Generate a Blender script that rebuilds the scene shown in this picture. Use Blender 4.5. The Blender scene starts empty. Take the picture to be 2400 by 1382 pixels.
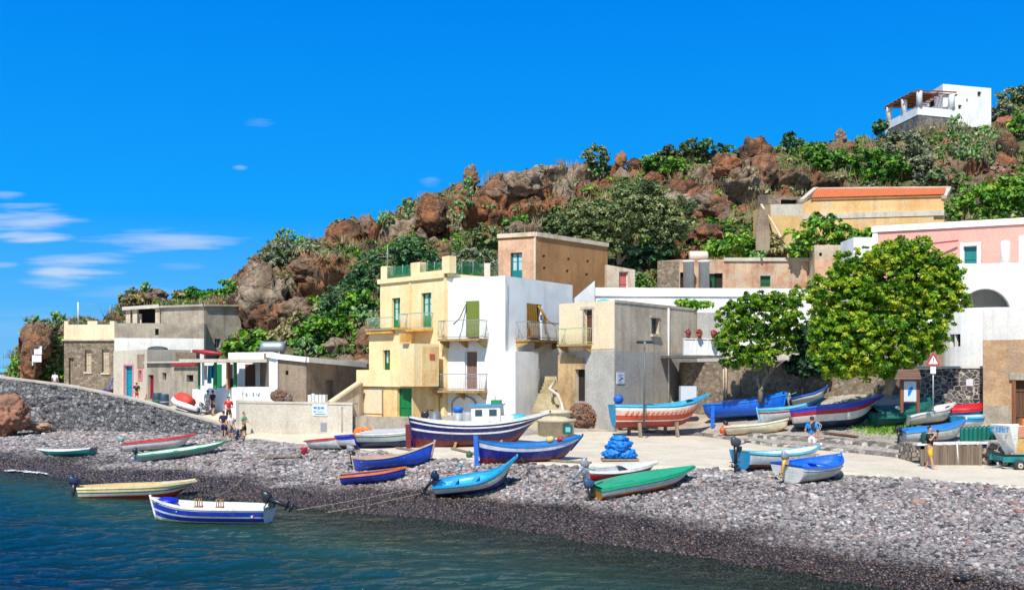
import bpy, bmesh, math, random
import numpy as np
from math import radians as R, sin, cos, pi
from mathutils import Vector, Matrix
# ---------------- camera, sky, sun, exposure ----------------
SC = bpy.context.scene
COL = SC.collection
EYE, FPX, YH, CX = 5.5, 2500.0, 870.0, 1200.0      # eye height (m), focal length and horizon in pixels of the 2400 px photograph
cam = bpy.data.objects.new('camera', bpy.data.cameras.new('camera'))
COL.objects.link(cam)
cam.location = (0, 0, EYE); cam.rotation_euler = (R(90), 0, 0)
cam.data.sensor_width = 36; cam.data.lens = 36*FPX/2400; cam.data.shift_y = (YH-691)/2400
cam.data.clip_end = 9000; cam.data.clip_start = .1
SC.camera = cam
SUN_EL, SUN_AZ = R(50), R(196)     # azimuth clockwise from +Y: sun behind the camera, a little to the left
world = bpy.data.worlds.new('World'); SC.world = world; world.use_nodes = True
def N(nt, typ, ins=None, **props):
    n = nt.nodes.new(typ)
    for k, v in props.items(): setattr(n, k, v)
    for k, v in (ins or {}).items():
        s = n.inputs[k]
        if isinstance(v, bpy.types.NodeSocket): nt.links.new(v, s)
        else: s.default_value = v
    return n
def M2(nt, op, a, b=0., c=0.): return N(nt, 'ShaderNodeMath', {0: a, 1: b, 2: c}, operation=op).outputs[0]
def ramp(nt, fac, stops):
    r = N(nt, 'ShaderNodeValToRGB', {0: fac}); e = r.color_ramp.elements
    while len(e) < len(stops): e.new(.5)
    for k, (p, c) in enumerate(stops): e[k].position = p; e[k].color = c
    return r.outputs[0]
def mixc(nt, f, a, b, bt='MIX'): return N(nt, 'ShaderNodeMix', {0: f, 6: a, 7: b}, data_type='RGBA', blend_type=bt).outputs[2]
def build_world():
    nt = world.node_tree; nt.nodes.clear()
    sky = N(nt, 'ShaderNodeTexSky', sky_type='NISHITA')
    sky.sun_disc = False; sky.sun_elevation = SUN_EL; sky.sun_rotation = SUN_AZ
    sky.air_density = 1.0; sky.dust_density = .2; sky.ozone_density = 3.0
    hs = N(nt, 'ShaderNodeHueSaturation', {'Hue': .487, 'Saturation': 1.42, 'Value': 1.45, 'Color': sky.outputs[0]})
    tc = N(nt, 'ShaderNodeTexCoord')
    sz = N(nt, 'ShaderNodeSeparateXYZ', {0: tc.outputs['Generated']})
    gr = ramp(nt, sz.outputs[2], [(0., (.16, .45, .80, 1)), (.06, (.07, .40, .84, 1)), (.14, (.004, .31, .86, 1)), (.33, (.0, .205, .76, 1)), (.6, (.02, .16, .55, 1)), (1., (.03, .12, .42, 1))])
    gr = N(nt, 'ShaderNodeVectorMath', {0: gr, 'Scale': 11.2}, operation='SCALE').outputs[0]
    lf = N(nt, 'ShaderNodeMapRange', {0: sz.outputs[1], 1: -.3, 2: .3, 3: .3, 4: .985}).outputs[0]
    skyc = mixc(nt, lf, hs.outputs[0], gr)
    sp = N(nt, 'ShaderNodeSeparateXYZ', {0: tc.outputs['Generated']})
    yy = M2(nt, 'MAXIMUM', sp.outputs[1], .05)
    u = M2(nt, 'DIVIDE', sp.outputs[0], yy); v = M2(nt, 'DIVIDE', sp.outputs[2], yy)
    uv = N(nt, 'ShaderNodeCombineXYZ', {0: u, 1: v, 2: 0.})
    sc1 = N(nt, 'ShaderNodeVectorMath', {0: uv.outputs[0], 1: (12., 110., 1.)}, operation='MULTIPLY')
    nz = N(nt, 'ShaderNodeTexNoise', {'Vector': sc1.outputs[0], 'Scale': 1.0, 'Detail': 7., 'Roughness': .55})
    wob = M2(nt, 'MULTIPLY', M2(nt, 'SUBTRACT', nz.outputs[0], .5), 5.2)
    tot = None
    for (px, py, rx, ry, k) in [(40, 512, 130, 30, .62), (60, 555, 105, 13, .8), (370, 563, 165, 24, .55), (190, 612, 110, 20, .55), (195, 640, 105, 18, .85), (20, 458, 45, 11, .5),
                                (130, 665, 75, 18, .4), (1012, 427, 34, 11, .5), (612, 287, 42, 9, .32), (562, 393, 18, 6, .4), (420, 625, 60, 9, .15), (0, 620, 40, 9, .35), (120, 765, 240, 35, .1), (330, 690, 150, 22, .14)]:
        a = M2(nt, 'MULTIPLY', M2(nt, 'SUBTRACT', u, (px-CX)/FPX), FPX/rx)
        b = M2(nt, 'MULTIPLY', M2(nt, 'SUBTRACT', v, (YH-py)/FPX), FPX/ry)
        r2 = M2(nt, 'ADD', M2(nt, 'MULTIPLY', a, a), M2(nt, 'MULTIPLY', b, b))
        f = M2(nt, 'ADD', M2(nt, 'SUBTRACT', 1.0, r2), wob)
        m = N(nt, 'ShaderNodeMapRange', {'Value': f, 'From Min': -.5, 'From Max': 1.7, 'To Min': 0., 'To Max': k}, interpolation_type='SMOOTHSTEP')
        tot = m.outputs[0] if tot is None else M2(nt, 'MAXIMUM', tot, m.outputs[0])
    mix = N(nt, 'ShaderNodeMix', {0: tot, 6: skyc, 7: (6.3, 7.2, 8.8, 1)}, data_type='RGBA')
    bg = N(nt, 'ShaderNodeBackground', {'Color': mix.outputs[2], 'Strength': .085})
    out = N(nt, 'ShaderNodeOutputWorld', {0: bg.outputs[0]})
build_world()
sl = bpy.data.lights.new('sun', 'SUN'); sl.energy = 4.9; sl.angle = R(.53); sl.color = (1, .955, .88)
sun = bpy.data.objects.new('sun', sl); COL.objects.link(sun)
sd = Vector((sin(SUN_AZ)*cos(SUN_EL), cos(SUN_AZ)*cos(SUN_EL), sin(SUN_EL)))
sun.rotation_euler = sd.to_track_quat('Z', 'Y').to_euler()
SC.view_settings.view_transform = 'Standard'; SC.view_settings.look = 'None'
SC.view_settings.exposure = 0.3; SC.view_settings.gamma = 1
SC.cycles.max_bounces = 6; SC.cycles.diffuse_bounces = 3; SC.cycles.glossy_bounces = 3; SC.cycles.transparent_max_bounces = 8
SC.cycles.use_denoising = True
random.seed(7); RNG = np.random.default_rng(7)

# ---------------- helpers: points ----------------
def P(px, py, d): return Vector(((px-CX)/FPX*d, d, EYE-(py-YH)/FPX*d))
def XY(px, d): return ((px-CX)/FPX*d, d)
def zat(py, d): return EYE-(py-YH)/FPX*d
def dz(py, z): return (EYE-z)*FPX/(py-YH)
def lin(c): return c/12.92 if c <= .04045 else ((c+.055)/1.055)**2.4
def C8(r, g, b, k=.84): return (min(.85, lin(r/255)*k), min(.85, lin(g/255)*k), min(.85, lin(b/255)*k), 1)

# ---------------- numpy noise ----------------
def _h(ix, iy, iz, s=0):
    n = (ix*374761393 + iy*668265263 + iz*1440662683 + s*974711) & 0xffffffff
    n = ((n ^ (n >> 13))*1274126177) & 0xffffffff
    n = (n ^ (n >> 16)) & 0xffffff
    return n/float(0xffffff)
def vnoise(p, s=0):
    p = np.asarray(p, float); i = np.floor(p).astype(np.int64); f = p-i; f = f*f*(3-2*f)
    r = 0
    for dx in (0, 1):
        for dy in (0, 1):
            for dz_ in (0, 1):
                w = (f[:, 0] if dx else 1-f[:, 0])*(f[:, 1] if dy else 1-f[:, 1])*(f[:, 2] if dz_ else 1-f[:, 2])
                r = r+w*_h(i[:, 0]+dx, i[:, 1]+dy, i[:, 2]+dz_, s)
    return r
def fbm(p, o=4, s=0):
    p = np.asarray(p, float); r = 0; a = .5; t = 0
    for k in range(o): r = r+a*vnoise(p*2**k+17.3*k, s+k); t += a; a *= .5
    return r/t
def worley(p, s=0):
    p = np.asarray(p, float); i = np.floor(p).astype(np.int64); f1 = np.full(len(p), 9.); f2 = f1.copy(); cid = np.zeros(len(p))
    for dx in (-1, 0, 1):
        for dy in (-1, 0, 1):
            for dz_ in (-1, 0, 1):
                c = i+np.array([dx, dy, dz_])
                q = np.stack([c[:, 0]+_h(c[:, 0], c[:, 1], c[:, 2], s), c[:, 1]+_h(c[:, 0], c[:, 1], c[:, 2], s+1), c[:, 2]+_h(c[:, 0], c[:, 1], c[:, 2], s+2)], 1)
                d = np.linalg.norm(q-p, axis=1); h = _h(c[:, 0], c[:, 1], c[:, 2], s+3)
                n1 = d < f1
                f2 = np.where(n1, f1, np.minimum(f2, d)); cid = np.where(n1, h, cid); f1 = np.where(n1, d, f1)
    return f1, f2, cid

# ---------------- helpers: meshes and things ----------------
def fastmesh(name, V, Fq, mat, attrs=None, smooth=False):
    V = np.asarray(V, np.float32); Fq = np.asarray(Fq, np.int32); k = Fq.shape[1]
    me = bpy.data.meshes.new(name)
    me.vertices.add(len(V)); me.vertices.foreach_set('co', V.ravel())
    me.loops.add(Fq.size); me.loops.foreach_set('vertex_index', Fq.ravel())
    me.polygons.add(len(Fq)); me.polygons.foreach_set('loop_start', np.arange(0, Fq.size, k, dtype=np.int32))
    if smooth: me.polygons.foreach_set('use_smooth', np.ones(len(Fq), bool))
    for an, av in (attrs or {}).items():
        a = me.attributes.new(an, 'FLOAT', 'POINT'); a.data.foreach_set('value', np.asarray(av, np.float32))
    if mat: me.materials.append(mat)
    me.update(); me.validate()
    return me
def link(name, me, parent=None, loc=None):
    o = bpy.data.objects.new(name, me); COL.objects.link(o)
    if parent: o.parent = parent
    if loc is not None: o.location = loc
    return o
def tag(o, label=None, cat=None, group=None, kind=None):
    if label: o['label'] = label
    if cat: o['category'] = cat
    if group: o['group'] = group
    if kind: o['kind'] = kind
    return o
def thing(name, label, cat, loc=(0, 0, 0), rot=(0, 0, 0), group=None):
    o = bpy.data.objects.new(name, None); COL.objects.link(o); o.location = loc; o.rotation_euler = rot
    o.empty_display_size = .3
    return tag(o, label, cat, group)
class MB:
    def __init__(s): s.v = []; s.f = []; s.m = []; s.sm = []
    def add(s, vs, fs, mi=0, sm=False):
        b = len(s.v); s.v += [tuple(v) for v in vs]
        for f in fs: s.f.append([b+i for i in f]); s.m.append(mi); s.sm.append(sm)
    def quad(s, a, b, c, d, mi=0): s.add([a, b, c, d], [(0, 1, 2, 3)], mi)
    def box(s, x0, y0, z0, x1, y1, z1, mi=0):
        s.add([(x0, y0, z0), (x1, y0, z0), (x1, y1, z0), (x0, y1, z0), (x0, y0, z1), (x1, y0, z1), (x1, y1, z1), (x0, y1, z1)],
              [(0, 3, 2, 1), (4, 5, 6, 7), (0, 1, 5, 4), (1, 2, 6, 5), (2, 3, 7, 6), (3, 0, 4, 7)], mi)
    def obox(s, c, ax, ay, az, hx, hy, hz, mi=0):
        c = Vector(c); ax = Vector(ax).normalized()*hx; ay = Vector(ay).normalized()*hy; az = Vector(az).normalized()*hz
        vs = [c+i*ax+j*ay+k*az for k in (-1, 1) for (i, j) in ((-1, -1), (1, -1), (1, 1), (-1, 1))]
        s.add(vs, [(0, 3, 2, 1), (4, 5, 6, 7), (0, 1, 5, 4), (1, 2, 6, 5), (2, 3, 7, 6), (3, 0, 4, 7)], mi)
    def prism(s, pts, z0, z1, mi=0, top=None):
        n = len(pts); zt = z1 if hasattr(z1, '__len__') else [z1]*n
        s.add([(p[0], p[1], z0) for p in pts]+[(p[0], p[1], z) for p, z in zip(pts, zt)],
              [tuple(range(n))[::-1], tuple(range(n, 2*n))]+[(i, (i+1) % n, n+(i+1) % n, n+i) for i in range(n)], mi)
    def bar(s, a, b, w, mi=0, h=None):
        a = Vector(a); b = Vector(b); d = (b-a); L = d.length
        if L < 1e-5: return
        up = Vector((0, 0, 1)) if abs(d.normalized().z) < .9 else Vector((1, 0, 0))
        x = d.cross(up).normalized(); y = x.cross(d).normalized()
        s.obox((a+b)/2, d, x, y, L/2, w/2, (h or w)/2, mi)
    def tube(s, pts, r, n=6, mi=0, cap=True, sm=True):
        pts = [Vector(p) for p in pts]; m = len(pts); rr = r if hasattr(r, '__len__') else [r]*m
        vs = []; ref = None
        for i, p in enumerate(pts):
            d = (pts[min(i+1, m-1)]-pts[max(i-1, 0)]).normalized()
            if ref is None: ref = d.orthogonal().normalized()
            x = (ref-d*ref.dot(d)); x = x.normalized() if x.length > 1e-4 else d.orthogonal().normalized()
            y = d.cross(x); ref = x
            vs += [p+(x*cos(2*pi*k/n)+y*sin(2*pi*k/n))*rr[i] for k in range(n)]
        fs = [(i*n+k, i*n+(k+1) % n, (i+1)*n+(k+1) % n, (i+1)*n+k) for i in range(m-1) for k in range(n)]
        if cap: fs += [tuple(range(n))[::-1], tuple(range((m-1)*n, m*n))]
        s.add(vs, fs, mi, sm)
    def lathe(s, prof, c=(0, 0, 0), n=14, mi=0, axis='z', sm=True):
        vs = []
        for (r, h) in prof:
            for k in range(n):
                a = 2*pi*k/n
                q = (r*cos(a), r*sin(a), h) if axis == 'z' else ((h, r*cos(a), r*sin(a)) if axis == 'x' else (r*cos(a), h, r*sin(a)))
                vs.append((c[0]+q[0], c[1]+q[1], c[2]+q[2]))
        m = len(prof)
        fs = [(i*n+k, i*n+(k+1) % n, (i+1)*n+(k+1) % n, (i+1)*n+k) for i in range(m-1) for k in range(n)]
        fs += [tuple(range(n))[::-1], tuple(range((m-1)*n, m*n))]
        s.add(vs, fs, mi, sm)
    def ball(s, c, rx, ry=None, rz=None, n=10, mi=0, jit=0):
        ry = ry or rx; rz = rz or rx; m = max(4, n//2+1); vs = []
        for i in range(m+1):
            t = pi*i/m
            for k in range(n):
                a = 2*pi*k/n; j = 1+random.uniform(-jit, jit)
                vs.append((c[0]+rx*sin(t)*cos(a)*j, c[1]+ry*sin(t)*sin(a)*j, c[2]+rz*cos(t)*j))
        s.add(vs, [(i*n+k, (i+1)*n+k, (i+1)*n+(k+1) % n, i*n+(k+1) % n) for i in range(m) for k in range(n)], mi, True)
    def build(s, name, mats, parent=None, world=True, fix=True):
        """verts in world space when world=True (a thing's empty must be unrotated), else local"""
        off = Vector(parent.location) if (parent and world) else Vector((0, 0, 0))
        q = parent
        while world and q is not None and q.parent is not None: off = off+Vector(q.parent.location); q = q.parent
        loc = None
        if not parent and world and s.v:
            a = np.array(s.v); loc = Vector(((a[:, 0].min()+a[:, 0].max())/2, (a[:, 1].min()+a[:, 1].max())/2, a[:, 2].min())); off = loc
        me = bpy.data.meshes.new(name)
        me.from_pydata([(v[0]-off[0], v[1]-off[1], v[2]-off[2]) for v in s.v], [], s.f)
        if not isinstance(mats, (list, tuple)): mats = [mats]
        for m in mats: me.materials.append(m)
        me.polygons.foreach_set('material_index', s.m); me.polygons.foreach_set('use_smooth', s.sm)
        if fix:
            b = bmesh.new(); b.from_mesh(me); bmesh.ops.remove_doubles(b, verts=b.verts, dist=1e-5); bmesh.ops.recalc_face_normals(b, faces=b.faces); b.to_mesh(me); b.free()
        me.update()
        return link(name, me, parent, loc)

# ---------------- materials ----------------
_mc = {}
def newmat(name):
    m = bpy.data.materials.new(name); m.use_nodes = True; nt = m.node_tree; nt.nodes.clear()
    out = N(nt, 'ShaderNodeOutputMaterial'); b = N(nt, 'ShaderNodeBsdfPrincipled'); nt.links.new(b.outputs[0], out.inputs[0])
    return m, nt, b, out
def setbump(nt, b, h, st, dist=.02):
    bp = N(nt, 'ShaderNodeBump', {'Strength': st, 'Distance': dist, 'Height': h}); nt.links.new(bp.outputs[0], b.inputs['Normal'])
def paint(col, rough=.45, var=.12, bump=.15, key='', seam=False):
    k = ('paint', col, rough, var, key, seam)
    if k in _mc: return _mc[k]
    m, nt, b, _ = newmat('paint'); tc = N(nt, 'ShaderNodeTexCoord').outputs['Object']
    n1 = N(nt, 'ShaderNodeTexNoise', {'Vector': tc, 'Scale': 3., 'Detail': 6., 'Roughness': .65}).outputs[0]
    n2 = N(nt, 'ShaderNodeTexNoise', {'Vector': tc, 'Scale': 24., 'Detail': 3.}).outputs[0]
    d = tuple(x*(1-var*2.6) for x in col[:3])+(1,); l = tuple(min(.9, x*(1+var)+var*.04) for x in col[:3])+(1,)
    c = ramp(nt, n1, [(.28, d), (.5, col), (.74, l)])
    sc = ramp(nt, n2, [(.6, (0, 0, 0, 1)), (.75, (1, 1, 1, 1))])
    c = mixc(nt, M2(nt, 'MULTIPLY', sc, var*1.6), c, (.33, .28, .22, 1))
    hgt = n1
    if seam:   # plank seams, rain streaks and scuffs of a wooden hull
        sx = N(nt, 'ShaderNodeSeparateXYZ', {0: tc}); w = M2(nt, 'PINGPONG', M2(nt, 'ADD', sx.outputs[2], M2(nt, 'MULTIPLY', n1, .05)), .06)
        ln = ramp(nt, M2(nt, 'DIVIDE', w, .06), [(.02, (0, 0, 0, 1)), (.14, (1, 1, 1, 1))]); c = mixc(nt, M2(nt, 'MULTIPLY', M2(nt, 'SUBTRACT', 1., ln), .45), c, tuple(x*.45 for x in col[:3])+(1,))
        sv = N(nt, 'ShaderNodeVectorMath', {0: tc, 1: (7., 7., .9)}, operation='MULTIPLY').outputs[0]; n4 = N(nt, 'ShaderNodeTexNoise', {'Vector': sv, 'Scale': 1., 'Detail': 5., 'Roughness': .7}).outputs[0]
        c = mixc(nt, M2(nt, 'MULTIPLY', ramp(nt, n4, [(.52, (0, 0, 0, 1)), (.7, (1, 1, 1, 1))]), .3), c, (.20, .16, .12, 1)); hgt = M2(nt, 'ADD', n1, M2(nt, 'MULTIPLY', ln, .6))
    nt.links.new(c, b.inputs['Base Color']); b.inputs['Roughness'].default_value = rough
    setbump(nt, b, hgt, .5 if seam else bump, .02)
    _mc[k] = m; return m
def flat(name, col, rough=.5, metal=0., bump=0., sc=20):
    k = (name, col, rough, metal)
    if k in _mc: return _mc[k]
    m, nt, b, _ = newmat(name); tc = N(nt, 'ShaderNodeTexCoord').outputs['Object']
    n = N(nt, 'ShaderNodeTexNoise', {'Vector': tc, 'Scale': float(sc), 'Detail': 4.}).outputs[0]
    c = ramp(nt, n, [(.3, tuple(x*.8 for x in col[:3])+(1,)), (.7, tuple(min(.92, x*1.12) for x in col[:3])+(1,))])
    nt.links.new(c, b.inputs['Base Color']); b.inputs['Roughness'].default_value = rough; b.inputs['Metallic'].default_value = metal
    if bump: setbump(nt, b, n, bump)
    _mc[k] = m; return m
def plaster(name, col, stain, amt=.5, sc=.35, streak=.4, bump=.4, patch=None):
    """weathered render: big blotches, vertical rain streaks, fine grain"""
    m, nt, b, _ = newmat(name); g = N(nt, 'ShaderNodeNewGeometry').outputs['Position']
    n1 = N(nt, 'ShaderNodeTexNoise', {'Vector': g, 'Scale': sc, 'Detail': 9., 'Roughness': .68}).outputs[0]
    st = N(nt, 'ShaderNodeVectorMath', {0: g, 1: (2.2, 2.2, .16)}, operation='MULTIPLY').outputs[0]
    n2 = N(nt, 'ShaderNodeTexNoise', {'Vector': st, 'Scale': 1., 'Detail': 6., 'Roughness': .6}).outputs[0]
    n3 = N(nt, 'ShaderNodeTexNoise', {'Vector': g, 'Scale': 9., 'Detail': 6., 'Roughness': .7}).outputs[0]
    f = M2(nt, 'MULTIPLY', ramp(nt, n1, [(.42, (0, 0, 0, 1)), (.64, (1, 1, 1, 1))]), amt)
    c = mixc(nt, f, col, stain)
    f2 = M2(nt, 'MULTIPLY', ramp(nt, n2, [(.5, (0, 0, 0, 1)), (.72, (1, 1, 1, 1))]), streak)
    c = mixc(nt, f2, c, tuple(x*.62 for x in stain[:3])+(1,))
    if patch:
        n4 = N(nt, 'ShaderNodeTexNoise', {'Vector': g, 'Scale': .8, 'Detail': 10., 'Roughness': .75, 'Distortion': .3}).outputs[0]
        c = mixc(nt, ramp(nt, n4, [(.5, (0, 0, 0, 1)), (.62, (.8, .8, .8, 1))]), c, patch)
    c = mixc(nt, .22*min(1, amt*2)+.04, c, ramp(nt, n3, [(.3, (.12, .11, .1, 1)), (.65, (.9, .88, .84, 1))]), 'OVERLAY')
    nt.links.new(c, b.inputs['Base Color']); b.inputs['Roughness'].default_value = .9
    setbump(nt, b, N(nt, 'ShaderNodeMath', {0: n3, 1: n1}, operation='ADD').outputs[0], bump, .03)
    return m
def stones(name, cols, mortar, sc=2.5, mw=.06, bump=.8, zsc=1.3):
    m, nt, b, _ = newmat(name); g = N(nt, 'ShaderNodeNewGeometry').outputs['Position']
    ds = N(nt, 'ShaderNodeTexNoise', {'Vector': g, 'Scale': 2.5, 'Detail': 3.}).outputs[1]
    g2 = N(nt, 'ShaderNodeVectorMath', {0: ds, 1: (.22, .22, .22), 2: g}, operation='MULTIPLY_ADD').outputs[0]
    g3 = N(nt, 'ShaderNodeVectorMath', {0: g2, 1: (1., 1., zsc)}, operation='MULTIPLY').outputs[0]
    v = N(nt, 'ShaderNodeTexVoronoi', {'Vector': g3, 'Scale': sc, 'Randomness': .9})
    e = N(nt, 'ShaderNodeTexVoronoi', {'Vector': g3, 'Scale': sc, 'Randomness': .9}, feature='DISTANCE_TO_EDGE').outputs[0]
    sp = N(nt, 'ShaderNodeSeparateColor', {0: v.outputs['Color']}).outputs[0]
    n = len(cols); c = ramp(nt, sp, [((k+.5)/n, cols[k]) for k in range(n)])
    n3 = N(nt, 'ShaderNodeTexNoise', {'Vector': g, 'Scale': 7., 'Detail': 7., 'Roughness': .7}).outputs[0]
    c = mixc(nt, .5, c, ramp(nt, n3, [(.3, (.15, .15, .15, 1)), (.7, (.85, .85, .85, 1))]), 'OVERLAY')
    em = ramp(nt, e, [(mw*.5, (0, 0, 0, 1)), (mw*1.3, (1, 1, 1, 1))])
    c = mixc(nt, em, mortar, c)
    nt.links.new(c, b.inputs['Base Color']); b.inputs['Roughness'].default_value = .92
    setbump(nt, b, M2(nt, 'ADD', em, M2(nt, 'MULTIPLY', n3, .5)), bump, .06)
    return m
def wood(name, c1, c2, sc=6., axis=2):
    m, nt, b, _ = newmat(name); tc = N(nt, 'ShaderNodeTexCoord').outputs['Object']
    s = [sc*2, sc*2, sc*2]; s[axis] = sc*.12
    v = N(nt, 'ShaderNodeVectorMath', {0: tc, 1: tuple(s)}, operation='MULTIPLY').outputs[0]
    n = N(nt, 'ShaderNodeTexNoise', {'Vector': v, 'Scale': 1., 'Detail': 6., 'Roughness': .7}).outputs[0]
    nt.links.new(ramp(nt, n, [(.3, c2), (.65, c1)]), b.inputs['Base Color']); b.inputs['Roughness'].default_value = .8
    setbump(nt, b, n, .4, .01); return m
def leafmat(name, stops, trans=.25, rough=.55):
    m, nt, b, out = newmat(name)
    a = N(nt, 'ShaderNodeAttribute', attribute_name='tint').outputs['Fac']
    c = ramp(nt, a, stops); nt.links.new(c, b.inputs['Base Color']); b.inputs['Roughness'].default_value = rough
    t = N(nt, 'ShaderNodeBsdfTranslucent', {'Color': mixc(nt, 1., c, (1.0, 1.0, .45, 1), 'MULTIPLY')})
    mx = N(nt, 'ShaderNodeMixShader', {0: trans, 1: b.outputs[0], 2: t.outputs[0]}); nt.links.new(mx.outputs[0], out.inputs[0])
    return m
# ---------------- the ground: profiles along rays from the eye, each a list of (distance, height) ----------------
def e_(py, z): return (dz(py, z), z)
GCOL = [  # px: shoreline, wet line, beach top, step, road far edge, terrace back, hill foot
 (-600, [(80, 0), (86, .35), (101, .7), (101.6, 5.0), (106, 5.0), (113, 5.2), (114, -2)]),
 (-200, [e_(1078, 0), e_(1050, .3), (90, .6), (90.6, 4.5), (96, 4.5), (103, 4.6), (104, -2)]),
 (0,   [e_(1100, 0), e_(1072, .35), (85.3, .55), (85.9, 4.15), (92, 4.15), (97, 4.2), (98, -2)]),
 (40,  [e_(1104, 0), e_(1074, .35), (84.6, .62), (85.2, 4.0), (92, 4.0), (97, 4.1), (99, 2)]),
 (160, [e_(1118, 0), e_(1085, .35), (82.7, .8), (83.3, 3.6), (89, 3.65), (95, 4.2), (97, 5.5)]),
 (320, [e_(1140, 0), e_(1098, .35), (77, 1.1), (77.6, 2.95), (87, 3.0), (96, 4.0), (100, 6)]),
 (450, [e_(1158, 0), e_(1112, .35), (70.9, 1.3), (71.5, 2.4), (76.5, 2.9), (90, 3.3), (96, 6)]),
 (540, [e_(1168, 0), e_(1119, .35), (67.0, 1.3), (67.6, 1.9), (71, 2.8), (76, 3.3), (89, 5.5)]),
 (575, [e_(1172, 0), e_(1122, .35), (65.1, 1.25), (65.7, 1.6), (68, 1.7), (74, 3.3), (88, 5.5)]),
 (700, [e_(1188, 0), e_(1135, .35), e_(1044, 1.3), (61.4, 1.33), (66, 1.75), (72, 3.3), (84, 5)]),
 (800, [e_(1198, 0), e_(1146, .35), e_(1052, 1.35), (57.6, 1.38), (64, 1.85), (72, 3.1), (79, 5)]),
 (1000, [e_(1215, 0), e_(1158, .35), e_(1078, 1.4), (50.0, 1.43), (60, 2.0), (66, 2.4), (78, 6)]),
 (1200, [e_(1240, 0), e_(1178, .35), e_(1090, 1.45), (46.6, 1.48), (57, 2.0), (64, 2.3), (79, 7)]),
 (1400, [e_(1270, 0), e_(1208, .35), e_(1098, 1.45), (45.0, 1.48), (62.3, 2.0), (66, 2.3), (81, 8.5)]),
 (1640, [e_(1305, 0), e_(1246, .35), e_(1100, 1.5), (43.9, 1.52), (60, 1.85), (66, 2.9), (84, 10)]),
 (1800, [e_(1330, 0), e_(1270, .35), e_(1106, 1.5), (42.7, 1.52), (53.6, 1.72), (62, 3.1), (85, 11)]),
 (2000, [e_(1357, 0), e_(1297, .35), e_(1116, 1.5), (41.1, 1.52), (49.5, 1.68), (57, 3.1), (85, 11.5)]),
 (2180, [e_(1392, 0), e_(1322, .35), e_(1130, 1.45), (39.1, 1.47), (45.8, 1.6), (54, 2.9), (83, 11.5)]),
 (2400, [e_(1440, 0), e_(1362, .35), e_(1146, 1.45), (37.0, 1.47), (43.9, 1.6), (52, 2.6), (80, 11.5)]),
 (2900, [e_(1540, 0), e_(1440, .35), e_(1195, 1.4), (33.7, 1.42), (40, 1.5), (48, 2.6), (78, 11)])]
_gp = np.array([c[0] for c in GCOL], float)
_gd = np.array([[k[0] for k in c[1]] for c in GCOL]); _gz = np.array([[k[1] for k in c[1]] for c in GCOL])
_gd = np.concatenate([_gd[:, :1]-40, _gd[:, :1]-14, _gd[:, :1]-4, _gd], 1); _gz = np.concatenate([_gz[:, :1]*0-7, _gz[:, :1]*0-2.6, _gz[:, :1]*0-.75, _gz], 1)
def gknots(px):
    px = np.clip(np.atleast_1d(np.asarray(px, float)), _gp[0], _gp[-1])
    return (np.stack([np.interp(px, _gp, _gd[:, k]) for k in range(_gd.shape[1])], 1), np.stack([np.interp(px, _gp, _gz[:, k]) for k in range(_gd.shape[1])], 1))
def ground_z(px, d):
    kd, kz = gknots(px); d = np.atleast_1d(np.asarray(d, float)); z = kz[:, 0].copy()
    for k in range(kd.shape[1]-1):
        t = (d-kd[:, k])/np.maximum(kd[:, k+1]-kd[:, k], 1e-6); m = (t >= 0)
        z = np.where(m, kz[:, k]+(kz[:, k+1]-kz[:, k])*np.clip(t, 0, 1), z)
    return z
def gz1(px, d): return float(ground_z(px, d)[0])
def G(px, py, lift=0):
    """point of the ground seen at a pixel"""
    ds = np.arange(22, 100, .1); zs = ground_z(np.full(len(ds), px), ds)+lift; ray = EYE-(py-YH)/FPX*ds
    hit = np.nonzero(zs >= ray)[0]
    d = ds[hit[0]] if len(hit) else 60.
    return Vector(((px-CX)/FPX*d, d, zat(py, d)))
def gxy(x, y): return gz1(CX+x/y*FPX, y)

# dark lava stones, dry and wet pebbles
PEB = [(.06, (.05, .043, .042, 1)), (.22, (.13, .115, .115, 1)), (.38, (.26, .232, .218, 1)), (.52, (.19, .175, .175, 1)), (.66, (.35, .31, .29, 1)), (.78, (.14, .11, .105, 1)), (.92, (.50, .46, .43, 1)), (1., (.24, .115, .085, 1))]
def pebble_material(name, sheet):
    m, nt, b, _ = newmat(name); g = N(nt, 'ShaderNodeNewGeometry').outputs['Position']
    wet = N(nt, 'ShaderNodeAttribute', attribute_name='wet').outputs['Fac']
    if sheet:
        v = N(nt, 'ShaderNodeTexVoronoi', {'Vector': g, 'Scale': 6.5}); t = N(nt, 'ShaderNodeSeparateColor', {0: v.outputs['Color']}).outputs[0]
        e = v.outputs['Distance']
        setbump(nt, b, M2(nt, 'SUBTRACT', 1., e), 1., .12)
    else:
        t = N(nt, 'ShaderNodeAttribute', attribute_name='tint').outputs['Fac']
        e = None
    c = ramp(nt, t, PEB)
    n3 = N(nt, 'ShaderNodeTexNoise', {'Vector': g, 'Scale': 30., 'Detail': 4.}).outputs[0]
    c = mixc(nt, .35, c, ramp(nt, n3, [(.35, (.3, .3, .3, 1)), (.65, (.75, .75, .75, 1))]), 'OVERLAY')
    dk = mixc(nt, 1., c, (.20, .15, .125, 1), 'MULTIPLY')
    c = mixc(nt, wet, c, dk)
    nt.links.new(c, b.inputs['Base Color'])
    rr = N(nt, 'ShaderNodeMapRange', {0: wet, 3: .85, 4: .38}).outputs[0]; nt.links.new(rr, b.inputs['Roughness'])
    return m, nt, b, c
def wetness(X, Y, Z):
    n = fbm(np.stack([X*.35, Y*.35, Z*0], 1), 3, 5)-.5
    return np.clip(1-(Z-.30-n*.4)/.2, 0, 1)
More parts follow.
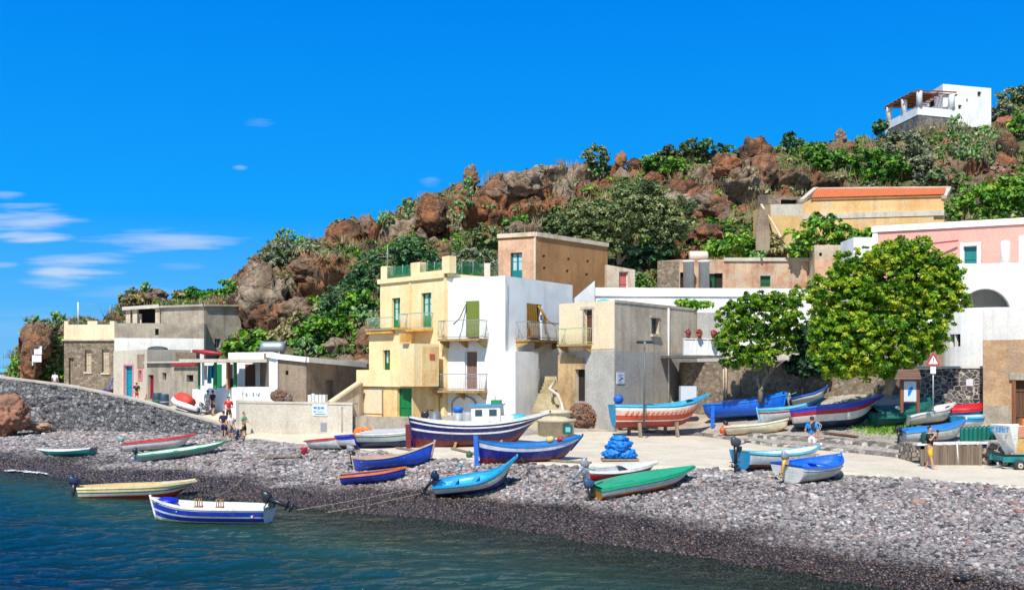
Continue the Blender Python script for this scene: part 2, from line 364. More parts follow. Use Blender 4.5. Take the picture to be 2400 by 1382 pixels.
def make_ground():
    pxs = np.concatenate([np.arange(-600, -40, 40), np.arange(-40, 2480, 9), np.arange(2480, 2901, 60)])
    kd, kz = gknots(pxs); segs = [3, 10, 14, 16, 30, 3, 12, 14, 14]
    rows = []
    for k, n in enumerate(segs):
        for i in range(n): rows.append(kd[:, k]+(kd[:, k+1]-kd[:, k])*i/n)
    rows.append(kd[:, -1]); D = np.array(rows).T   # (npx, nrow)
    PX = np.repeat(pxs[:, None], D.shape[1], 1)
    X = (PX-CX)/FPX*D; Z = ground_z(PX.ravel(), D.ravel()).reshape(D.shape)
    p = np.stack([X.ravel()*.5, D.ravel()*.5, Z.ravel()*0], 1)
    up = np.clip((Z.ravel()+1)/2, 0, 1)
    nz = (fbm(p, 4, 3)-.5)*.28*up
    kidx = np.repeat(np.concatenate([np.repeat(k, n) for k, n in enumerate(segs)]+[[9]])[None, :], len(pxs), 0).ravel()
    nz = np.where(kidx <= 5, nz, nz*.25)
    Zf = Z.ravel()+nz
    V = np.stack([X.ravel(), D.ravel(), Zf], 1)
    nr = D.shape[1]; i = np.arange(len(pxs)-1)[:, None]; j = np.arange(nr-1)[None, :]
    a = (i*nr+j).ravel(); Fq = np.stack([a, a+nr, a+nr+1, a+1], 1)
    wet = wetness(V[:, 0], V[:, 1], V[:, 2])
    zone = (kidx >= 5).astype(float)
    m, nt, b, pebc = pebble_material('beach_and_earth', True)
    zn = N(nt, 'ShaderNodeAttribute', attribute_name='zone').outputs['Fac']
    g = N(nt, 'ShaderNodeNewGeometry').outputs['Position']
    n1 = N(nt, 'ShaderNodeTexNoise', {'Vector': g, 'Scale': .8, 'Detail': 9., 'Roughness': .7}).outputs[0]
    n2 = N(nt, 'ShaderNodeTexNoise', {'Vector': g, 'Scale': 7., 'Detail': 6., 'Roughness': .7}).outputs[0]
    earth = ramp(nt, n1, [(.3, (.20, .17, .14, 1)), (.45, (.34, .30, .25, 1)), (.6, (.45, .40, .34, 1)), (.75, (.24, .21, .15, 1))])
    earth = mixc(nt, .5, earth, ramp(nt, n2, [(.35, (.25, .25, .25, 1)), (.7, (.8, .8, .8, 1))]), 'OVERLAY')
    nt.links.new(mixc(nt, zn, pebc, earth), b.inputs['Base Color'])
    me = fastmesh('ground', V, Fq, m, {'wet': wet*(1-zone), 'zone': zone}, True)
    tag(link('ground', me), kind='structure')
make_ground()
def ico():
    t = (1+5**.5)/2
    v = np.array([(-1, t, 0), (1, t, 0), (-1, -t, 0), (1, -t, 0), (0, -1, t), (0, 1, t), (0, -1, -t), (0, 1, -t), (t, 0, -1), (t, 0, 1), (-t, 0, -1), (-t, 0, 1)], float)
    f = np.array([(0, 11, 5), (0, 5, 1), (0, 1, 7), (0, 7, 10), (0, 10, 11), (1, 5, 9), (5, 11, 4), (11, 10, 2), (10, 7, 6), (7, 1, 8), (3, 9, 4), (3, 4, 2), (3, 2, 6), (3, 6, 8), (3, 8, 9), (4, 9, 5), (2, 4, 11), (6, 2, 10), (8, 6, 7), (9, 8, 1)])
    return v/np.linalg.norm(v[0]), f
def ico2():
    v, f = ico(); v = [tuple(x) for x in v]; c = {}; nf = []
    def mid(a, b):
        k = (min(a, b), max(a, b))
        if k not in c: q = np.array(v[a])+np.array(v[b]); v.append(tuple(q/np.linalg.norm(q))); c[k] = len(v)-1
        return c[k]
    for (a, b, d) in f:
        x, y, z = mid(a, b), mid(b, d), mid(d, a); nf += [(a, x, z), (b, y, x), (d, z, y), (x, y, z)]
    return np.array(v), np.array(nf)
def stonefield(name, pos, rad, tint, mat, attrs=None, flatk=.62, base=None, jit=.18, seed=1):
    rng = np.random.default_rng(seed); bv, bf = base or ico(); n = len(pos); k = len(bv)
    q = rng.normal(size=(n, 3)); q[:, 2] *= .3
    a = rng.uniform(0, 2*pi, n); ca, sa = np.cos(a), np.sin(a)
    sc = np.stack([rng.uniform(.8, 1.35, n), rng.uniform(.65, 1., n), rng.uniform(.8, 1.2, n)*flatk], 1)*rad[:, None]
    W = bv[None]*sc[:, None, :]*(1+rng.uniform(-jit, jit, (n, k, 1)))
    tl = rng.uniform(-.35, .35, n); W2 = W.copy()
    W2[..., 2] = W[..., 2]*np.cos(tl)[:, None]+W[..., 0]*np.sin(tl)[:, None]; W2[..., 0] = W[..., 0]*np.cos(tl)[:, None]-W[..., 2]*np.sin(tl)[:, None]
    V = np.empty_like(W2); V[..., 0] = W2[..., 0]*ca[:, None]-W2[..., 1]*sa[:, None]; V[..., 1] = W2[..., 0]*sa[:, None]+W2[..., 1]*ca[:, None]; V[..., 2] = W2[..., 2]
    V += pos[:, None, :]
    Fq = (bf[None]+(np.arange(n)*k)[:, None, None]).reshape(-1, 3)
    at = {'tint': np.repeat(tint, k)}
    for kk, vv in (attrs or {}).items(): at[kk] = np.repeat(vv, k)
    return fastmesh(name, V.reshape(-1, 3), Fq, mat, at, True)
def make_pebbles():
    rng = np.random.default_rng(3); n = 340000
    px = rng.uniform(-120, 2520, n); kd, kz = gknots(px); d0 = kd[:, 3]-1.6; d1 = kd[:, 5]+.25
    # a density even over the ground, thinned with distance
    d = d0+(d1-d0)*rng.uniform(0, 1, n); x = (px-CX)/FPX*d
    w = d*(d1-d0); w = w/np.percentile(w, 97); keep = rng.uniform(0, 1, n) < w*1.0
    px, d, x = px[keep], d[keep], x[keep]
    z = ground_z(px, d); z = z+(fbm(np.stack([x*.5, d*.5, z*0], 1), 4, 3)-.5)*.28*np.clip((z+1)/2, 0, 1)
    ok = z < 1.62; px, d, x, z = px[ok], d[ok], x[ok], z[ok]
    band = fbm(np.stack([x*.25, d*.6, z*0], 1), 3, 9)
    rad = rng.gamma(6, 1/6, len(d))*(.042+.010*np.clip(z, 0, 1.5)+.0008*(d-26))
    near = np.clip((34-d)/8, 0, 1)*np.clip((px-1700)/500, 0, 1); rad *= 1+.5*near*rng.uniform(0, 1, len(d))**2
    rad = np.where(rng.uniform(0, 1, len(d)) < .012, rad*2.0, rad); rad = np.minimum(rad, .24)
    tint = np.clip(rng.uniform(0, 1, len(d))*.93+(band-.5)*.35, 0, 1); tint = np.where(rng.uniform(0, 1, len(d)) < .09, rng.uniform(.92, 1, len(d)), tint)
    pos = np.stack([x, d, z+rad*.12], 1)
    m, nt, b, c = pebble_material('pebble', False)
    me = stonefield('pebbles', pos, rad, tint, m, {'wet': wetness(x, d, z)})
    tag(link('pebbles', me), kind='stuff')
make_pebbles()
# the concrete road along the beach
def strip(name, cols, lift, skirt=.12, segs=24, wob=None, kind='structure', mat=None, step=12):
    """cols: function px -> (near distance, far distance)"""
    pxs = np.arange(cols[0], cols[1]+1, step); V = []; W = segs+1
    for px in pxs:
        d0, d1 = cols[2](px)
        if wob: d0 += wob*(fbm(np.array([[px*.03, 1., 2.]]), 3, 4)[0]-.5)
        for j in range(W):
            d = d0+(d1-d0)*j/segs; V.append(((px-CX)/FPX*d, d, gz1(px, d)+lift))
    n = len(pxs); Fq = [(i*W+j, (i+1)*W+j, (i+1)*W+j+1, i*W+j+1) for i in range(n-1) for j in range(segs)]
    b0 = len(V); V += [(V[i*W][0], V[i*W][1]+.02, V[i*W][2]-skirt-lift) for i in range(n)]
    Fq += [(b0+i, b0+i+1, (i+1)*W, i*W) for i in range(n-1)]
    b1 = len(V); V += [(V[i*W+segs][0], V[i*W+segs][1]-.02, V[i*W+segs][2]-skirt-lift) for i in range(n)]
    Fq += [(b1+i+1, b1+i, i*W+segs, (i+1)*W+segs) for i in range(n-1)]
    me = fastmesh(name, np.array(V), np.array(Fq), mat, None, False)
    return tag(link(name, me), kind=kind)
def kd1(px, k): return float(gknots(px)[0][0, k])
M_conc = plaster('road_concrete', C8(226, 213, 190, .78), C8(184, 170, 148), .55, .5, 0., .25)
strip('road', (560, 2900, lambda px: (kd1(px, 6)-.05, kd1(px, 7)-.02)), .05, .35, 26, 1.2, mat=M_conc)
strip('upper_road', (-600, 566, lambda px: (kd1(px, 6)-.3, kd1(px, 7)+3)), .05, .3, 8, 0, mat=M_conc)
M_curb = stones('kerb_stone', [C8(120, 112, 102), C8(88, 82, 78), C8(160, 150, 138), C8(190, 182, 168)], C8(170, 160, 145), 3., .03, .8)
strip('kerb', (1500, 2700, lambda px: (kd1(px, 7), kd1(px, 7)+.30)), .16, .4, 2, 0, mat=M_curb)
strip('upper_kerb', (1720, 2170, lambda px: (kd1(px, 7)+1.6, kd1(px, 7)+2.2)), .14, .4, 3, 0, mat=M_curb)
strip('terrace_pavement', (1380, 1760, lambda px: (kd1(px, 7)+.35, kd1(px, 8)+3)), .04, .2, 8, 0, mat=plaster('terrace_concrete', C8(205, 188, 168, .7), C8(140, 124, 108), .7, .6, 0., .3))

# ---------------- the sea ----------------
def make_water():
    xs = np.concatenate([-np.geomspace(3500, 40, 22), np.arange(-36, 14, .16), np.geomspace(16, 3500, 20)])
    ys = np.concatenate([-np.geomspace(400, 2, 8), np.arange(0, 20, 1.5), np.arange(20.5, 64, .14), np.geomspace(66, 6000, 30)])
    X, Y = np.meshgrid(xs, ys, indexing='ij'); x, y = X.ravel(), Y.ravel()
    fine = np.clip((x+36)/3, 0, 1)*np.clip((14-x)/2, 0, 1)*np.clip((y-20)/2, 0, 1)*np.clip((64-y)/3, 0, 1)
    px = CX+x/np.maximum(y, 5)*FPX; depth = -ground_z(px, y); depth = np.where(y < 5, 6, depth)
    h = np.zeros(len(x)); rng = np.random.default_rng(5)
    w1 = fbm(np.stack([x*.12, y*.12, x*0], 1), 3, 31)*6
    for k in range(16):
        L = .55*1.22**k*.8; th = rng.normal(pi/2*1.05, .5); ph = rng.uniform(0, 6.28)
        q = 2*pi/L*(x*cos(th)+y*sin(th))+ph+w1*(1.3 if k % 2 else -1.1)
        h += np.sin(q+.35*np.sin(q))*L**.75*.0115
    am = .55+.9*fbm(np.stack([x*.15, y*.3, x*0+4], 1), 3, 77)
    z = h*am*fine*np.clip(.25+depth/2.5, .2, 1)
    V = np.stack([x, y, z], 1); ny = len(ys); i = np.arange(len(xs)-1)[:, None]; j = np.arange(ny-1)[None, :]; a = (i*ny+j).ravel()
    Fq = np.stack([a, a+ny, a+ny+1, a+1], 1)
    m, nt, b, out = newmat('sea_water'); nt.nodes.remove(b)
    g = N(nt, 'ShaderNodeNewGeometry').outputs['Position']
    dp = N(nt, 'ShaderNodeAttribute', attribute_name='depth').outputs['Fac']
    v = N(nt, 'ShaderNodeVectorMath', {0: g, 1: (1., 2.4, 1.)}, operation='MULTIPLY').outputs[0]
    n1 = N(nt, 'ShaderNodeTexNoise', {'Vector': v, 'Scale': 3.4, 'Detail': 5., 'Roughness': .65, 'Distortion': .8}).outputs[0]
    n2 = N(nt, 'ShaderNodeTexNoise', {'Vector': g, 'Scale': .22, 'Detail': 4., 'Roughness': .6}).outputs[0]
    bp = N(nt, 'ShaderNodeBump', {'Strength': 1., 'Distance': .1, 'Height': n1}).outputs[0]
    dd = M2(nt, 'ADD', dp, M2(nt, 'MULTIPLY', M2(nt, 'SUBTRACT', n2, .5), 1.6))
    body = ramp(nt, M2(nt, 'DIVIDE', dd, 6.), [(.03, (.034, .042, .018, 1)), (.2, (.018, .058, .038, 1)), (.42, (.004, .040, .044, 1)), (.75, (.0, .024, .044, 1)), (1., (.0, .020, .054, 1))])
    dif = N(nt, 'ShaderNodeBsdfDiffuse', {'Color': body, 'Normal': bp})
    tr = N(nt, 'ShaderNodeBsdfTransparent', {'Color': (.62, .78, .62, 1)})
    k = N(nt, 'ShaderNodeMapRange', {0: dp, 1: 0., 2: 2.0, 3: .06, 4: 1.}, interpolation_type='SMOOTHSTEP').outputs[0]
    bodymix = N(nt, 'ShaderNodeMixShader', {0: k, 1: tr.outputs[0], 2: dif.outputs[0]})
    gl = N(nt, 'ShaderNodeBsdfGlossy', {'Color': (1, 1, 1, 1), 'Roughness': .07, 'Normal': bp})
    fr = N(nt, 'ShaderNodeFresnel', {'IOR': 1.333, 'Normal': bp})
    f2 = M2(nt, 'MINIMUM', M2(nt, 'MULTIPLY', fr.outputs[0], .7), .42)
    mx = N(nt, 'ShaderNodeMixShader', {0: f2, 1: bodymix.outputs[0], 2: gl.outputs[0]})
    nt.links.new(mx.outputs[0], out.inputs[0])
    me = fastmesh('sea', V, Fq, m, {'depth': depth}, True)
    tag(link('sea', me), kind='structure')
make_water()

# ---------------- the hill ----------------
HC = [ # px: (py, distance) from the foot to the ridge
 (-40, [(900, 101), (895, 101.5), (890, 102), (885, 102.5), (882, 103)]),
 (36, [(905, 97), (893, 97.5), (880, 98), (872, 99), (866, 100)]),
 (56, [(905, 95), (875, 96), (840, 97), (805, 98), (780, 100)]),
 (75, [(905, 95), (870, 96), (830, 97), (785, 98), (760, 100)]),
 (105, [(905, 95), (860, 96), (820, 97), (780, 98), (757, 101)]),
 (150, [(905, 95.5), (850, 97), (800, 98), (772, 99), (752, 103)]),
 (240, [(900, 99), (820, 101), (780, 103), (765, 105), (752, 109)]),
 (300, [(880, 100), (800, 103), (760, 105), (725, 107), (702, 111)]),
 (350, [(870, 100), (803, 103), (750, 105), (712, 107), (688, 111)]),
 (395, [(870, 98), (803, 101), (750, 104), (725, 107), (712, 111)]),
 (480, [(860, 94), (803, 99), (750, 103), (725, 107), (708, 111)]),
 (540, [(850, 89), (803, 94), (770, 98), (715, 102), (690, 108)]),
 (560, [(850, 88), (800, 93), (770, 97), (700, 99.5), (640, 107)]),
 (600, [(850, 86), (795, 91), (755, 96), (665, 98.5), (598, 106)]),
 (650, [(850, 84), (790, 90), (740, 95.5), (640, 98), (568, 107)]),
 (760, [(860, 80), (790, 86), (740, 91), (620, 97), (566, 106)]),
 (810, [(860, 79), (790, 84), (710, 90), (600, 97), (525, 106)]),
 (850, [(855, 79), (770, 84), (680, 89.5), (580, 98), (535, 106)]),
 (900, [(850, 78), (750, 83), (660, 89), (560, 98), (508, 107)]),
 (1000, [(800, 78), (700, 83), (600, 91), (540, 97), (462, 107)]),
 (1070, [(780, 79), (690, 83), (590, 92), (525, 98), (440, 107)]),
 (1100, [(760, 79), (680, 83), (590, 92), (520, 98), (435, 107)]),
 (1200, [(750, 80), (660, 85), (565, 93), (500, 97.5), (414, 107)]),
 (1300, [(750, 82), (660, 86), (560, 94), (480, 98), (414, 108)]),
 (1380, [(740, 82), (660, 85), (570, 93), (490, 98), (392, 109)]),
 (1500, [(740, 83), (650, 86), (570, 93), (480, 98), (385, 109)]),
 (1600, [(740, 84), (640, 88), (550, 93), (470, 97.5), (362, 110)]),
 (1700, [(720, 85), (620, 88), (540, 92), (450, 97.5), (366, 110)]),
 (1780, [(700, 86), (600, 89), (510, 93), (430, 99), (360, 110)]),
 (1860, [(700, 87), (580, 90), (475, 97), (420, 101), (350, 112)]),
 (2000, [(700, 86), (560, 90), (460, 99), (400, 104), (330, 114)]),
 (2100, [(690, 85), (550, 90), (460, 98), (390, 105), (312, 114.5)]),
 (2200, [(690, 84), (550, 89), (450, 98), (370, 106), (300, 116)]),
 (2320, [(690, 82), (550, 88), (450, 97), (360, 106), (285, 121)]),
 (2345, [(690, 82), (550, 88), (450, 97), (355, 107), (245, 125)]),
 (2400, [(690, 82), (550, 88), (450, 97), (350, 107), (228, 128)]),
 (2500, [(690, 82), (540, 88), (440, 97), (330, 107), (215, 130)]),
 (3000, [(690, 82), (500, 90), (400, 100), (300, 110), (170, 135)])]
_hp = np.array([c[0] for c in HC], float); _hy = np.array([[k[0] for k in c[1]] for c in HC], float); _hd = np.array([[k[1] for k in c[1]] for c in HC], float)
def hill_d(px, py):
    """distance of the hill's face at a pixel"""
    ky = [np.interp(px, _hp, _hy[:, k]) for k in range(5)]; kd = [np.interp(px, _hp, _hd[:, k]) for k in range(5)]
    if py >= ky[0]: return kd[0]
    for k in range(4):
        if py >= ky[k+1]: return kd[k]+(kd[k+1]-kd[k])*(ky[k]-py)/(ky[k]-ky[k+1])
    return kd[4]
def HP(px, py, off=0): return P(px, py, hill_d(px, py)+off)
def ridge_y(px): return float(np.interp(px, _hp, _hy[:, 4]))
ROCK_ZONES = [(600, 690, 90, 110, 1), (740, 650, 110, 60, 1), (660, 750, 110, 50, 1), (850, 545, 120, 40, 1), (1010, 520, 50, 70, 1), (1230, 450, 150, 55, 1), (1120, 490, 60, 40, .8), (1350, 420, 100, 35, .9), (1480, 385, 70, 28, .7),
  (1690, 440, 120, 60, 1), (1760, 380, 55, 60, 1), (1640, 500, 90, 45, .8), (1800, 440, 120, 30, .8), (1900, 420, 80, 25, .6), (2340, 400, 60, 80, .7), (2180, 400, 100, 40, .45), (330, 705, 60, 30, .9), (90, 820, 60, 70, 1), (880, 700, 40, 60, .5), (840, 830, 60, 50, .6), (1040, 600, 60, 30, .4), (1600, 570, 90, 40, .5), (1960, 340, 25, 25, .8), (1200, 540, 150, 20, .9), (930, 500, 40, 30, .8), (960, 590, 40, 40, .4), (1400, 470, 200, 35, .5), (1560, 420, 60, 30, .8), (1880, 470, 130, 18, .6), (2040, 360, 25, 30, .5), (2250, 340, 60, 20, .5), (460, 750, 120, 30, .5), (240, 750, 60, 12, .8)]
CAVES = [(1230, 512, 120, 22, 1), (1120, 520, 60, 24, .8), (760, 680, 60, 26, 1), (1745, 470, 60, 22, 1), (1905, 445, 90, 16, .8), (1030, 555, 40, 16, .7), (1480, 470, 60, 16, .5), (1840, 415, 50, 12, .5), (660, 705, 30, 20, .6), (2300, 395, 40, 20, .6)]
def make_hill():
    pxs = np.arange(-40, 2760, 6.); T = 150; TB = 12
    KY = np.stack([np.interp(pxs, _hp, _hy[:, k]) for k in range(5)], 1); KD = np.stack([np.interp(pxs, _hp, _hd[:, k]) for k in range(5)], 1)
    t = np.linspace(0, 4, T); k0 = np.minimum(t.astype(int), 3); f = t-k0
    PY = KY[:, k0]+(KY[:, k0+1]-KY[:, k0])*f; D = KD[:, k0]+(KD[:, k0+1]-KD[:, k0])*f; PX = np.repeat(pxs[:, None], T, 1)
    rk = np.zeros(PY.shape)
    for (cx, cy, rx, ry, s) in ROCK_ZONES: rk = np.maximum(rk, s*np.clip(1.25-((PX-cx)/rx)**2-((PY-cy)/ry)**2, 0, 1))
    X = (PX-CX)/FPX*D; Z = EYE-(PY-YH)/FPX*D
    # beyond the ridge
    xb = X[:, -1:]; db = D[:, -1:]+np.linspace(1, 60, TB)[None]; zb = Z[:, -1:]-np.linspace(.02, 7, TB)[None]; Xb = (pxs[:, None]-CX)/FPX*db
    X = np.concatenate([X, Xb], 1); Dd = np.concatenate([D, db], 1); Z = np.concatenate([Z, zb], 1); rk = np.concatenate([rk, np.repeat(rk[:, -1:], TB, 1)], 1)
    foot = np.clip(np.concatenate([np.repeat(t[None], len(pxs), 0)/1.2, np.ones((len(pxs), TB))], 1), .15, 1)
    V = np.stack([X.ravel(), Dd.ravel(), Z.ravel()], 1); r = rk.ravel()
    w1, w2, c1 = worley(V*np.array([.24, .24, .34]), 11); q1, q2, c2 = worley(V*np.array([.75, .75, 1.0])+fbm(V*.5, 3, 2)[:, None], 21)
    n1 = fbm(V*.12, 4, 41)-.5; n2 = fbm(V*.7, 5, 51)-.5; n3 = fbm(V*2.4, 3, 61)-.5
    crack = np.clip((w2-w1)/.13, 0, 1)
    strat = np.abs(((V[:, 2]*.62+fbm(V*.2, 3, 7)*3.2) % 1)-.5)*2
    lump = np.sqrt(np.clip(1-w1*.85, 0, 1)); lump2 = np.sqrt(np.clip(1-q1, 0, 1))
    disp = r*((lump-.55)*3.6+(crack-1)*1.9+(lump2-.6)*1.7+(strat-.5)*1.0+n2*1.9+n3*1.0-np.abs(n2)*2.2-np.abs(n3)*1.6)+n1*2.2+n2*1.0+n3*.3
    cv = np.zeros(PY.shape)
    for (cx, cy, rx, ry, s) in CAVES: cv = np.maximum(cv, s*np.clip(1.15-((PX-cx)/rx)**2-((PY-cy)/ry)**2, 0, 1))
    cv = np.concatenate([cv, np.zeros((len(pxs), TB))], 1).ravel()
    disp = disp*foot.ravel()-cv*(4.2+n2*2)
    nr = X.shape[1]
    dirv = np.array([0, -.86, .5])
    V2 = V+dirv*disp[:, None]; V2[:, 2] += r*(c1-.5)*1.2*foot.ravel()
    V3 = V2.reshape(len(pxs), nr, 3); V3[:, 0, 2] -= 5; V3[:, 0, 1] -= .5; V2 = V3.reshape(-1, 3)
    i = np.arange(len(pxs)-1)[:, None]; j = np.arange(nr-1)[None, :]; a = (i*nr+j).ravel(); Fq = np.stack([a, a+nr, a+nr+1, a+1], 1)
    m, nt, b, _ = newmat('hill_rock_and_earth'); g = N(nt, 'ShaderNodeNewGeometry')
    pos = g.outputs['Position']; rock = N(nt, 'ShaderNodeAttribute', attribute_name='rock').outputs['Fac']; cell = N(nt, 'ShaderNodeAttribute', attribute_name='cell').outputs['Fac']
    n1 = N(nt, 'ShaderNodeTexNoise', {'Vector': pos, 'Scale': .35, 'Detail': 9., 'Roughness': .7, 'Distortion': .4}).outputs[0]
    n2 = N(nt, 'ShaderNodeTexNoise', {'Vector': pos, 'Scale': 1.8, 'Detail': 9., 'Roughness': .78}).outputs[0]
    rc = ramp(nt, M2(nt, 'ADD', M2(nt, 'MULTIPLY', n1, .75), M2(nt, 'MULTIPLY', cell, .3)), [(.3, (.045, .028, .02, 1)), (.4, (.19, .10, .055, 1)), (.49, (.50, .20, .08, 1)), (.58, (.28, .18, .11, 1)), (.74, (.54, .42, .29, 1))])
    rc = mixc(nt, .75, rc, ramp(nt, n2, [(.32, (.06, .06, .06, 1)), (.68, (.9, .9, .9, 1))]), 'OVERLAY')
    gc = ramp(nt, n1, [(.3, (.06, .09, .022, 1)), (.45, (.15, .15, .05, 1)), (.6, (.34, .27, .13, 1)), (.75, (.17, .11, .06, 1))])
    gc = mixc(nt, .5, gc, ramp(nt, n2, [(.35, (.15, .15, .15, 1)), (.7, (.85, .85, .8, 1))]), 'OVERLAY')
    sz = N(nt, 'ShaderNodeSeparateXYZ', {0: g.outputs['Normal']}).outputs[2]
    f = M2(nt, 'ADD', M2(nt, 'MULTIPLY', rock, 1.5), M2(nt, 'MULTIPLY', M2(nt, 'SUBTRACT', .62, sz), 1.3))
    f = M2(nt, 'ADD', f, M2(nt, 'SUBTRACT', n2, .5))
    nt.links.new(mixc(nt, ramp(nt, f, [(.35, (0, 0, 0, 1)), (.6, (1, 1, 1, 1))]), gc, rc), b.inputs['Base Color']); b.inputs['Roughness'].default_value = .95
    n5 = N(nt, 'ShaderNodeTexNoise', {'Vector': pos, 'Scale': 5., 'Detail': 8., 'Roughness': .8}).outputs[0]
    dsp = N(nt, 'ShaderNodeTexNoise', {'Vector': pos, 'Scale': 1.2, 'Detail': 4.}).outputs[1]
    p2 = N(nt, 'ShaderNodeVectorMath', {0: dsp, 1: (1.4, 1.4, 1.4), 2: pos}, operation='MULTIPLY_ADD').outputs[0]; p3 = N(nt, 'ShaderNodeVectorMath', {0: p2, 1: (1., 1., 1.7)}, operation='MULTIPLY').outputs[0]
    cr = N(nt, 'ShaderNodeTexVoronoi', {'Vector': p3, 'Scale': .34}, feature='DISTANCE_TO_EDGE').outputs[0]; crk = ramp(nt, cr, [(.0, (0, 0, 0, 1)), (.035, (1, 1, 1, 1))])
    ccol = b.inputs['Base Color'].links[0].from_socket; nt.links.new(mixc(nt, M2(nt, 'MULTIPLY', M2(nt, 'SUBTRACT', 1., crk), .5), ccol, (.03, .022, .018, 1)), b.inputs['Base Color'])
    setbump(nt, b, M2(nt, 'ADD', M2(nt, 'ADD', n2, M2(nt, 'MULTIPLY', n5, .6)), M2(nt, 'MULTIPLY', crk, .5)), 1., .5)
    me = fastmesh('hillside', V2, Fq, m, {'rock': r, 'cell': c1}, False)
    tag(link('hillside', me), kind='structure')
    return V2.reshape(len(pxs), nr, 3), rk, pxs, T
HILLV, HILLR, HILLPX, HILLT = make_hill()
def hill_surface(px, py):
    """displaced surface point nearest to a pixel, seen from the eye"""
    i = int(np.clip(np.searchsorted(HILLPX, px), 1, len(HILLPX)-1)); best = None
    for ii in (i-1, i):
        c = HILLV[ii, :HILLT]; yy = YH-(c[:, 2]-EYE)/c[:, 1]*FPX; k = int(np.argmin(np.abs(yy-py)+c[:, 1]*.0)); 
        if best is None or abs(yy[k]-py) < best[0]: best = (abs(yy[k]-py), c[k])
    return Vector(best[1])
# ---------------- buildings: walls as cell grids with real recessed openings ----------------
def lev(dA, yA, yB): return dA*(YH-yA)/(YH-yB)
class Wall:
    def __init__(s, a, b):
        s.a = Vector(a[:2]); s.b = Vector(b[:2]); s.L = (s.b-s.a).length; s.t = (s.b-s.a)/s.L; s.n = Vector((s.t.y, -s.t.x))
    def hit(s, px):
        r = Vector(((px-CX)/FPX, 1.)); den = r.x*s.t.y-r.y*s.t.x
        k = (s.a.x*s.t.y-s.a.y*s.t.x)/den; p = r*k
        return (p-s.a).dot(s.t), k
    def uz(s, px, py): u, d = s.hit(px); return u, zat(py, d)
    def pt(s, u, z, off=0.): q = s.a+s.t*u+s.n*off; return Vector((q.x, q.y, z))
    def rect(s, r):
        u0, d0 = s.hit(r[0]); u1, d1 = s.hit(r[2]); d = (d0+d1)/2
        return (min(u0, u1), max(u0, u1), zat(r[3], d), zat(r[1], d))
def wall_cells(mb, W, z0, za, zb, ops, depth=.22, mi=0, bands=None):
    us = sorted({0., W.L}|{u for o in ops for u in (max(0, o[0]), min(W.L, o[1]))})
    zt = min(za, zb); zs = sorted({z0}|{z for o in ops for z in (max(z0, o[2]), o[3])}|({b[0] for b in bands if z0 < b[0] < zt-.05} if bands else set()))
    zs = [z for z in zs if z < zt-.01]+[None]
    for i in range(len(us)-1):
        if us[i+1]-us[i] < 1e-4: continue
        for j in range(len(zs)-1):
            zl = zs[j]; zh0 = zh1 = zs[j+1]
            if zs[j+1] is None: zh0 = za+(zb-za)*us[i]/W.L; zh1 = za+(zb-za)*us[i+1]/W.L
            cu = (us[i]+us[i+1])/2; cz = (zl+min(zh0, zh1))/2
            if any(o[0]-1e-4 < cu < o[1]+1e-4 and o[2]-1e-4 < cz < o[3]+1e-4 for o in ops): continue
            m = mi
            if bands:
                for (zb_, bm) in bands:
                    if cz < zb_: m = bm; break
            mb.quad(W.pt(us[i], zl), W.pt(us[i+1], zl), W.pt(us[i+1], zh1), W.pt(us[i], zh0), m)
    for o in ops:
        u0, u1, a, b = o[:4]; a = max(a, z0)
        mb.quad(W.pt(u0, a), W.pt(u0, b), W.pt(u0, b, -depth), W.pt(u0, a, -depth), mi)
        mb.quad(W.pt(u1, b), W.pt(u1, a), W.pt(u1, a, -depth), W.pt(u1, b, -depth), mi)
        mb.quad(W.pt(u0, b), W.pt(u1, b), W.pt(u1, b, -depth), W.pt(u0, b, -depth), mi)
        mb.quad(W.pt(u0, a), W.pt(u1, a), W.pt(u1, a, -depth), W.pt(u0, a, -depth), mi)
GLASS = flat('window_glass', (.05, .08, .10, 1), .08)
GLASSL = flat('pale_glass', (.42, .55, .58, 1), .15)
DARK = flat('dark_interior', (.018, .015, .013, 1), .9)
IRON = flat('grey_iron', (.30, .31, .31, 1), .55, .2)
IRONG = flat('green_iron', (.32, .42, .34, 1), .6)
def panel(mb, W, r, off, th, mi=0): # box on the wall between u,z with its face at off
    u0, u1, a, b = r
    p = [W.pt(u0, a, off), W.pt(u1, a, off), W.pt(u1, a, off-th), W.pt(u0, a, off-th)]
    q = [Vector((v.x, v.y, b)) for v in p]
    mb.add(p+q, [(0, 1, 2, 3), (4, 5, 6, 7), (0, 1, 5, 4), (1, 2, 6, 5), (2, 3, 7, 6), (3, 0, 4, 7)], mi)
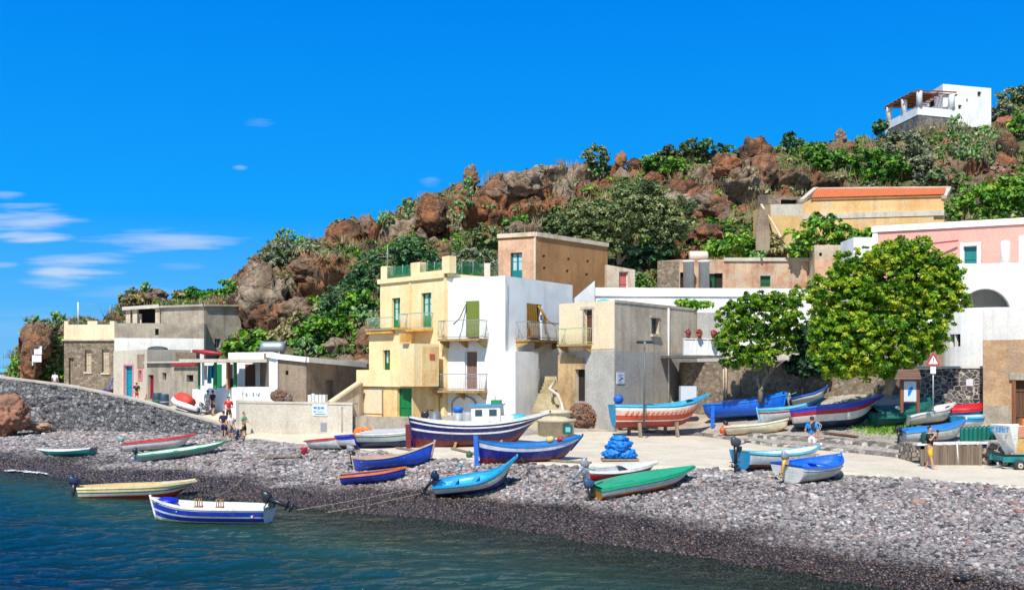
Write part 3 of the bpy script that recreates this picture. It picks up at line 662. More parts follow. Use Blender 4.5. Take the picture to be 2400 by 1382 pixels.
def opening(root, W, r, kind, fm, pm=None, depth=.3, label=None):
    """a door or window in a recess: leaf or pane, and a frame as its sub-part"""
    u0, u1, a, b = r; nm = 'window' if kind in ('window', 'shutter', 'grid') else ('curtain' if kind == 'curtain' else 'door')
    pm = pm or GLASS
    mb = MB(); off = -depth+.07
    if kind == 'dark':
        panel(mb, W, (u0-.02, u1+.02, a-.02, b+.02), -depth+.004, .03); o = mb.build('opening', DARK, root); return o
    if kind in ('plank', 'shutter'):
        n = max(2, int((u1-u0)/.16)); w = (u1-u0)/n
        for k in range(n): panel(mb, W, (u0+k*w+.006, u0+(k+1)*w-.006, a, b), off-.012*(k % 2), .05)
        panel(mb, W, (u0, u1, a, b), -depth+.01, .03, 0); panel(mb, W, (u0+.03, u1-.03, a+(b-a)*.3, a+(b-a)*.3+.09), off+.03, .028); panel(mb, W, (u0+.03, u1-.03, a+(b-a)*.78, a+(b-a)*.78+.09), off+.03, .028)
        mats = [pm]
    elif kind == 'glazed':   # french door: panels below, tall panes above
        mid = (u0+u1)/2; mats = [fm, pm]
        for (x0, x1) in ((u0+.02, mid-.008), (mid+.008, u1-.02)):
            zc = a+(b-a)*.36
            panel(mb, W, (x0, x1, a, zc), off, .04)
            panel(mb, W, (x0, x0+.07, zc, b), off, .04); panel(mb, W, (x1-.07, x1, zc, b), off, .04)
            panel(mb, W, (x0+.07, x1-.07, b-.08, b), off, .04); panel(mb, W, (x0+.07, x1-.07, zc, b-.08), off-.025, .012, 1)
            panel(mb, W, (x0+.07, x1-.07, zc+(b-zc)*.5, zc+(b-zc)*.5+.03), off-.003, .03)
    elif kind == 'curtain':
        n = 16; mats = [pm]; vs = []; fs = []
        for k in range(n+1):
            u = u0+(u1-u0)*k/n; o_ = .03+.04*sin(k*1.9)+.02*sin(k*.7)
            vs += [W.pt(u, a+.02*sin(k), o_+.02), W.pt(u, (a+b)/2, o_), W.pt(u, b, o_*.4)]
        for k in range(n):
            for j in range(2): fs.append((k*3+j, k*3+3+j, k*3+4+j, k*3+1+j))
        mb.add(vs, fs, 0, True)
        vs2 = [v-Vector((W.n.x, W.n.y, 0))*.015 for v in vs]; mb.add(vs2, fs, 0, True)
        bk = MB(); panel(bk, W, (u0, u1, a, b), -depth+.004, .03); bk.build('opening', DARK, root)
    else:
        panel(mb, W, (u0, u1, a, b), off-.03, .02); mats = [pm]
    o = mb.build(nm, mats, root)
    if kind in ('window', 'glazed', 'plank', 'shutter', 'grid'):
        f = MB(); w = .05
        panel(f, W, (u0+.002, u0+w, a, b), off+.05, .09); panel(f, W, (u1-w, u1-.002, a, b), off+.05, .09)
        panel(f, W, (u0+w, u1-w, b-w, b-.002), off+.049, .088); panel(f, W, (u0+w, u1-w, a+.002, a+w*.8), off+.049, .088)
        if kind in ('window', 'grid'):
            panel(f, W, ((u0+u1)/2-.02, (u0+u1)/2+.02, a+w*.8, b-w), off+.02, .05); panel(f, W, (u0+w, u1-w, (a+b)/2-.015, (a+b)/2+.015), off+.014, .04)
        f.build('frame', fm, o)
    return o
def house(name, label, pts, zs, mats, ops=(), cat='house', bands=None, depth=3.5, z0=None, group=None, part='wall', roofmat=None, thick=None, back=None):
    """pts: [(px, distance)...] left to right; zs: top heights (one or one per point); ops: (wall index, pixel rect, kind, frame mat, panel mat)"""
    pl = [Vector(XY(*p)) for p in pts]; zt = zs if hasattr(zs, '__len__') else [zs]*len(pl)
    if z0 is None: z0 = min(gxy(p.x, p.y) for p in pl)-.6
    c = sum(pl, Vector((0, 0)))/len(pl)
    root = thing(name, label, cat, (c.x, c.y, z0), group=group)
    mb = MB(); Ws = []
    for i in range(len(pl)-1):
        W = Wall(pl[i], pl[i+1]); W.z0 = z0; Ws.append(W)
        rs = [W.rect(o[1]) for o in ops if o[0] == i]
        wall_cells(mb, W, z0, zt[i], zt[i+1], rs, .3, 0, bands)
    if back is None:
        if len(pl) == 3 and not thick and abs(Ws[0].t.x*Ws[1].t.y-Ws[0].t.y*Ws[1].t.x) < .3: bk = [pl[-1]-Ws[-1].n*depth, pl[0]-Ws[0].n*depth]
        elif len(pl) >= 3 and not thick:
            q = pl[0]+(pl[-1]-pl[1]) if len(pl) == 3 else None
            bk = [q] if q is not None else [pl[-1]-Ws[-1].n*0+Vector((0, depth)), pl[0]+Vector((0, depth))]
        else:
            dpt = thick or depth; bk = [pl[-1]-Ws[-1].n*dpt, pl[0]-Ws[0].n*dpt]
    else: bk = [Vector(XY(*p)) for p in back]
    ring = pl+bk; zr = list(zt)+([zt[-1], zt[0]] if len(bk) == 2 else [min(zt)])
    for i in range(len(pl)-1, len(ring)):
        a, b = ring[i], ring[(i+1) % len(ring)]; za, zb = zr[i], zr[(i+1) % len(ring)]
        mb.quad((a.x, a.y, z0), (b.x, b.y, z0), (b.x, b.y, zb), (a.x, a.y, za), 0)
    mb.add([(p.x, p.y, z) for p, z in zip(ring, zr)], [tuple(range(len(ring)))], len(mats) if roofmat else 0)
    mb.build(part, list(mats)+([roofmat] if roofmat else []), root)
    for o in ops: opening(root, Ws[o[0]], Ws[o[0]].rect(o[1]), o[2], o[3], o[4] if len(o) > 4 else None)
    return root, Ws
def coping(root, W, z, h=.1, over=.06, mat=None, th=.3, name='coping'):
    mb = MB(); panel(mb, W, (-over, W.L+over, z, z+h), over, th+over); return mb.build(name, mat, root)
def balcony(root, W, px0, px1, pyf, pyr, dep, slabm, railm, belly=.12, brackets=3, spacing=.11, solid=None, slabth=.14):
    u0, u1, z, zr = W.rect((px0, pyr, px1, pyf)); s = MB()
    panel(s, W, (u0, u1, z-slabth, z), dep, dep)
    b = s.build('balcony', slabm, root)
    r = MB()
    for zz in (zr, z+.1):
        for (p, q) in (((u0+.03, 0), (u0+.03, dep-.05)), ((u0+.03, dep-.05), (u1-.03, dep-.05)), ((u1-.03, dep-.05), (u1-.03, 0))):
            r.bar(W.pt(p[0], zz, p[1]), W.pt(q[0], zz, q[1]), .045)
    n = int((u1-u0)/spacing); m = int(dep/spacing)
    spots = [(u0+.03+(u1-u0-.06)*k/n, dep-.05, 0, 1) for k in range(n+1)]+[(u0+.03, dep*k/m, -1, 0) for k in range(1, m)]+[(u1-.03, dep*k/m, 1, 0) for k in range(1, m)]
    for (u, o, su, so) in spots:
        h = zr-z
        if belly: r.tube([W.pt(u+su*bx, z+h*t+.02, o+so*bx) for t, bx in ((0.06, .3*belly), (.22, belly), (.45, .75*belly), (.7, .1*belly), (.97, 0))], .012, 4)
        else: r.tube([W.pt(u, z+.03, o), W.pt(u, zr, o)], .012, 4)
    r.build('railing', railm, b)
    for k in range(brackets):
        u = u0+.15+(u1-u0-.3)*k/max(1, brackets-1); c = MB()
        p = [W.pt(u-.07, z-slabth, 0), W.pt(u-.07, z-slabth, dep*.85), W.pt(u-.07, z-slabth-.1, dep*.85), W.pt(u-.07, z-slabth-.42, 0)]
        q = [v+Vector((W.t.x, W.t.y, 0))*.14 for v in p]
        c.add(p+q, [(0, 1, 2, 3), (4, 7, 6, 5), (0, 4, 5, 1), (1, 5, 6, 2), (2, 6, 7, 3), (3, 7, 4, 0)]); c.build('bracket', slabm, b)
    return b
WHITE = plaster('white_limewash', C8(250, 249, 246, .9), C8(214, 208, 196), .5, .4, .22, .2)
WHITEG = plaster('aged_white_limewash', C8(240, 237, 230), C8(198, 192, 182), .5, .5, .35, .3)
YEL = plaster('yellow_render', C8(254, 226, 174, .88), C8(242, 192, 128), .55, .4, .2, .2)
YELP = plaster('peeling_yellow_render', C8(248, 216, 156, .84), C8(224, 166, 100), .7, .6, .5, .3)
BEI = plaster('cream_render', C8(240, 220, 184, .84), C8(214, 186, 146), .5, .4, .3, .2)
BEIG = plaster('grey_beige_render', C8(222, 204, 178, .82), C8(164, 144, 120), .7, .4, .5, .35)
GREY = plaster('grey_painted_render', C8(190, 186, 178, .8), C8(146, 142, 136), .6, .5, .3, .3, None)
TAN = plaster('tan_rubble_render', C8(190, 140, 88, .74), C8(140, 100, 64), .7, .6, .3, .8)
PINKB = plaster('pink_beige_render', C8(226, 184, 152, .8), C8(180, 134, 106), .6, .8, .4, .4)
STONEB = stones('brown_fieldstone', [C8(140, 124, 104), C8(108, 96, 82), C8(170, 152, 128), C8(128, 104, 84)], C8(168, 154, 132), 4.2, .05, .8)
LAVA = stones('lava_stone_wall', [(.12, .118, .122, 1), (.2, .19, .19, 1), (.08, .08, .085, 1), (.26, .245, .24, 1)], (.055, .055, .06, 1), 2.4, .06, 1.)
MOS = stones('dark_stones_pale_mortar', [C8(96, 92, 92), C8(72, 68, 70), C8(128, 118, 110), C8(60, 58, 60)], C8(206, 196, 178), 3.3, .07, .7)
CONC = plaster('grey_concrete', C8(186, 174, 156, .78), C8(136, 122, 106), .8, .7, .6, .45)
CONCL = plaster('pale_concrete', C8(214, 204, 186, .8), C8(180, 168, 150), .6, .5, .4, .3)
BROWNR = plaster('brown_grey_render', C8(168, 148, 126, .74), C8(116, 98, 82), .8, .6, .5, .5)
ROUGH = plaster('eroded_plaster', C8(204, 168, 130, .76), C8(160, 108, 70), .8, .8, .2, .9, C8(158, 152, 138, .8))
RUIN = plaster('ruined_pink_render', C8(216, 186, 154, .78), C8(164, 92, 60), .7, .7, .6, .6, C8(188, 178, 160, .8))
BARN = plaster('ochre_barn_render', C8(236, 196, 134, .8), C8(204, 148, 84), .7, .4, .3, .4, C8(214, 200, 170, .8))
PINK = plaster('pink_render', C8(238, 172, 156, .84), C8(226, 156, 140), .4, .4, .12, .15)
BRIM = flat('green_paint', C8(20, 130, 72), .45); BLUEGR = flat('teal_paint', C8(20, 130, 130), .45); REDP = flat('red_paint', C8(176, 44, 48), .5)
GREEND = flat('dark_green_paint', C8(22, 96, 52), .5); BROWNP = wood('brown_door_wood', C8(120, 82, 56), C8(70, 46, 34)); OLDW = wood('weathered_wood', C8(168, 150, 128), C8(104, 88, 72))
OLIVEC = flat('olive_green_cloth', C8(116, 130, 44), .8, 0, .3, 8); OCHC = flat('ochre_cloth', C8(164, 118, 20), .8, 0, .3, 8); BROWNC = flat('brown_cloth', C8(140, 108, 96), .8, 0, .3, 8)
TILE = flat('orange_roof_tiles', C8(220, 124, 70), .8, 0, .4, 5)
WOODB = wood('brown_wood', C8(150, 92, 58), C8(96, 56, 36)); PINKP = flat('pink_paint', C8(232, 128, 142), .6); BLUED = flat('sky_blue_paint', C8(20, 120, 176), .5)
SLAB = plaster('crumbling_slab', C8(190, 160, 108, .75), C8(140, 104, 62), .9, 1.2, .3, .6)
YSLAB = plaster('yellow_slab', C8(232, 176, 84, .8), C8(200, 130, 52), .8, 1.2, .3, .5)

# --- white house ---
WT = EYE+224*65/FPX
root, Ws = house('white_house', 'tall white cubic house with two balconies on its front, right of the yellow house', [(1031, 67.2), (1184, 65), (1342, 72)], WT, [WHITE],
    [(0, (1092, 705, 1122, 792), 'dark', WHITE), (0, (1089, 822, 1118, 912), 'plank', WHITE, BROWNC), (1, (1235, 712, 1270, 795), 'dark', WHITE)])
for wi, rc, mt, lb in ((0, (1095, 706, 1124, 788), OLIVEC, 'olive green door curtain'), (1, (1234, 712, 1258, 790), OCHC, 'ochre door curtain')):
    W = Ws[wi]; u0, u1, a, b = W.rect(rc); m = MB(); vs = []; n = 14
    for k in range(n+1):
        u = u0+(u1-u0)*k/n; o = .05+.035*sin(k*2.1)
        vs += [W.pt(u, a, o+.06), W.pt(u, (a+b)/2, o+.03), W.pt(u, b, o*.5)]
    fs = [(k*3+j, k*3+3+j, k*3+4+j, k*3+1+j) for k in range(n) for j in range(2)]; m.add(vs, fs, 0, True)
    m.add([v-Vector((W.n.x, W.n.y, 0))*.02 for v in vs], fs, 0, True)
    sx = (-.55, -.05) if wi == 0 else (1.15, 1.0)   # cloth pulled out over the railing
    e = u0 if wi == 0 else u1
    m.tube([W.pt(e+(0 if wi == 0 else .0), b-.1, .08), W.pt(e+sx[0]*.5, (a+b)/2, .5), W.pt(e+sx[0]*.8, a+.75, .9)], [.05, .04, .05], 5)
    if wi == 1: m.tube([W.pt(u1+.1, b-.05, .08), W.pt(u1+.5, (a+b)/2+.3, .3), W.pt(u1+.55, a+.2, .35)], [.07, .09, .07], 6)
    o = m.build('curtain', mt, root); o['label'] = lb
balcony(root, Ws[0], 1046, 1143, 794, 752, 1.05, SLAB, IRON, .16)
balcony(root, Ws[0], 1034, 1143, 914, 876, 1.05, SLAB, IRON, 0)
balcony(root, Ws[1], 1208, 1298, 797, 757, 1.05, SLAB, IRON, .16)
ar = MB(); W = Ws[0]; ua, da = W.hit(1060); ub, _ = W.hit(1116); zb_ = zat(985, da); zt_ = zat(944, da); n = 14; rr = (ub-ua)/2
pts = [W.pt(ua, zb_-.5, .04)]+[W.pt((ua+ub)/2-rr*cos(pi*k/n), zt_+rr*.62*sin(pi*k/n)-.1, .04) for k in range(n+1)]+[W.pt(ub, zb_-.5, .04)]
ar.tube(pts, .055, 6); ar.build('door_arch', IRON, root)
# stair box against the right corner
m = MB(); m.tube([P(1263, 868, 66.2), P(1263, 925, 66.2)], .07, 6); m.tube([P(1263, 868, 66.2), P(1268, 862, 67)], .07, 6); m.build('drainpipe', flat('dark_pipe', C8(110, 104, 98), .6), root)
m = MB(); m.tube([P(1187, 650, 64.9), P(1186, 820, 64.9)], .025, 5); m.build('cable', IRON, root)
root, _ = house('stair_box', 'low white windowless block built against the foot of the white house', [(1176, 65.4), (1208, 64.2), (1262, 66.6)], EYE+47*64.6/FPX, [WHITE], [], 'extension')
# roof terrace pillar and green netting behind the white house
o = MB(); o.bar(P(1142, 650, 70), P(1142, 617, 70), .38); tag(o.build('terrace_pillar', CONCL), 'short pale pillar standing on the roof terrace between green nets', 'pillar')
NET = bpy.data.materials.new('green_netting'); NET.use_nodes = True
_nt = NET.node_tree; _nt.nodes.clear(); _o = N(_nt, 'ShaderNodeOutputMaterial'); _b = N(_nt, 'ShaderNodeBsdfPrincipled', {'Base Color': C8(14, 112, 72), 'Roughness': .7}); _t = N(_nt, 'ShaderNodeBsdfTransparent')
_tc = N(_nt, 'ShaderNodeTexCoord'); _n = N(_nt, 'ShaderNodeTexNoise', {'Vector': _tc.outputs['Object'], 'Scale': 40.}); _m = N(_nt, 'ShaderNodeMixShader', {0: ramp(_nt, _n.outputs[0], [(.35, (.25, .25, .25, 1)), (.55, (1, 1, 1, 1))]), 1: _t.outputs[0], 2: _b.outputs[0]}); _nt.links.new(_m.outputs[0], _o.inputs[0])
NETL = NET.copy(); 
for n_ in NETL.node_tree.nodes:
    if n_.type == 'VALTORGB': n_.color_ramp.elements[0].color = (.12, .12, .12, 1); n_.color_ramp.elements[1].color = (.55, .55, .55, 1)
def net_fence(label, a, b, h, mat, n=3):
    t = thing('net_fence', label, 'fence', tuple((a+b)/2), group='green netting round the roof terraces')
    m = MB(); k = 10; vs = []
    d = (b-a); nn = Vector((d.y, -d.x, 0)).normalized()
    for i in range(k+1):
        p = a+d*i/k+nn*.03*sin(i*2.3); vs += [p, p+Vector((0, 0, h))]
    m.add(vs, [(2*i, 2*i+2, 2*i+3, 2*i+1) for i in range(k)]); m.build('net', mat, t, fix=False)
    for i in range(n+1):
        q = MB(); p = a+d*i/n; q.tube([p-Vector((0, 0, .1)), p+Vector((0, 0, h+.08))], .02, 5); q.build('post', IRON, t)
net_fence('green netting around the terrace behind the white house roof', P(1056, 648, 69.5), P(1135, 650, 70), .95, NETL)
net_fence('green netting between the pale pillar and the brown tower house', P(1150, 650, 70), P(1168, 650, 72), .95, NETL, 1)

# --- yellow house ---
root, Ws = house('yellow_house', 'tall yellow rendered house with green doors and two upper balconies', [(891, 71.6), (1041, 66.7)], [EYE+214*71.6/FPX, EYE+230*66.7/FPX], [YEL],
    [(0, (918, 698, 938, 777), 'glazed', BRIM, GLASSL), (0, (987, 686, 1011, 768), 'glazed', BRIM, GLASSL)], depth=6)
W = Ws[0]; zc = EYE+214*71.6/FPX; cm = MB(); panel(cm, W, (-.15, W.L+.0, zc-.28, zc+.02), .14, .4); cm.build('cornice', YEL, root)
cm = MB(); u_, d_ = W.hit(962); panel(cm, W, (u_-.12, u_+.12, zc-6.6, zc-.29), .05, .06); cm.build('pilaster', YELP, root)
for (x0, x1, y0, y1) in ((893, 907, 624, 656), (963, 984, 615, 652), (1037, 1054, 600, 650)):
    p = MB(); u0, u1, a, b = W.rect((x0, y0, x1, y1)); panel(p, W, (u0, u1, zc, b), .02, .55); p.build('roof_pillar', YEL, root)
for x0, x1 in ((907, 963), (984, 1037)):
    p = MB(); u0, u1, a, b = W.rect((x0, 620, x1, 640)); panel(p, W, (u0, u1, zc+.02, zc+.22), 0, .25); p.build('parapet', YEL, root)
balcony(root, W, 955, 1016, 772, 735, .8, YSLAB, IRONG, 0, 0)
zz = EYE+95*70.4/FPX
v2, W2 = house('yellow_house', 'x', [(865, 70.3), (936, 68.0)], zz, [YEL], [(0, (897, 820, 914, 867), 'glazed', GREEND, GLASSL)], depth=4)
v3, W3 = house('yellow_house', 'x', [(842, 69.2), (966, 65.7), (1028, 66.9)], EYE+3*66/FPX, [YELP], [(0, (931, 909, 965, 976), 'plank', BRIM, BRIM)], depth=3)
v4, W4 = house('yellow_house', 'x', [(934, 66.0), (970, 64.6), (1029, 66.0)], EYE+65*65/FPX, [YEL], [], z0=zat(905, 65))
b2 = MB(); panel(b2, W2[0], (-.1, W2[0].L+.1, zz-.02, zz+.12), .25, .6); b2.build('cornice', YSLAB, v2)
balcony(v2, W2[0], 868, 926, 777, 745, .35, YSLAB, IRONG, 0, 0)
b3 = MB(); panel(b3, W3[0], (-.1, W3[0].L-1.0, EYE-.95, EYE+.1), .16, .3); b3.build('parapet', YEL, v3)
b4 = MB(); u0, u1, a, b = W3[0].rect((838, 908, 899, 968)); panel(b4, W3[0], (u0, u1, a, b), .06, .08); b4.build('storage_panel', BEI, v3)
b5 = MB()
for (p0, p1) in (((u0, b), (u1, b)), ((u0, b), (u0, a-.3)), ((u1, b), (u1, a-.3))): b5.bar(W3[0].pt(p0[0], p0[1], .1), W3[0].pt(p1[0], p1[1], .1), .06)
b5.build('pipe', flat('brown_pipe', C8(140, 110, 92), .6), v3)
b6 = MB(); r_ = W4[1].rect((1006, 829, 1018, 842)); panel(b6, W4[1], r_, .06, .08); b6.build('meter_box', flat('rust_red_box', C8(206, 96, 62), .6), v4)
b7 = MB(); panel(b7, W4[1], W4[1].rect((988, 812, 1028, 905)), .02, .03); b7.build('patch', YELP, v4)
b8 = MB(); r_ = W2[0].rect((950, 782, 961, 800)); panel(b8, Wall(XY(948, 65.5), XY(970, 64.6)), Wall(XY(948, 65.5), XY(970, 64.6)).rect((949, 783, 962, 800)), .3, .4); b8.build('vent_box', YSLAB, v4)
for v in (v2, v3, v4):   # all tiers are one house
    for ch in [o for o in bpy.data.objects if o.parent == v]:
        ch.parent = root; ch.location = Vector(ch.location)+Vector(v.location)-Vector(root.location)
    bpy.data.objects.remove(v)
net_fence('dark green netting on the left bay of the yellow house roof', P(908, 655, 70.9), P(962, 650, 69.1), .82, NET)
net_fence('green netting on the right bay of the yellow house roof', P(985, 648, 68.5), P(1036, 643, 66.9), .8, NETL)
t = thing('tv_antenna', 'thin television antenna on the left corner of the yellow house roof', 'antenna', P(908, 655, 71.2)); m = MB()
m.tube([P(908, 660, 71.2), P(908, 572, 71.2)], .03, 5); m.build('mast', IRON, t)
m = MB(); m.tube([P(885, 602, 71.2), P(915, 601, 71.2)], .02, 4)
for x in (888, 894, 900, 906, 912): m.tube([P(x, 602, 70.9), P(x, 601, 71.6)], .014, 4)
m.build('aerial', IRON, t)
# outside stair left of the yellow house
m = MB(); a = [XY(770, 66.3), XY(842, 68.2)]; q0 = Vector((a[0][0], a[0][1], 0)); q1 = Vector((a[1][0], a[1][1], 0)); back = Vector((.35, 1., 0)).normalized()*1.1
tv = [(q0.x, q0.y, zat(949, 66.3)), (q1.x, q1.y, zat(897, 68.2)), (q1.x, q1.y, 1.5), (q0.x, q0.y, 1.5)]
t = thing('stair_wall', 'sloping cream stair wall rising to the left side of the yellow house', 'staircase', (q0.x, q0.y, 1.5))
m.add([Vector(v) for v in tv]+[Vector(v)+back for v in tv], [(0, 1, 2, 3), (4, 7, 6, 5), (0, 4, 5, 1), (1, 5, 6, 2), (2, 6, 7, 3), (3, 7, 4, 0)]); m.build('wall', BEIG, t)
m = MB(); m.bar(Vector(tv[0])+Vector((-.1, .05, .05)), Vector(tv[1])+Vector((0, .05, .05)), .42, 0, .14); m.build('coping', BEI, t)

# --- brown tower house behind ---
root, Ws = house('brown_tower_house', 'square brown rubble house with a turquoise door standing behind the white house', [(1168, 77.2), (1255, 76), (1424, 82.6)], EYE+322*76/FPX, [TAN, PINKB],
    [(0, (1197, 592, 1224, 655), 'glazed', BLUEGR, GLASSL)]+[(1, (x-3, y-3, x+3, y+3), 'dark', TAN) for x, y in ((1275, 600), (1333, 607), (1378, 612), (1276, 628), (1330, 635), (1375, 643))], z0=4, bands=None)
m = MB(); W = Ws[0]; zt_ = EYE+322*76/FPX
u0, u1, a, b = W.rect((1197, 592, 1224, 655))
for (x0, x1, z0_, z1_) in ((0, u0, 9, zt_-.35), (u1, W.L-.12, 9, zt_-.35), (u0, u1, b, zt_-.35)): panel(m, W, (x0, x1, z0_, z1_), .025, .03)
m.build('front_render', PINKB, root)
m = MB(); panel(m, W, (W.L-.12, W.L+.02, 8, zt_+.03), .04, .1); m.bar(Ws[1].pt(0, zt_-.02, .05), Ws[1].pt(Ws[1].L, zt_-.02, .05), .16, 0, .3); m.bar(W.pt(-.05, zt_-.02, .05), W.pt(W.L, zt_-.02, .05), .16, 0, .3); m.build('roof_edge', BEIG, root)
m = MB(); m.add([Ws[1].pt(0, zt_-4.9, .03), Ws[1].pt(Ws[1].L, zt_-4.9, .03), Ws[1].pt(Ws[1].L, zt_-2.2, .03), Ws[1].pt(0, zt_-2.2, .03)], [(0, 1, 2, 3)])
# small hut with pink door and dry wall
house('small_beige_hut', 'small beige hut with a faded pink door right of the brown house', [(1422, 82), (1488, 83)], [EYE+250*82/FPX, EYE+238*83/FPX], [BEIG], [(0, (1451, 636, 1473, 678), 'plank', WHITE, flat('faded_pink', C8(206, 116, 108), .7))], z0=8)

# --- beige house ---
BT = EYE+167*62/FPX
root, Ws = house('beige_house', 'beige house with its lower half painted grey, a small balcony and a drainpipe', [(1311, 65.6), (1440, 62), (1634, 71)], BT, [BEIG, GREY],
    [(0, (1368, 724, 1389, 806), 'plank', BEI, BROWNP), (0, (1348, 865, 1371, 940), 'dark', BEI), (1, (1527, 745, 1544, 783), 'window', OLDW, GLASS)], bands=[(EYE+48*62/FPX, 1)])
W = Ws[0]; m = MB(); u0, u1, a, b = W.rect((1368, 724, 1389, 806)); zm = EYE+52*63/FPX
for (x0, x1, z0_, z1_) in ((0, u0, zm, BT), (u1, W.L+.02, zm, BT), (u0, u1, b, BT), (u0, u1, zm, a)): panel(m, W, (x0, x1, z0_, z1_), .022, .024)
m.build('upper_render', BEI, root)
m = MB(); u0, u1, a, b = W.rect((1348, 865, 1371, 940)); zl = W.z0
panel(m, W, (-.1, u0, zl, zm-.3), .03, .03); panel(m, W, (u0, u1, b, zm-.5), .03, .03); m.build('old_render', plaster('stained_beige', C8(214, 180, 130, .8), C8(150, 120, 90), .9, .8, .6, .4), root)
balcony(root, W, 1326, 1388, 806, 770, .75, SLAB, flat('pale_rail', C8(190, 196, 150), .6), 0, 2)
m = MB(); panel(m, W, W.rect((1362, 718, 1394, 724)), .06, .08); u0, u1, a, b = W.rect((1368, 724, 1389, 806)); panel(m, W, (u0-.12, u0, a, b), .05, .07); panel(m, W, (u1, u1+.12, a, b), .05, .07); m.build('door_surround', CONCL, root)
W = Ws[1]; m = MB(); u_, d_ = W.hit(1564); m.tube([W.pt(u_, zat(722, d_), .09), W.pt(u_, zat(940, d_), .09)], .06, 8); m.build('drainpipe', WHITEG, root)
m = MB(); panel(m, W, (0, W.L, BT-.12, BT+.03), .04, .1); m.build('roof_edge', BEIG, root)
m = MB(); r_ = W.rect((1525, 783, 1547, 789)); panel(m, W, r_, .14, .16); r_ = W.rect((1524, 740, 1547, 745)); panel(m, W, r_, .05, .06); m.build('window_sill', BEIG, root)
m = MB(); r_ = W.rect((1445, 872, 1463, 899)); panel(m, W, r_, .03, .03); o = tag(m.build('poster', flat('poster_paper', C8(232, 236, 246), .6)), 'white paper poster with blue marks on the grey lower wall', 'poster')
m = MB(); u0, u1, a, b = r_; 
for k, (f0, f1, g0, g1) in enumerate(((.2, .8, .72, .78), (.2, .6, .6, .65), (.45, .8, .38, .55), (.25, .5, .25, .42), (.2, .75, .1, .14))): panel(m, W, (u0+(u1-u0)*f0, u0+(u1-u0)*f1, a+(b-a)*g0, a+(b-a)*g1), .034, .01)
m.build('printing', flat('blue_ink', C8(110, 130, 190), .6), o)
# annex, white parapet balcony
house('grey_annex', 'plain pale grey wall of the annex behind the white balcony box', [(1634, 70.5), (1700, 70.5)], EYE+138*70.5/FPX, [GREY], [], 'house', z0=3)
t = thing('white_balcony_box', 'white solid balcony with three flower pots along its top', 'balcony', P(1645, 838, 65)); m = MB()
W = Wall(XY(1602, 64.5), XY(1684, 65.5)); u0, u1, a, b = W.rect((1602, 795, 1684, 832)); panel(m, W, (u0, u1, a, b), 0, .15)
for uu in (u0, u0+.33*(u1-u0), u0+.67*(u1-u0), u1-.08): panel(m, W, (uu, uu+.08, a, b+.04), .03, .18)
panel(m, W, (u0, u1, b, b+.06), .05, .25); Wl = Wall(W.pt(u1, 0, 0)[:2], (W.pt(u1, 0, 0)-Vector((W.n.x, W.n.y, 0))*3)[:2]); panel(m, Wl, (0, 3, a, b), 0, .12); m.build('parapet', WHITE, t)
m = MB(); panel(m, W, (u0-.15, u1+.15, a-.16, a), .1, 3.2); m.build('slab', plaster('dark_slab', C8(130, 120, 112), C8(90, 82, 76), .7), t)
for (x, c, lb) in ((1613, C8(170, 60, 90), 'pot of magenta flowers, leftmost on the white balcony'), (1640, C8(176, 60, 40), 'small pot of red flowers at the middle of the white balcony'), (1673, C8(196, 80, 60), 'pot of red flowers at the right end of the white balcony')):
    p = P(x, 795, 64.6); z = b+.06; q = thing('flower_pot', lb, 'plant pot', (p.x, W.pt(0, 0, -.08).y+.1, z), group='flower pots on the white balcony')
    m = MB(); m.lathe([(.0, 0), (.1, 0), (.15, .2), (.16, .22), (.0, .22)], (0, 0, 0), 10); m.build('pot', flat('terracotta', C8(176, 96, 62), .8), q, False)
    m = MB()
    for k in range(46):
        v = Vector((random.gauss(0, 1), random.gauss(0, 1), random.gauss(0, .8))).normalized()*.19*random.uniform(.6, 1.1); m.ball((v.x, v.y, v.z+.36), .045, n=5, jit=.3)
    m.build('flowers', flat('blossom', c, .7), q, False)
# retaining wall behind the boats
root, Ws = house('brown_retaining_wall', 'long brown fieldstone retaining wall behind the boats under the ficus trees', [(1604, 66.5), (1700, 64), (1905, 62), (2125, 59)], [zat(848, 66.5), zat(850, 64), zat(845, 62), zat(835, 59)], [STONEB], [], 'wall', depth=3)
m = MB()
for x in (1696, 1702): m.tube([P(x, 852, 63.7), P(x, 950, 63.7)], .05, 6)
m.build('drainpipe', BEIG, root)
m = MB(); panel(m, Ws[1], Ws[1].rect((1706, 872, 1735, 950)), .05, .06); m.build('plaster_patch', BROWNR, root)

# --- long white building and the ruin above ---
LT = EYE+195*74/FPX
root, Ws = house('long_white_building', 'long low white building with a plain parapet behind the beige house', [(1392, 74), (1900, 75)], [LT, LT], [WHITE], [], z0=5, depth=4)
m = MB(); panel(m, Ws[0], (-.1, Ws[0].L, LT-.55, LT+.03), .12, .5); m.build('cornice', WHITE, root)
m = MB(); a, b = XY(1344, 72.5), XY(1394, 73.7); m.add([(a[0], a[1], 6), (b[0], b[1], 6), (b[0], b[1], LT+.5), (a[0], a[1], zat(700, 72.5)), (a[0], a[1]+1, 6), (b[0], b[1]+1, 6), (b[0], b[1]+1, LT+.5), (a[0], a[1]+1, zat(700, 72.5))], [(0, 1, 2, 3), (4, 7, 6, 5), (3, 2, 6, 7), (0, 3, 7, 4), (1, 5, 6, 2)]); m.build('gable_wall', WHITE, root)
root, Ws = house('ruined_long_house', 'long half ruined house with peeling pink render and straw covered roof edge', [(1541, 84.5), (1592, 84), (1908, 84)], [zat(612, 84.5), zat(608, 84), zat(607, 84)], [RUIN, STONEB],
    [(1, (1594, 638, 1609, 680), 'dark', BEIG), (1, (1676, 640, 1694, 680), 'dark', BEIG), (1, (1661, 641, 1676, 680), 'plank', GREEND, GREEND), (1, (1782, 646, 1806, 672), 'shutter', GREEND, GREEND)], z0=8, depth=4)
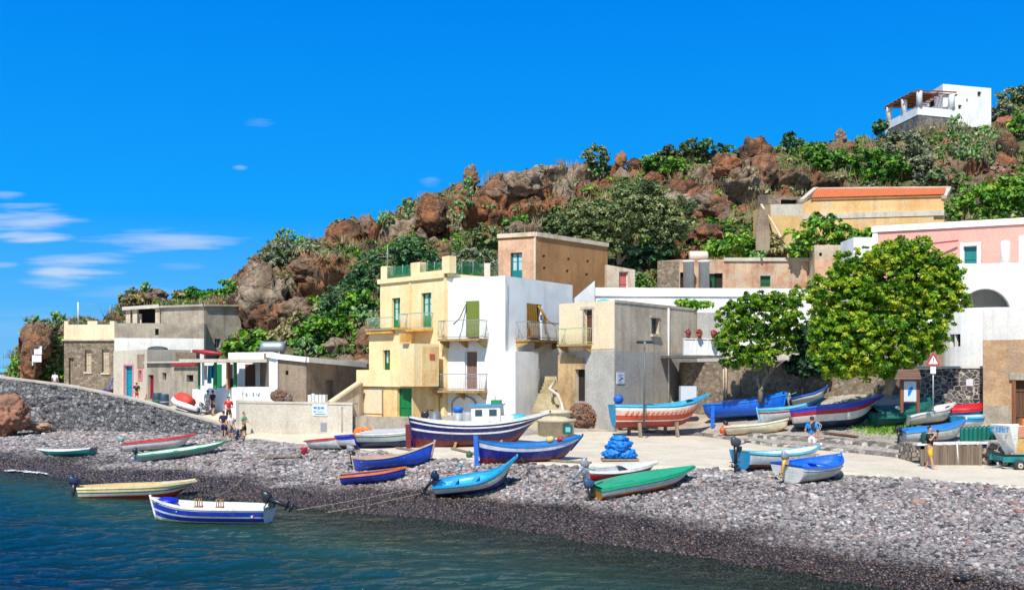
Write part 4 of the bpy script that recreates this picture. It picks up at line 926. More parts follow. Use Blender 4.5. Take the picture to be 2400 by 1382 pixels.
m = MB(); panel(m, Ws[0], (0, Ws[0].L, 9, zat(612, 84.4)), .04, .05); m.build('stone_end', STONEB, root)
for x in (1614, 1650):
    p = MB(); p.lathe([(.42, 0), (.42, 2.2), (.5, 2.22), (.5, 2.35)], P(x, 682, 83), 12); p.build('pillar', WHITEG, root)
m = MB(); panel(m, Ws[1], (3.5, Ws[1].L, zat(612, 84), zat(604, 84)), .15, .6); m.build('roof_edge', CONCL, root)
house('pale_block_house', 'pale block above the crown of the big ficus, joined to the ruin', [(1909, 82.5), (2005, 82.5)], [zat(574, 82.5)]*2, [BEIG, PINKB], [(0, (1920, 592, 1927, 600), 'dark', BEIG)], bands=[(zat(606, 82.5), 1)], z0=8, depth=3)
t = thing('water_tank', 'rounded white water tank on the roof of the ruined house', 'water tank', P(1637, 612, 85)); m = MB(); m.lathe([(0, -.75), (.3, -.74), (.4, -.65), (.4, .65), (.3, .74), (0, .75)], P(1637, 600, 85), 14, axis='x'); m.build('tank', flat('aged_white_plastic', C8(222, 214, 196), .5), t)
m = MB(); m.box(*P(1618, 617, 84.6), *(P(1656, 611, 84.6)+Vector((0, .8, 0)))); m.build('cradle', CONCL, t)

# --- barn ---
zt = zat(466, 88); zr = zat(443, 90.5)
root, Ws = house('orange_roofed_barn', 'long ochre barn with a sloping orange tiled roof on the hillside', [(1880, 88), (1906, 87.6), (2212, 85.5)], [zat(478, 88), zt, zat(457, 85.5)], [BARN], [], z0=11, depth=2.6)
W = Ws[1]; m = MB(); a, b = W.pt(-.2, zt-.02, .12), W.pt(W.L, zat(457, 85.5), .12); c, d = P(2221, 441, 88.3), P(1912, 443, 90.8)
n = 60
for k in range(n):
    for (f0, f1, h0, h1) in ((k/n, (k+.5)/n, .0, .09), ((k+.5)/n, (k+1)/n, .09, 0.)):
        m.quad(a.lerp(b, f0)+Vector((0, 0, h0)), a.lerp(b, f1)+Vector((0, 0, h1)), d.lerp(c, f1)+Vector((0, 0, h1)), d.lerp(c, f0)+Vector((0, 0, h0)))
m.add([a-Vector((0, 0, .15)), b-Vector((0, 0, .15)), c-Vector((0, 0, .15)), d-Vector((0, 0, .15))], [(0, 1, 2, 3)]); m.build('roof', TILE, root, fix=False)
m = MB(); m.bar(P(1880, 470, 88.2), P(1912, 442, 91), .4, 0, .25); m.bar(P(2213, 462, 85.3), P(2224, 441, 88.4), .4, 0, .25); m.bar(P(1908, 443, 91), P(2224, 440, 88.4), .3, 0, .2); m.build('verge', CONCL, root)
m = MB(); panel(m, W, (-1.2, W.L, zat(512, 87), zat(500, 87)), .25, .3); m.build('ledge', CONCL, root)
m = MB(); panel(m, W, (-1.2, W.L-.8, 11, zat(512, 87)-.002), .18, .2); m.build('lower_wall', BARN, root)
house('barn_side_wall', 'lower ochre and grey wall joined to the left end of the barn', [(1806, 86.5), (1881, 87)], [zat(479, 86.5), zat(478, 87)], [BARN, CONCL], [], 'wall', bands=[(zat(506, 87), 0), (40, 1)], z0=11)
house('rock_shed', 'low rough stone shed under the cliff beside the barn', [(1776, 92), (1800, 90), (1888, 90.5)], [zat(458, 92), zat(456, 90), zat(462, 90.5)], [STONEB], [(1, (1830, 468, 1868, 482), 'dark', STONEB)], 'shed', z0=15, depth=3)
t = thing('outside_stairs', 'narrow whitewashed steps climbing beside the barn wall', 'staircase', P(1780, 545, 85)); m = MB()
for k in range(12):
    z0_ = zat(545, 85)+(zat(480, 86)-zat(545, 85))*k/12; x0 = P(1768+2.2*k, 545, 85).x; m.box(x0, 84.4+.2*k, z0_-1.5, P(1800+.8*k, 545, 85).x, 84.6+.2*k, z0_+.3)
m.build('steps', BROWNR, t); m = MB(); m.bar(P(1830, 556, 84.6), P(1802, 508, 86.2), .1, 0, .14); m.bar(P(1802, 508, 86.2), P(1784, 478, 86.4), .1, 0, .14); m.build('coping', BEI, t)

# --- pink house, arcade, tower ---
dl = 76; PT = EYE+338*dl/FPX; dr = (PT-EYE)*FPX/358; d26 = (PT-EYE)*FPX/372
root, Ws = house('pink_house', 'pink house with white cornice and teal windows at the upper right', [(2045, 76), (2400, dr), (2640, d26)], PT, [PINK],
    [(0, (2258, 576, 2290, 622), 'shutter', WHITE, BLUEGR), (0, (2396, 566, 2399, 612), 'window', WHITE, BLUEGR)], z0=9, depth=5)
m = MB()
for W in Ws: panel(m, W, (-.05, W.L+.05, PT-.38, PT+.04), .15, .5)
m.build('cornice', WHITE, root)
W = Ws[0]
m = MB(); r_ = W.rect((2258, 576, 2290, 622)); w_ = .22
panel(m, W, (r_[0]-w_, r_[0], r_[2], r_[3]+w_), .06, .08); panel(m, W, (r_[1], r_[1]+w_, r_[2], r_[3]+w_), .06, .08); panel(m, W, (r_[0], r_[1], r_[3], r_[3]+w_), .06, .08)
u1 = W.hit(2388)[0]; panel(m, W, (u1, u1+.3, r_[2], r_[3]+w_+.3), .06, .08); panel(m, W, (0, .35, PT-2.2, PT-.38), .05, .07); m.build('window_surround', WHITE, root)
p = MB(); p.lathe([(.29, 0), (.29, 1.5), (.2, 1.62), (0, 1.66)], P(2356, 622, 70), 14); p.build('column', WHITE, root)
m = MB()
for k in range(4): m.bar(P(2120, 578, 73.8-.7*k), P(2246, 564, 73.2-.7*k), .1)
m.build('pergola_beam', flat('dark_red_beam', C8(150, 60, 60), .7), root)
house('white_side_wing', 'low white wing with a dark red edge left of the pink house', [(2001, 75), (2048, 75)], [zat(556, 75)]*2, [WHITE], [], 'house', z0=10, depth=3)
# arcade wall with an arch
t = thing('white_arcade', 'white arcade wall with a wide round arch below the pink house', 'building', P(2330, 725, 68)); W = Wall(XY(2150, 68.5), XY(2700, 66.5)); m = MB()
uc, dc = W.hit(2308); zc = zat(735, dc); rad = 60/FPX*dc; zt = zat(617, dc); n = 24; th = .5
for k in range(n):
    a0, a1 = pi*k/n, pi*(k+1)/n; u0, u1 = uc-rad*cos(a0), uc-rad*cos(a1); z0_, z1_ = zc+rad*sin(a0), zc+rad*sin(a1)
    m.quad(W.pt(u0, z0_), W.pt(u1, z1_), W.pt(u1, zt), W.pt(u0, zt)); m.quad(W.pt(u0, z0_), W.pt(u1, z1_), W.pt(u1, z1_, -th), W.pt(u0, z0_, -th))
m.quad(W.pt(0, 6), W.pt(uc-rad, 6), W.pt(uc-rad, zt), W.pt(0, zt)); m.quad(W.pt(uc+rad, 6), W.pt(W.L, 6), W.pt(W.L, zt), W.pt(uc+rad, zt)); m.quad(W.pt(0, zt), W.pt(W.L, zt), W.pt(W.L, zt, -4), W.pt(0, zt, -4))
m.quad(W.pt(uc-rad, 6), W.pt(uc-rad, zc), W.pt(uc-rad, zc, -th), W.pt(uc-rad, 6, -th)); m.quad(W.pt(uc+rad, 6), W.pt(uc+rad, zc), W.pt(uc+rad, zc, -th), W.pt(uc+rad, 6, -th)); m.build('arch_wall', WHITE, t)
m = MB(); m.quad(W.pt(0, 6, -3.5), W.pt(W.L, 6, -3.5), W.pt(W.L, zt, -3.5), W.pt(0, zt, -3.5)); m.quad(W.pt(0, zt-.3, -th), W.pt(W.L, zt-.3, -th), W.pt(W.L, zt-.3, -3.5), W.pt(0, zt-.3, -3.5)); m.build('inner_wall', WHITEG, t)
m = MB(); m.tube([W.pt(uc-rad*1.0*cos(pi*k/20), zc+rad*sin(pi*k/20), .02) for k in range(21)], .09, 6); m.build('arch_moulding', WHITE, t)
# round tower, its wall
t = thing('round_white_tower', 'round white tower with one small window beside the big tree', 'building', P(2305, 862, 60.2)); m = MB(); cx, cy = XY(2305, 60.4); rad = 2.32; zt = zat(720, 58.2); n = 40
z0_ = zat(875, 58.5)
wa = pi*1.5-.93
def cyl_face(a0, a1, z0_, z1_, r=rad): m.quad((cx+r*cos(a0), cy+r*sin(a0), z0_), (cx+r*cos(a1), cy+r*sin(a1), z0_), (cx+r*cos(a1), cy+r*sin(a1), z1_), (cx+r*cos(a0), cy+r*sin(a0), z1_))
wk = set()
for k in range(n):
    a0, a1 = 2*pi*k/n, 2*pi*(k+1)/n
    xx = CX+(cx+rad*cos((a0+a1)/2))/(cy+rad*sin((a0+a1)/2))*FPX
    if sin((a0+a1)/2) < 0 and 2231 < xx < 2247:
        zw0, zw1 = zat(811, 58.8), zat(782, 58.8); cyl_face(a0, a1, z0_, zw0); cyl_face(a0, a1, zw1, zt); wk.add(k)
        for (ra, a) in ((rad, a0), (rad, a1)): m.quad((cx+rad*cos(a), cy+rad*sin(a), zw0), (cx+rad*cos(a), cy+rad*sin(a), zw1), (cx+(rad-.3)*cos(a), cy+(rad-.3)*sin(a), zw1), (cx+(rad-.3)*cos(a), cy+(rad-.3)*sin(a), zw0))
    else: cyl_face(a0, a1, z0_, zt)
m.add([(cx+rad*cos(2*pi*k/n), cy+rad*sin(2*pi*k/n), zt) for k in range(n)], [tuple(range(n))]); m.build('wall', WHITE, t)
m = MB(); 
for k in wk: cyl_face(2*pi*k/n, 2*pi*(k+1)/n, zat(811, 58.8), zat(782, 58.8), rad-.28)
m.build('window', DARK, t)
house('white_parapet_wall', 'white wall with a sloping top right of the round tower', [(2304, 58.2), (2640, 54)], [zat(722, 58.2), zat(742, 54)], [WHITEG], [], 'wall', z0=4, depth=1)
root, Ws = house('eroded_plaster_house', 'house of crumbling tan plaster with a brown wooden door at the right edge', [(2304, 53.4), (2600, 51)], [zat(797, 53.4), zat(792, 51)], [ROUGH],
    [(0, (2372, 890, 2440, 1015), 'plank', WOODB, BROWNP)], z0=1.2, depth=3)
m = MB(); W = Ws[0]; r_ = W.rect((2366, 872, 2446, 890)); panel(m, W, r_, .14, .2); m.build('lintel', CONC, root); m = MB(); panel(m, W, W.rect((2372, 888, 2381, 1015)), .1, .12); m.build('door_post', WOODB, root)
m = MB(); panel(m, W, (0, W.hit(2368)[0], 1.2, zat(950, 53)), .06, .07); m.build('base_render', CONC, root)
root, Ws = house('dark_stone_wall', 'garden wall of dark round stones in pale mortar under the round tower', [(2118, 57.5), (2304, 54.4)], [zat(866, 57.5), zat(861, 54.4)], [MOS], [], 'wall', z0=1.5, thick=.6)
coping(root, Ws[0], zat(863, 56), .12, .05, WHITEG, .6)
m = MB(); r_ = Ws[0].rect((2265, 888, 2281, 904)); panel(m, Ws[0], r_, .03, .03); tag(m.build('wall_notice', flat('notice_white', C8(240, 240, 238), .6)), 'small white notice fixed to the dark stone wall', 'sign')
house('brown_cottage', 'brown rendered cottage wall behind the leaning tree trunk', [(2070, 61), (2212, 60)], [zat(782, 61), zat(780, 60)], [BROWNR], [(0, (2143, 818, 2154, 842), 'window', OLDW, GLASS)], z0=2.5, depth=3)
m = MB(); m.box(*(P(2150, 792, 60.5)), *(P(2212, 778, 60.5)+Vector((0, 1.5, 0)))); 
# --- left side of the village ---
zp = EYE+110*90/FPX
root, Ws = house('old_stone_house', 'brown fieldstone house with a stained cream parapet at the left end of the village', [(150, 90.3), (268, 90)], zp, [STONEB, BEI],
    [(0, (161, 838, 173, 906), 'plank', OLDW, OLDW), (0, (199, 820, 214, 870), 'plank', BEIG, BEIG), (0, (239, 818, 256, 872), 'plank', BEIG, BEIG)], bands=[(EYE+74*90/FPX, 0), (99, 1)], depth=6)
m = MB(); panel(m, Ws[0], (-.1, Ws[0].L+.1, EYE+72*90/FPX, EYE+76*90/FPX), .18, .3); m.build('cornice', BEIG, root)
m = MB(); 
for x0, x1 in ((150, 160), (258, 268), (205, 228)): r_ = Ws[0].rect((x0, 752, x1, 760)); panel(m, Ws[0], (r_[0], r_[1], zp+.002, r_[3]), 0, .5)
m.build('parapet_block', BEI, root)
for x0, x1, y0 in ((197, 216, 871), (237, 258, 873)): m = MB(); panel(m, Ws[0], Ws[0].rect((x0, y0, x1, y0+4)), .1, .12); m.build('window_sill', CONCL, root)
root, Ws = house('whitewashed_terrace_house', 'grey house with a whitewashed upper band next to the stone house', [(268, 89.6), (478, 91)], [zat(757, 89.6), zat(757, 91)], [WHITEG, CONC], [(0, (363, 770, 372, 785), 'dark', CONC)], bands=[(zat(792, 90), 0), (99, 1)], depth=3)
root, Ws = house('upper_concrete_house', 'unfinished grey concrete house above the white terrace', [(372, 94), (478, 93), (565, 95.6)], [zat(722, 94), zat(718, 93), zat(718, 95.6)], [CONC, BROWNR],
    [(1, (503, 793, 518, 815), 'window', CONCL, GLASS)], depth=4)
m = MB(); m.add([P(286, 727, 93.5), P(372, 721, 93.5), P(372, 716, 97), P(286, 722, 97), P(286, 724, 93.5), P(372, 718, 93.5), P(372, 713, 97), P(286, 719, 97)], [(0, 1, 2, 3), (4, 5, 6, 7), (0, 1, 5, 4), (1, 2, 6, 5), (2, 3, 7, 6), (3, 0, 4, 7)]); m.build('roof_slab', CONCL, root)
for x in (302, 318, 371):
    m = MB(); m.bar(P(x, 762, 94), P(x, 724, 94), .4); m.build('pillar', BEIG, root)
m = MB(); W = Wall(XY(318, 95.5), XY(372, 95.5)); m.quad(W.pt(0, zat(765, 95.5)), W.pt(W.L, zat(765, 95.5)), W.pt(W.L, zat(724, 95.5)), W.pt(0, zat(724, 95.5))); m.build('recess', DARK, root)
m = MB(); panel(m, Wall(XY(302, 94.2), XY(334, 94.2)), (0, 1.1, zat(762, 94), zat(735, 94)), 0, .2); m.build('infill', BEI, root)
m = MB(); m.bar(P(374, 719, 93.9), P(478, 715, 92.9), .4, 0, .18); m.bar(P(478, 715, 92.9), P(566, 716, 95.5), .4, 0, .18); m.build('roof_edge', CONC, root)
root, Ws = house('blue_door_house', 'small pale grey house with a bright blue door framed in pink', [(266, 87), (345, 84)], [zat(822, 87), zat(818, 84)], [CONCL],
    [(0, (292, 857, 311, 929), 'plank', BLUED, flat('turquoise_door', C8(0, 150, 180), .5)), (0, (326, 868, 332, 888), 'window', PINKP, REDP)], depth=4)
W = Ws[0]; m = MB(); r_ = W.rect((292, 857, 311, 929)); w_ = .13; panel(m, W, (r_[0]-w_, r_[0], r_[2], r_[3]+w_), .04, .05); panel(m, W, (r_[1], r_[1]+w_, r_[2], r_[3]+w_), .04, .05); panel(m, W, (r_[0], r_[1], r_[3], r_[3]+w_), .04, .05)
r_ = W.rect((326, 868, 332, 888)); panel(m, W, (r_[0]-w_, r_[0], r_[2]-w_, r_[3]+w_), .04, .05); panel(m, W, (r_[1], r_[1]+w_, r_[2]-w_, r_[3]+w_), .04, .05); panel(m, W, (r_[0], r_[1], r_[3], r_[3]+w_), .04, .05); panel(m, W, (r_[0], r_[1], r_[2]-w_, r_[2]), .04, .05); m.build('pink_surround', PINKP, root)
m = MB(); panel(m, W, W.rect((322, 830, 338, 862)), .03, .05); m.build('render_patch', BROWNR, root)
root, Ws = house('red_door_hut', 'flat roofed concrete hut with a dark red door and red roof edge', [(344, 83), (403, 80), (466, 78.5)], [zat(850, 83), zat(849, 80), zat(850, 78.5)], [CONC, GREY],
    [(0, (347, 878, 360, 935), 'plank', REDP, flat('dark_red_door', C8(140, 28, 46), .5)), (0, (380, 873, 390, 890), 'window', OLDW, GLASS), (1, (437, 878, 453, 894), 'dark', CONC)], 'hut', z0=1.5)
m = MB()
for W in Ws: panel(m, W, (-.15, W.L+.15, zat(850, 80), zat(850, 80)+.12), .25, .8)
m.build('roof_slab', CONCL, root); m = MB(); panel(m, Ws[1], (.3, W.L, zat(857, 80), zat(851, 80)), .3, .06); m.build('roof_edge', REDP, root)
# low hut wall behind them
house('brown_back_wall', 'low brown stone wall on the terrace above the hut roofs', [(345, 86), (460, 86)], [zat(822, 86), zat(826, 86)], [STONEB], [], 'wall', z0=4, depth=1)
t = MB(); t.tube([P(452, 822, 84), P(480, 825, 83.6), P(520, 829, 83)], [.12, .2, .12], 6); tag(t.build('red_canoe', REDP), 'long red kayak lying on the terrace above the red roofed hut', 'kayak')
t = MB(); t.ball(P(368, 817, 86.5), .8, .4, .22, 8); t.ball(P(380, 818, 86.5), .5, .4, .2, 8); tag(t.build('dark_tarp_heap', flat('dark_tarp', (.03, .05, .055, 1), .6)), 'dark tarpaulin heap on the white terrace edge', 'tarpaulin')

# porch house
root, Ws = house('porch_house', 'white single storey house with a porch and a steel tank on its roof', [(632, 68), (648, 67.5), (718, 67), (852, 73.5)], [zat(826, 68), zat(830, 67.5), zat(838, 67), zat(851, 73.5)], [BROWNR, WHITE],
    [(1, (669, 868, 676, 878), 'dark', BROWNR), (2, (762, 890, 782, 945), 'plank', OLDW, OLDW)], depth=2, z0=2.5, back=[(870, 79), (600, 76)])
m = MB()
for W, (a, b) in zip(Ws, ((826, 830), (830, 838), (838, 851))):
    d0, d1 = W.a.y, W.b.y; m.bar(W.pt(-.05, zat(a, d0)-.12, .0), W.pt(W.L+.05, zat(b, d1)-.12, .0), .45, 0, .32)
m.build('roof_edge', WHITE, root)
m = MB(); panel(m, Ws[0], (0, Ws[0].L+.15, 2.5, zat(832, 68)), .05, .06); m.build('corner_wall', WHITE, root)
m = MB(); panel(m, Ws[1], (0.2, Ws[1].L, 2.5, zat(846, 67)), .03, .04) ; 
W = Wall(XY(465, 73.5), XY(632, 70.5)); m = MB(); zs_ = zat(846, 72)
m.box(W.a.x, 69.2, zs_-.1, XY(632, 70)[0], 73.5, zs_+.12); m.build('porch_roof', CONCL, root)
m = MB(); Wp = Wall(XY(535, 73), XY(632, 71)); panel(m, Wp, (0, Wp.L, zs_, zat(825, 71.5)), 0, .4); m.build('parapet', WHITE, root)
m = MB(); Wb = Wall(XY(468, 76), XY(632, 73)); panel(m, Wb, (0, Wb.L, 2.5, zs_), 0, .2); m.build('porch_back_wall', WHITE, root)
for (x0, x1, mt, nm) in ((576, 598, BROWNP, 'door'), (556, 575, WHITE, 'door'), (536, 546, DARK, 'opening'), (500, 520, BRIM, 'shutter'), (478, 492, WHITE, 'shutter')):
    m = MB(); panel(m, Wb, Wb.rect((x0, 853, x1, 915)), .05, .06); m.build(nm, mt, root)
for (x, mt, w) in ((467, BRIM, .14), (476, WHITE, .14), (505, BRIM, .16), (551, BRIM, .2), (648, WHITE, .2)):
    m = MB(); d_ = 70.5; m.bar(P(x, 912, d_), P(x, 847, d_), w); m.build('post', mt, root)
m = MB(); m.bar(P(535, 912, 70.4), P(535, 848, 70.4), .66, 0, .1); m.build('porch_screen', flat('salmon_panel', C8(226, 150, 110), .7), root)
root2, Ws2 = house('white_yard_wall', 'low white yard wall in front of the porch', [(451, 77), (548, 70.2), (560, 70.0)], [zat(911, 77), zat(907, 70.2), zat(907, 70.0)], [WHITE], [], 'wall', z0=1, depth=1)
root3, Ws3 = house('white_side_parapet', 'whitewashed parapet with faded blue writing beside the yard wall', [(556, 68.4), (650, 67.6)], [zat(906, 68.4), zat(906, 67.6)], [WHITEG], [], 'wall', z0=2, thick=.3)
m = MB(); W = Ws3[0]
for k, x in enumerate((568, 576, 585, 592, 600, 604, 607)): panel(m, W, W.rect((x, 919+(k % 3)*2, x+(4 if k % 2 else 2), 926+(k % 2)*3)), .012, .01)
m.build('writing', flat('faded_blue', C8(130, 140, 160), .7), root3)
root, Ws = house('concrete_quay_wall', 'long pale concrete wall below the porch house, with a blue and white sign', [(553, 68), (560, 66.8), (826, 62.9), (826.5, 68)], [zat(938, 66.8), zat(938, 66.8), zat(950, 62.9), zat(950, 62.9)], [CONCL], [], 'wall', thick=.5)
coping(root, Ws[1], zat(944, 64.8)-.05, .12, .04, CONCL, .5)
m = MB(); panel(m, Ws[1], Ws[1].rect((752, 990, 766, 1010)), .03, .04); m.build('hatch', flat('grey_hatch', C8(150, 150, 158), .6), root)
m = MB(); panel(m, Ws[1], Ws[1].rect((800, 952, 804, 1012)), .01, .02); m.build('crack', CONC, root)
m = MB(); r_ = Ws[1].rect((733, 947, 768, 974)); panel(m, Ws[1], r_, .04, .05); sg = tag(m.build('wall_sign', flat('sign_pale', C8(226, 236, 246), .5)), 'white sign with blue lettering on the concrete wall', 'sign')
m = MB(); u0, u1, a, b = r_
for (f0, f1, g0, g1) in ((.08, .3, .6, .8), (.36, .5, .55, .8), (.55, .8, .6, .78), (.1, .25, .3, .42), (.3, .75, .34, .4), (.15, .9, .12, .2)): panel(m, Ws[1], (u0+(u1-u0)*f0, u0+(u1-u0)*f1, a+(b-a)*g0, a+(b-a)*g1), .046, .01)
m.build('lettering', flat('sign_blue', C8(90, 140, 200), .5), sg)
house('low_concrete_wall', 'lower grey concrete wall in front of the yellow house', [(826, 63.4), (965, 61.8)], [zat(975, 63.4), zat(978, 61.8)], [CONC], [], 'wall', thick=.5)
# pier wall of lava blocks
def pier():
    pxs = np.arange(-420, 576, 4.); NZ = 46; V = []; TOP = [(-600, 5.9), (-200, 5.35), (0, 4.98), (160, 4.32), (320, 3.38), (450, 2.48), (575, 1.75)]
    for px in pxs:
        d = kd1(px, 5)-.25; zt = float(np.interp(px, [t[0] for t in TOP], [t[1] for t in TOP])); zb = gz1(px, d)-.4
        for j in range(NZ):
            f = j/(NZ-1); z = zb+(zt-zb)*f; dd = d+f*.5; V.append(((px-CX)/FPX*dd, dd, z))
    V = np.array(V); w1, w2, c = worley(V*np.array([2.0, 2.0, 2.6]), 5); n2 = fbm(V*3.1, 4, 8)
    V[:, 1] -= (np.clip((w2-w1)/.25, 0, 1)*.16+(c-.5)*.2+(n2-.5)*.22); V[:, 0] += (n2-.5)*.1
    n = len(pxs); Fq = [(i*NZ+j, (i+1)*NZ+j, (i+1)*NZ+j+1, i*NZ+j+1) for i in range(n-1) for j in range(NZ-1)]
    t = thing('pier_wall', 'long rough wall of dark lava blocks sloping down to the beach', 'wall', P(300, 1015, 79))
    V2 = V-np.array(t.location); o = link('wall', fastmesh('wall', V2, np.array(Fq), LAVA, None, False), t)
    m = MB()
    for i in range(0, n-3, 3):
        a, b = Vector(V[i*NZ+NZ-1]), Vector(V[min(i+3, n-1)*NZ+NZ-1]); a.y = kd1(pxs[i], 5)+.15; b.y = kd1(pxs[min(i+3, n-1)], 5)+.15
        for q in (a, b): pass
        m.add([a+Vector((0, -.02, -.03)), b+Vector((0, -.02, -.03)), b+Vector((0, .85, .05)), a+Vector((0, .85, .05)), a+Vector((0, -.05, .12)), b+Vector((0, -.05, .12)), b+Vector((0, .85, .14)), a+Vector((0, .85, .14))], [(4, 5, 6, 7), (0, 1, 5, 4), (2, 3, 7, 6)])
    m.build('coping', CONCL, t)
pier()

# --- house on the hilltop ---
def hill_house():
    t = thing('hilltop_house', 'white cubic house with a columned terrace on the hilltop', 'house', P(2200, 300, 117)); zb = P(0, 292, 117).z
    C = Vector(XY(2210, 117)); Lf = Vector(XY(2163, 122.5)); Rt = Vector(XY(2323, 118.8)); zt = EYE+673*117/FPX; m = MB()
    Wl, Wr = Wall(Lf, C), Wall(C, Rt)
    rs = [Wr.rect(r) for r in ((2291, 215, 2300, 227), (2265, 232, 2269, 240), (2246, 246, 2254, 256), (2233, 246, 2237, 256))]
    wall_cells(m, Wl, zb-3, zt, zt, [Wl.rect((2176, 236, 2190, 252))]); wall_cells(m, Wr, zb-3, zt-.0, zt, rs)
    bk = Lf+(Rt-C); m.quad((Rt.x, Rt.y, zb-3), (bk.x, bk.y, zb-3), (bk.x, bk.y, zt), (Rt.x, Rt.y, zt)); m.quad((bk.x, bk.y, zb-3), (Lf.x, Lf.y, zb-3), (Lf.x, Lf.y, zt), (bk.x, bk.y, zt)); m.add([(p.x, p.y, zt) for p in (Lf, C, Rt, bk)], [(0, 1, 2, 3)])
    m.build('wall', WHITE, t)
    for r in rs: opening(t, Wr, r, 'window', OLDW, GLASS)
    opening(t, Wl, Wl.rect((2176, 236, 2190, 252)), 'dark', WHITE)
    A = Vector(XY(2077, 122)); B = Vector(XY(2152, 114.6)); D = Vector(XY(2240, 116.2)); Wa, Wb = Wall(A, B), Wall(B, D)
    zp = zat(250, 114.6); zq = zat(268, 114.6); m = MB()
    wall_cells(m, Wa, zq-4, zq, zq, []); wall_cells(m, Wb, zq-4, zq, zq, []); m.build('terrace_base', stones('grey_base_stone', [C8(110, 106, 104), C8(80, 76, 76), C8(140, 130, 120)], C8(150, 140, 130), 2.2, .05), t)
    m = MB()
    for W in (Wa, Wb): panel(m, W, (0, W.L, zq-.05, zp), .04, .35)
    panel(m, Wa, (-.1, .35, zq-2.2, zp), .06, .5); m.build('parapet', WHITE, t)
    m = MB(); m.add([(p.x, p.y, zq+.02) for p in (A, B, D, bk)], [(0, 1, 2, 3)]); m.build('terrace_floor', CONCL, t)
    zr = zat(214, 114.6)
    for W, u in ((Wa, .3), (Wa, Wa.L*.52), (Wa, Wa.L-.15), (Wb, Wb.L-.4)):
        p = MB(); q = W.pt(u, zp, -.2); p.lathe([(.33, 0), (.33, zr-zp-.1), (.33, zr-zp)], q, 12); p.build('column', WHITE, t)
    m = MB()
    for k in range(9):
        a = Wa.pt(Wa.L*(.02+.98*k/8), zr+.12, .3); b = a+Vector((Wb.t.x, Wb.t.y, 0))*5.4+Vector((0, 0, .2)); m.bar(a, b, .12)
    for f in (0., .5, 1.): m.bar(Wa.pt(-.3, zr, 0)+Vector((Wb.t.x, Wb.t.y, 0))*f*5, Wa.pt(Wa.L+.2, zr, 0)+Vector((Wb.t.x, Wb.t.y, 0))*f*5, .14)
    m.build('pergola', WOODB, t)
    m = MB(); q = [Wa.pt(0, zr+.22, .1), Wa.pt(Wa.L*.86, zr+.22, .1)]; v = Vector((Wb.t.x, Wb.t.y, 0))*3.6
    n = 30
    for k in range(n):
        a = q[0].lerp(q[1], k/n); b = q[0].lerp(q[1], (k+.8)/n); z_ = random.uniform(-.04, .04); m.add([a, b, b+v, a+v, a+Vector((0, 0, .06+z_)), b+Vector((0, 0, .06+z_)), b+v+Vector((0, 0, .06+z_)), a+v+Vector((0, 0, .06+z_))], [(0, 3, 2, 1), (4, 5, 6, 7), (0, 1, 5, 4), (1, 2, 6, 5), (2, 3, 7, 6), (3, 0, 4, 7)])
    m.build('reed_roof', flat('reed_matting', C8(150, 90, 50), .9, 0, .4), t)
hill_house()
# steps and stone basin between the white and beige houses
t = thing('stone_stairs', 'broad worn stone stairs between the white and the beige house', 'staircase', P(1285, 1000, 63)); m = MB()
for k in range(15):
    d = 62+.42*k; z = 2.25+.21*k; xl, xr = P(1232+k*3.2, 0, d).x, P(1322-k*1.2, 0, d).x; m.box(xl, d, 1.2, xr, d+.46, z)
m.build('steps', plaster('worn_step_stone', C8(196, 180, 146), C8(140, 126, 84), .7, .6, .1), t)
m = MB(); m.tube([P(1322, 975, 61.2), P(1316, 945, 62.2), P(1308, 925, 63.5), P(1288, 912, 64.5), P(1300, 893, 66)], .1, 7); m.tube([P(1320, 990, 61.3), P(1317, 956, 62.3)], .2, 7); m.build('hand_rail', CONCL, t)
t = thing('stone_basin', 'round tiered stone basin with a small teal hatch at the foot of the stairs', 'basin', P(1303, 1022, 58)); m = MB(); c = P(1303, 1018, 58.2); c.z -= .15
m.lathe([(.98, 0), (1.0, .85), (1.12, .88), (1.12, 1.0), (.8, 1.04), (.78, 1.3), (.9, 1.33), (.9, 1.42), (.5, 1.5), (0, 1.52)], c, 20); m.build('basin', plaster('pale_basin_stone', C8(212, 200, 172), C8(170, 156, 128), .6, .8, .4), t)
m = MB(); q = P(1331, 1006, 57.25); m.box(q.x-.24, q.y-.06, q.z-.24, q.x+.24, q.y+.2, q.z+.24); h = m.build('hatch', flat('dark_teal', C8(16, 84, 90), .5), t)
m = MB(); m.box(q.x-.13, q.y-.08, q.z-.13, q.x+.13, q.y-.05, q.z+.13); m.build('pane', flat('pale_teal', C8(110, 196, 196), .4), h)
# ---------------- plants ----------------
GB = [(0., (.015, .055, .006, 1)), (.3, (.065, .20, .008, 1)), (.55, (.18, .36, .012, 1)), (.8, (.36, .52, .018, 1)), (1., (.55, .57, .04, 1))]
L_FICUS = leafmat('ficus_leaves', GB, .38)
L_GREEN = leafmat('green_leaves', [(0., (.015, .05, .008, 1)), (.4, (.06, .21, .014, 1)), (.75, (.17, .37, .02, 1)), (1., (.33, .48, .04, 1))], .25)
L_OLIVE = leafmat('olive_leaves', [(0., (.035, .05, .022, 1)), (.4, (.10, .15, .045, 1)), (.75, (.21, .27, .085, 1)), (1., (.36, .37, .16, 1))], .15)
L_DARK = leafmat('dark_pine_leaves', [(0., (.012, .045, .016, 1)), (.5, (.05, .15, .045, 1)), (1., (.14, .27, .075, 1))], .15)
L_DRY = leafmat('dry_leaves', [(0., (.11, .10, .03, 1)), (.4, (.27, .24, .09, 1)), (.75, (.44, .38, .17, 1)), (1., (.46, .42, .26, 1))], .2)
L_GREYG = leafmat('grey_green_leaves', [(0., (.05, .07, .035, 1)), (.5, (.17, .20, .11, 1)), (1., (.34, .38, .24, 1))], .2)
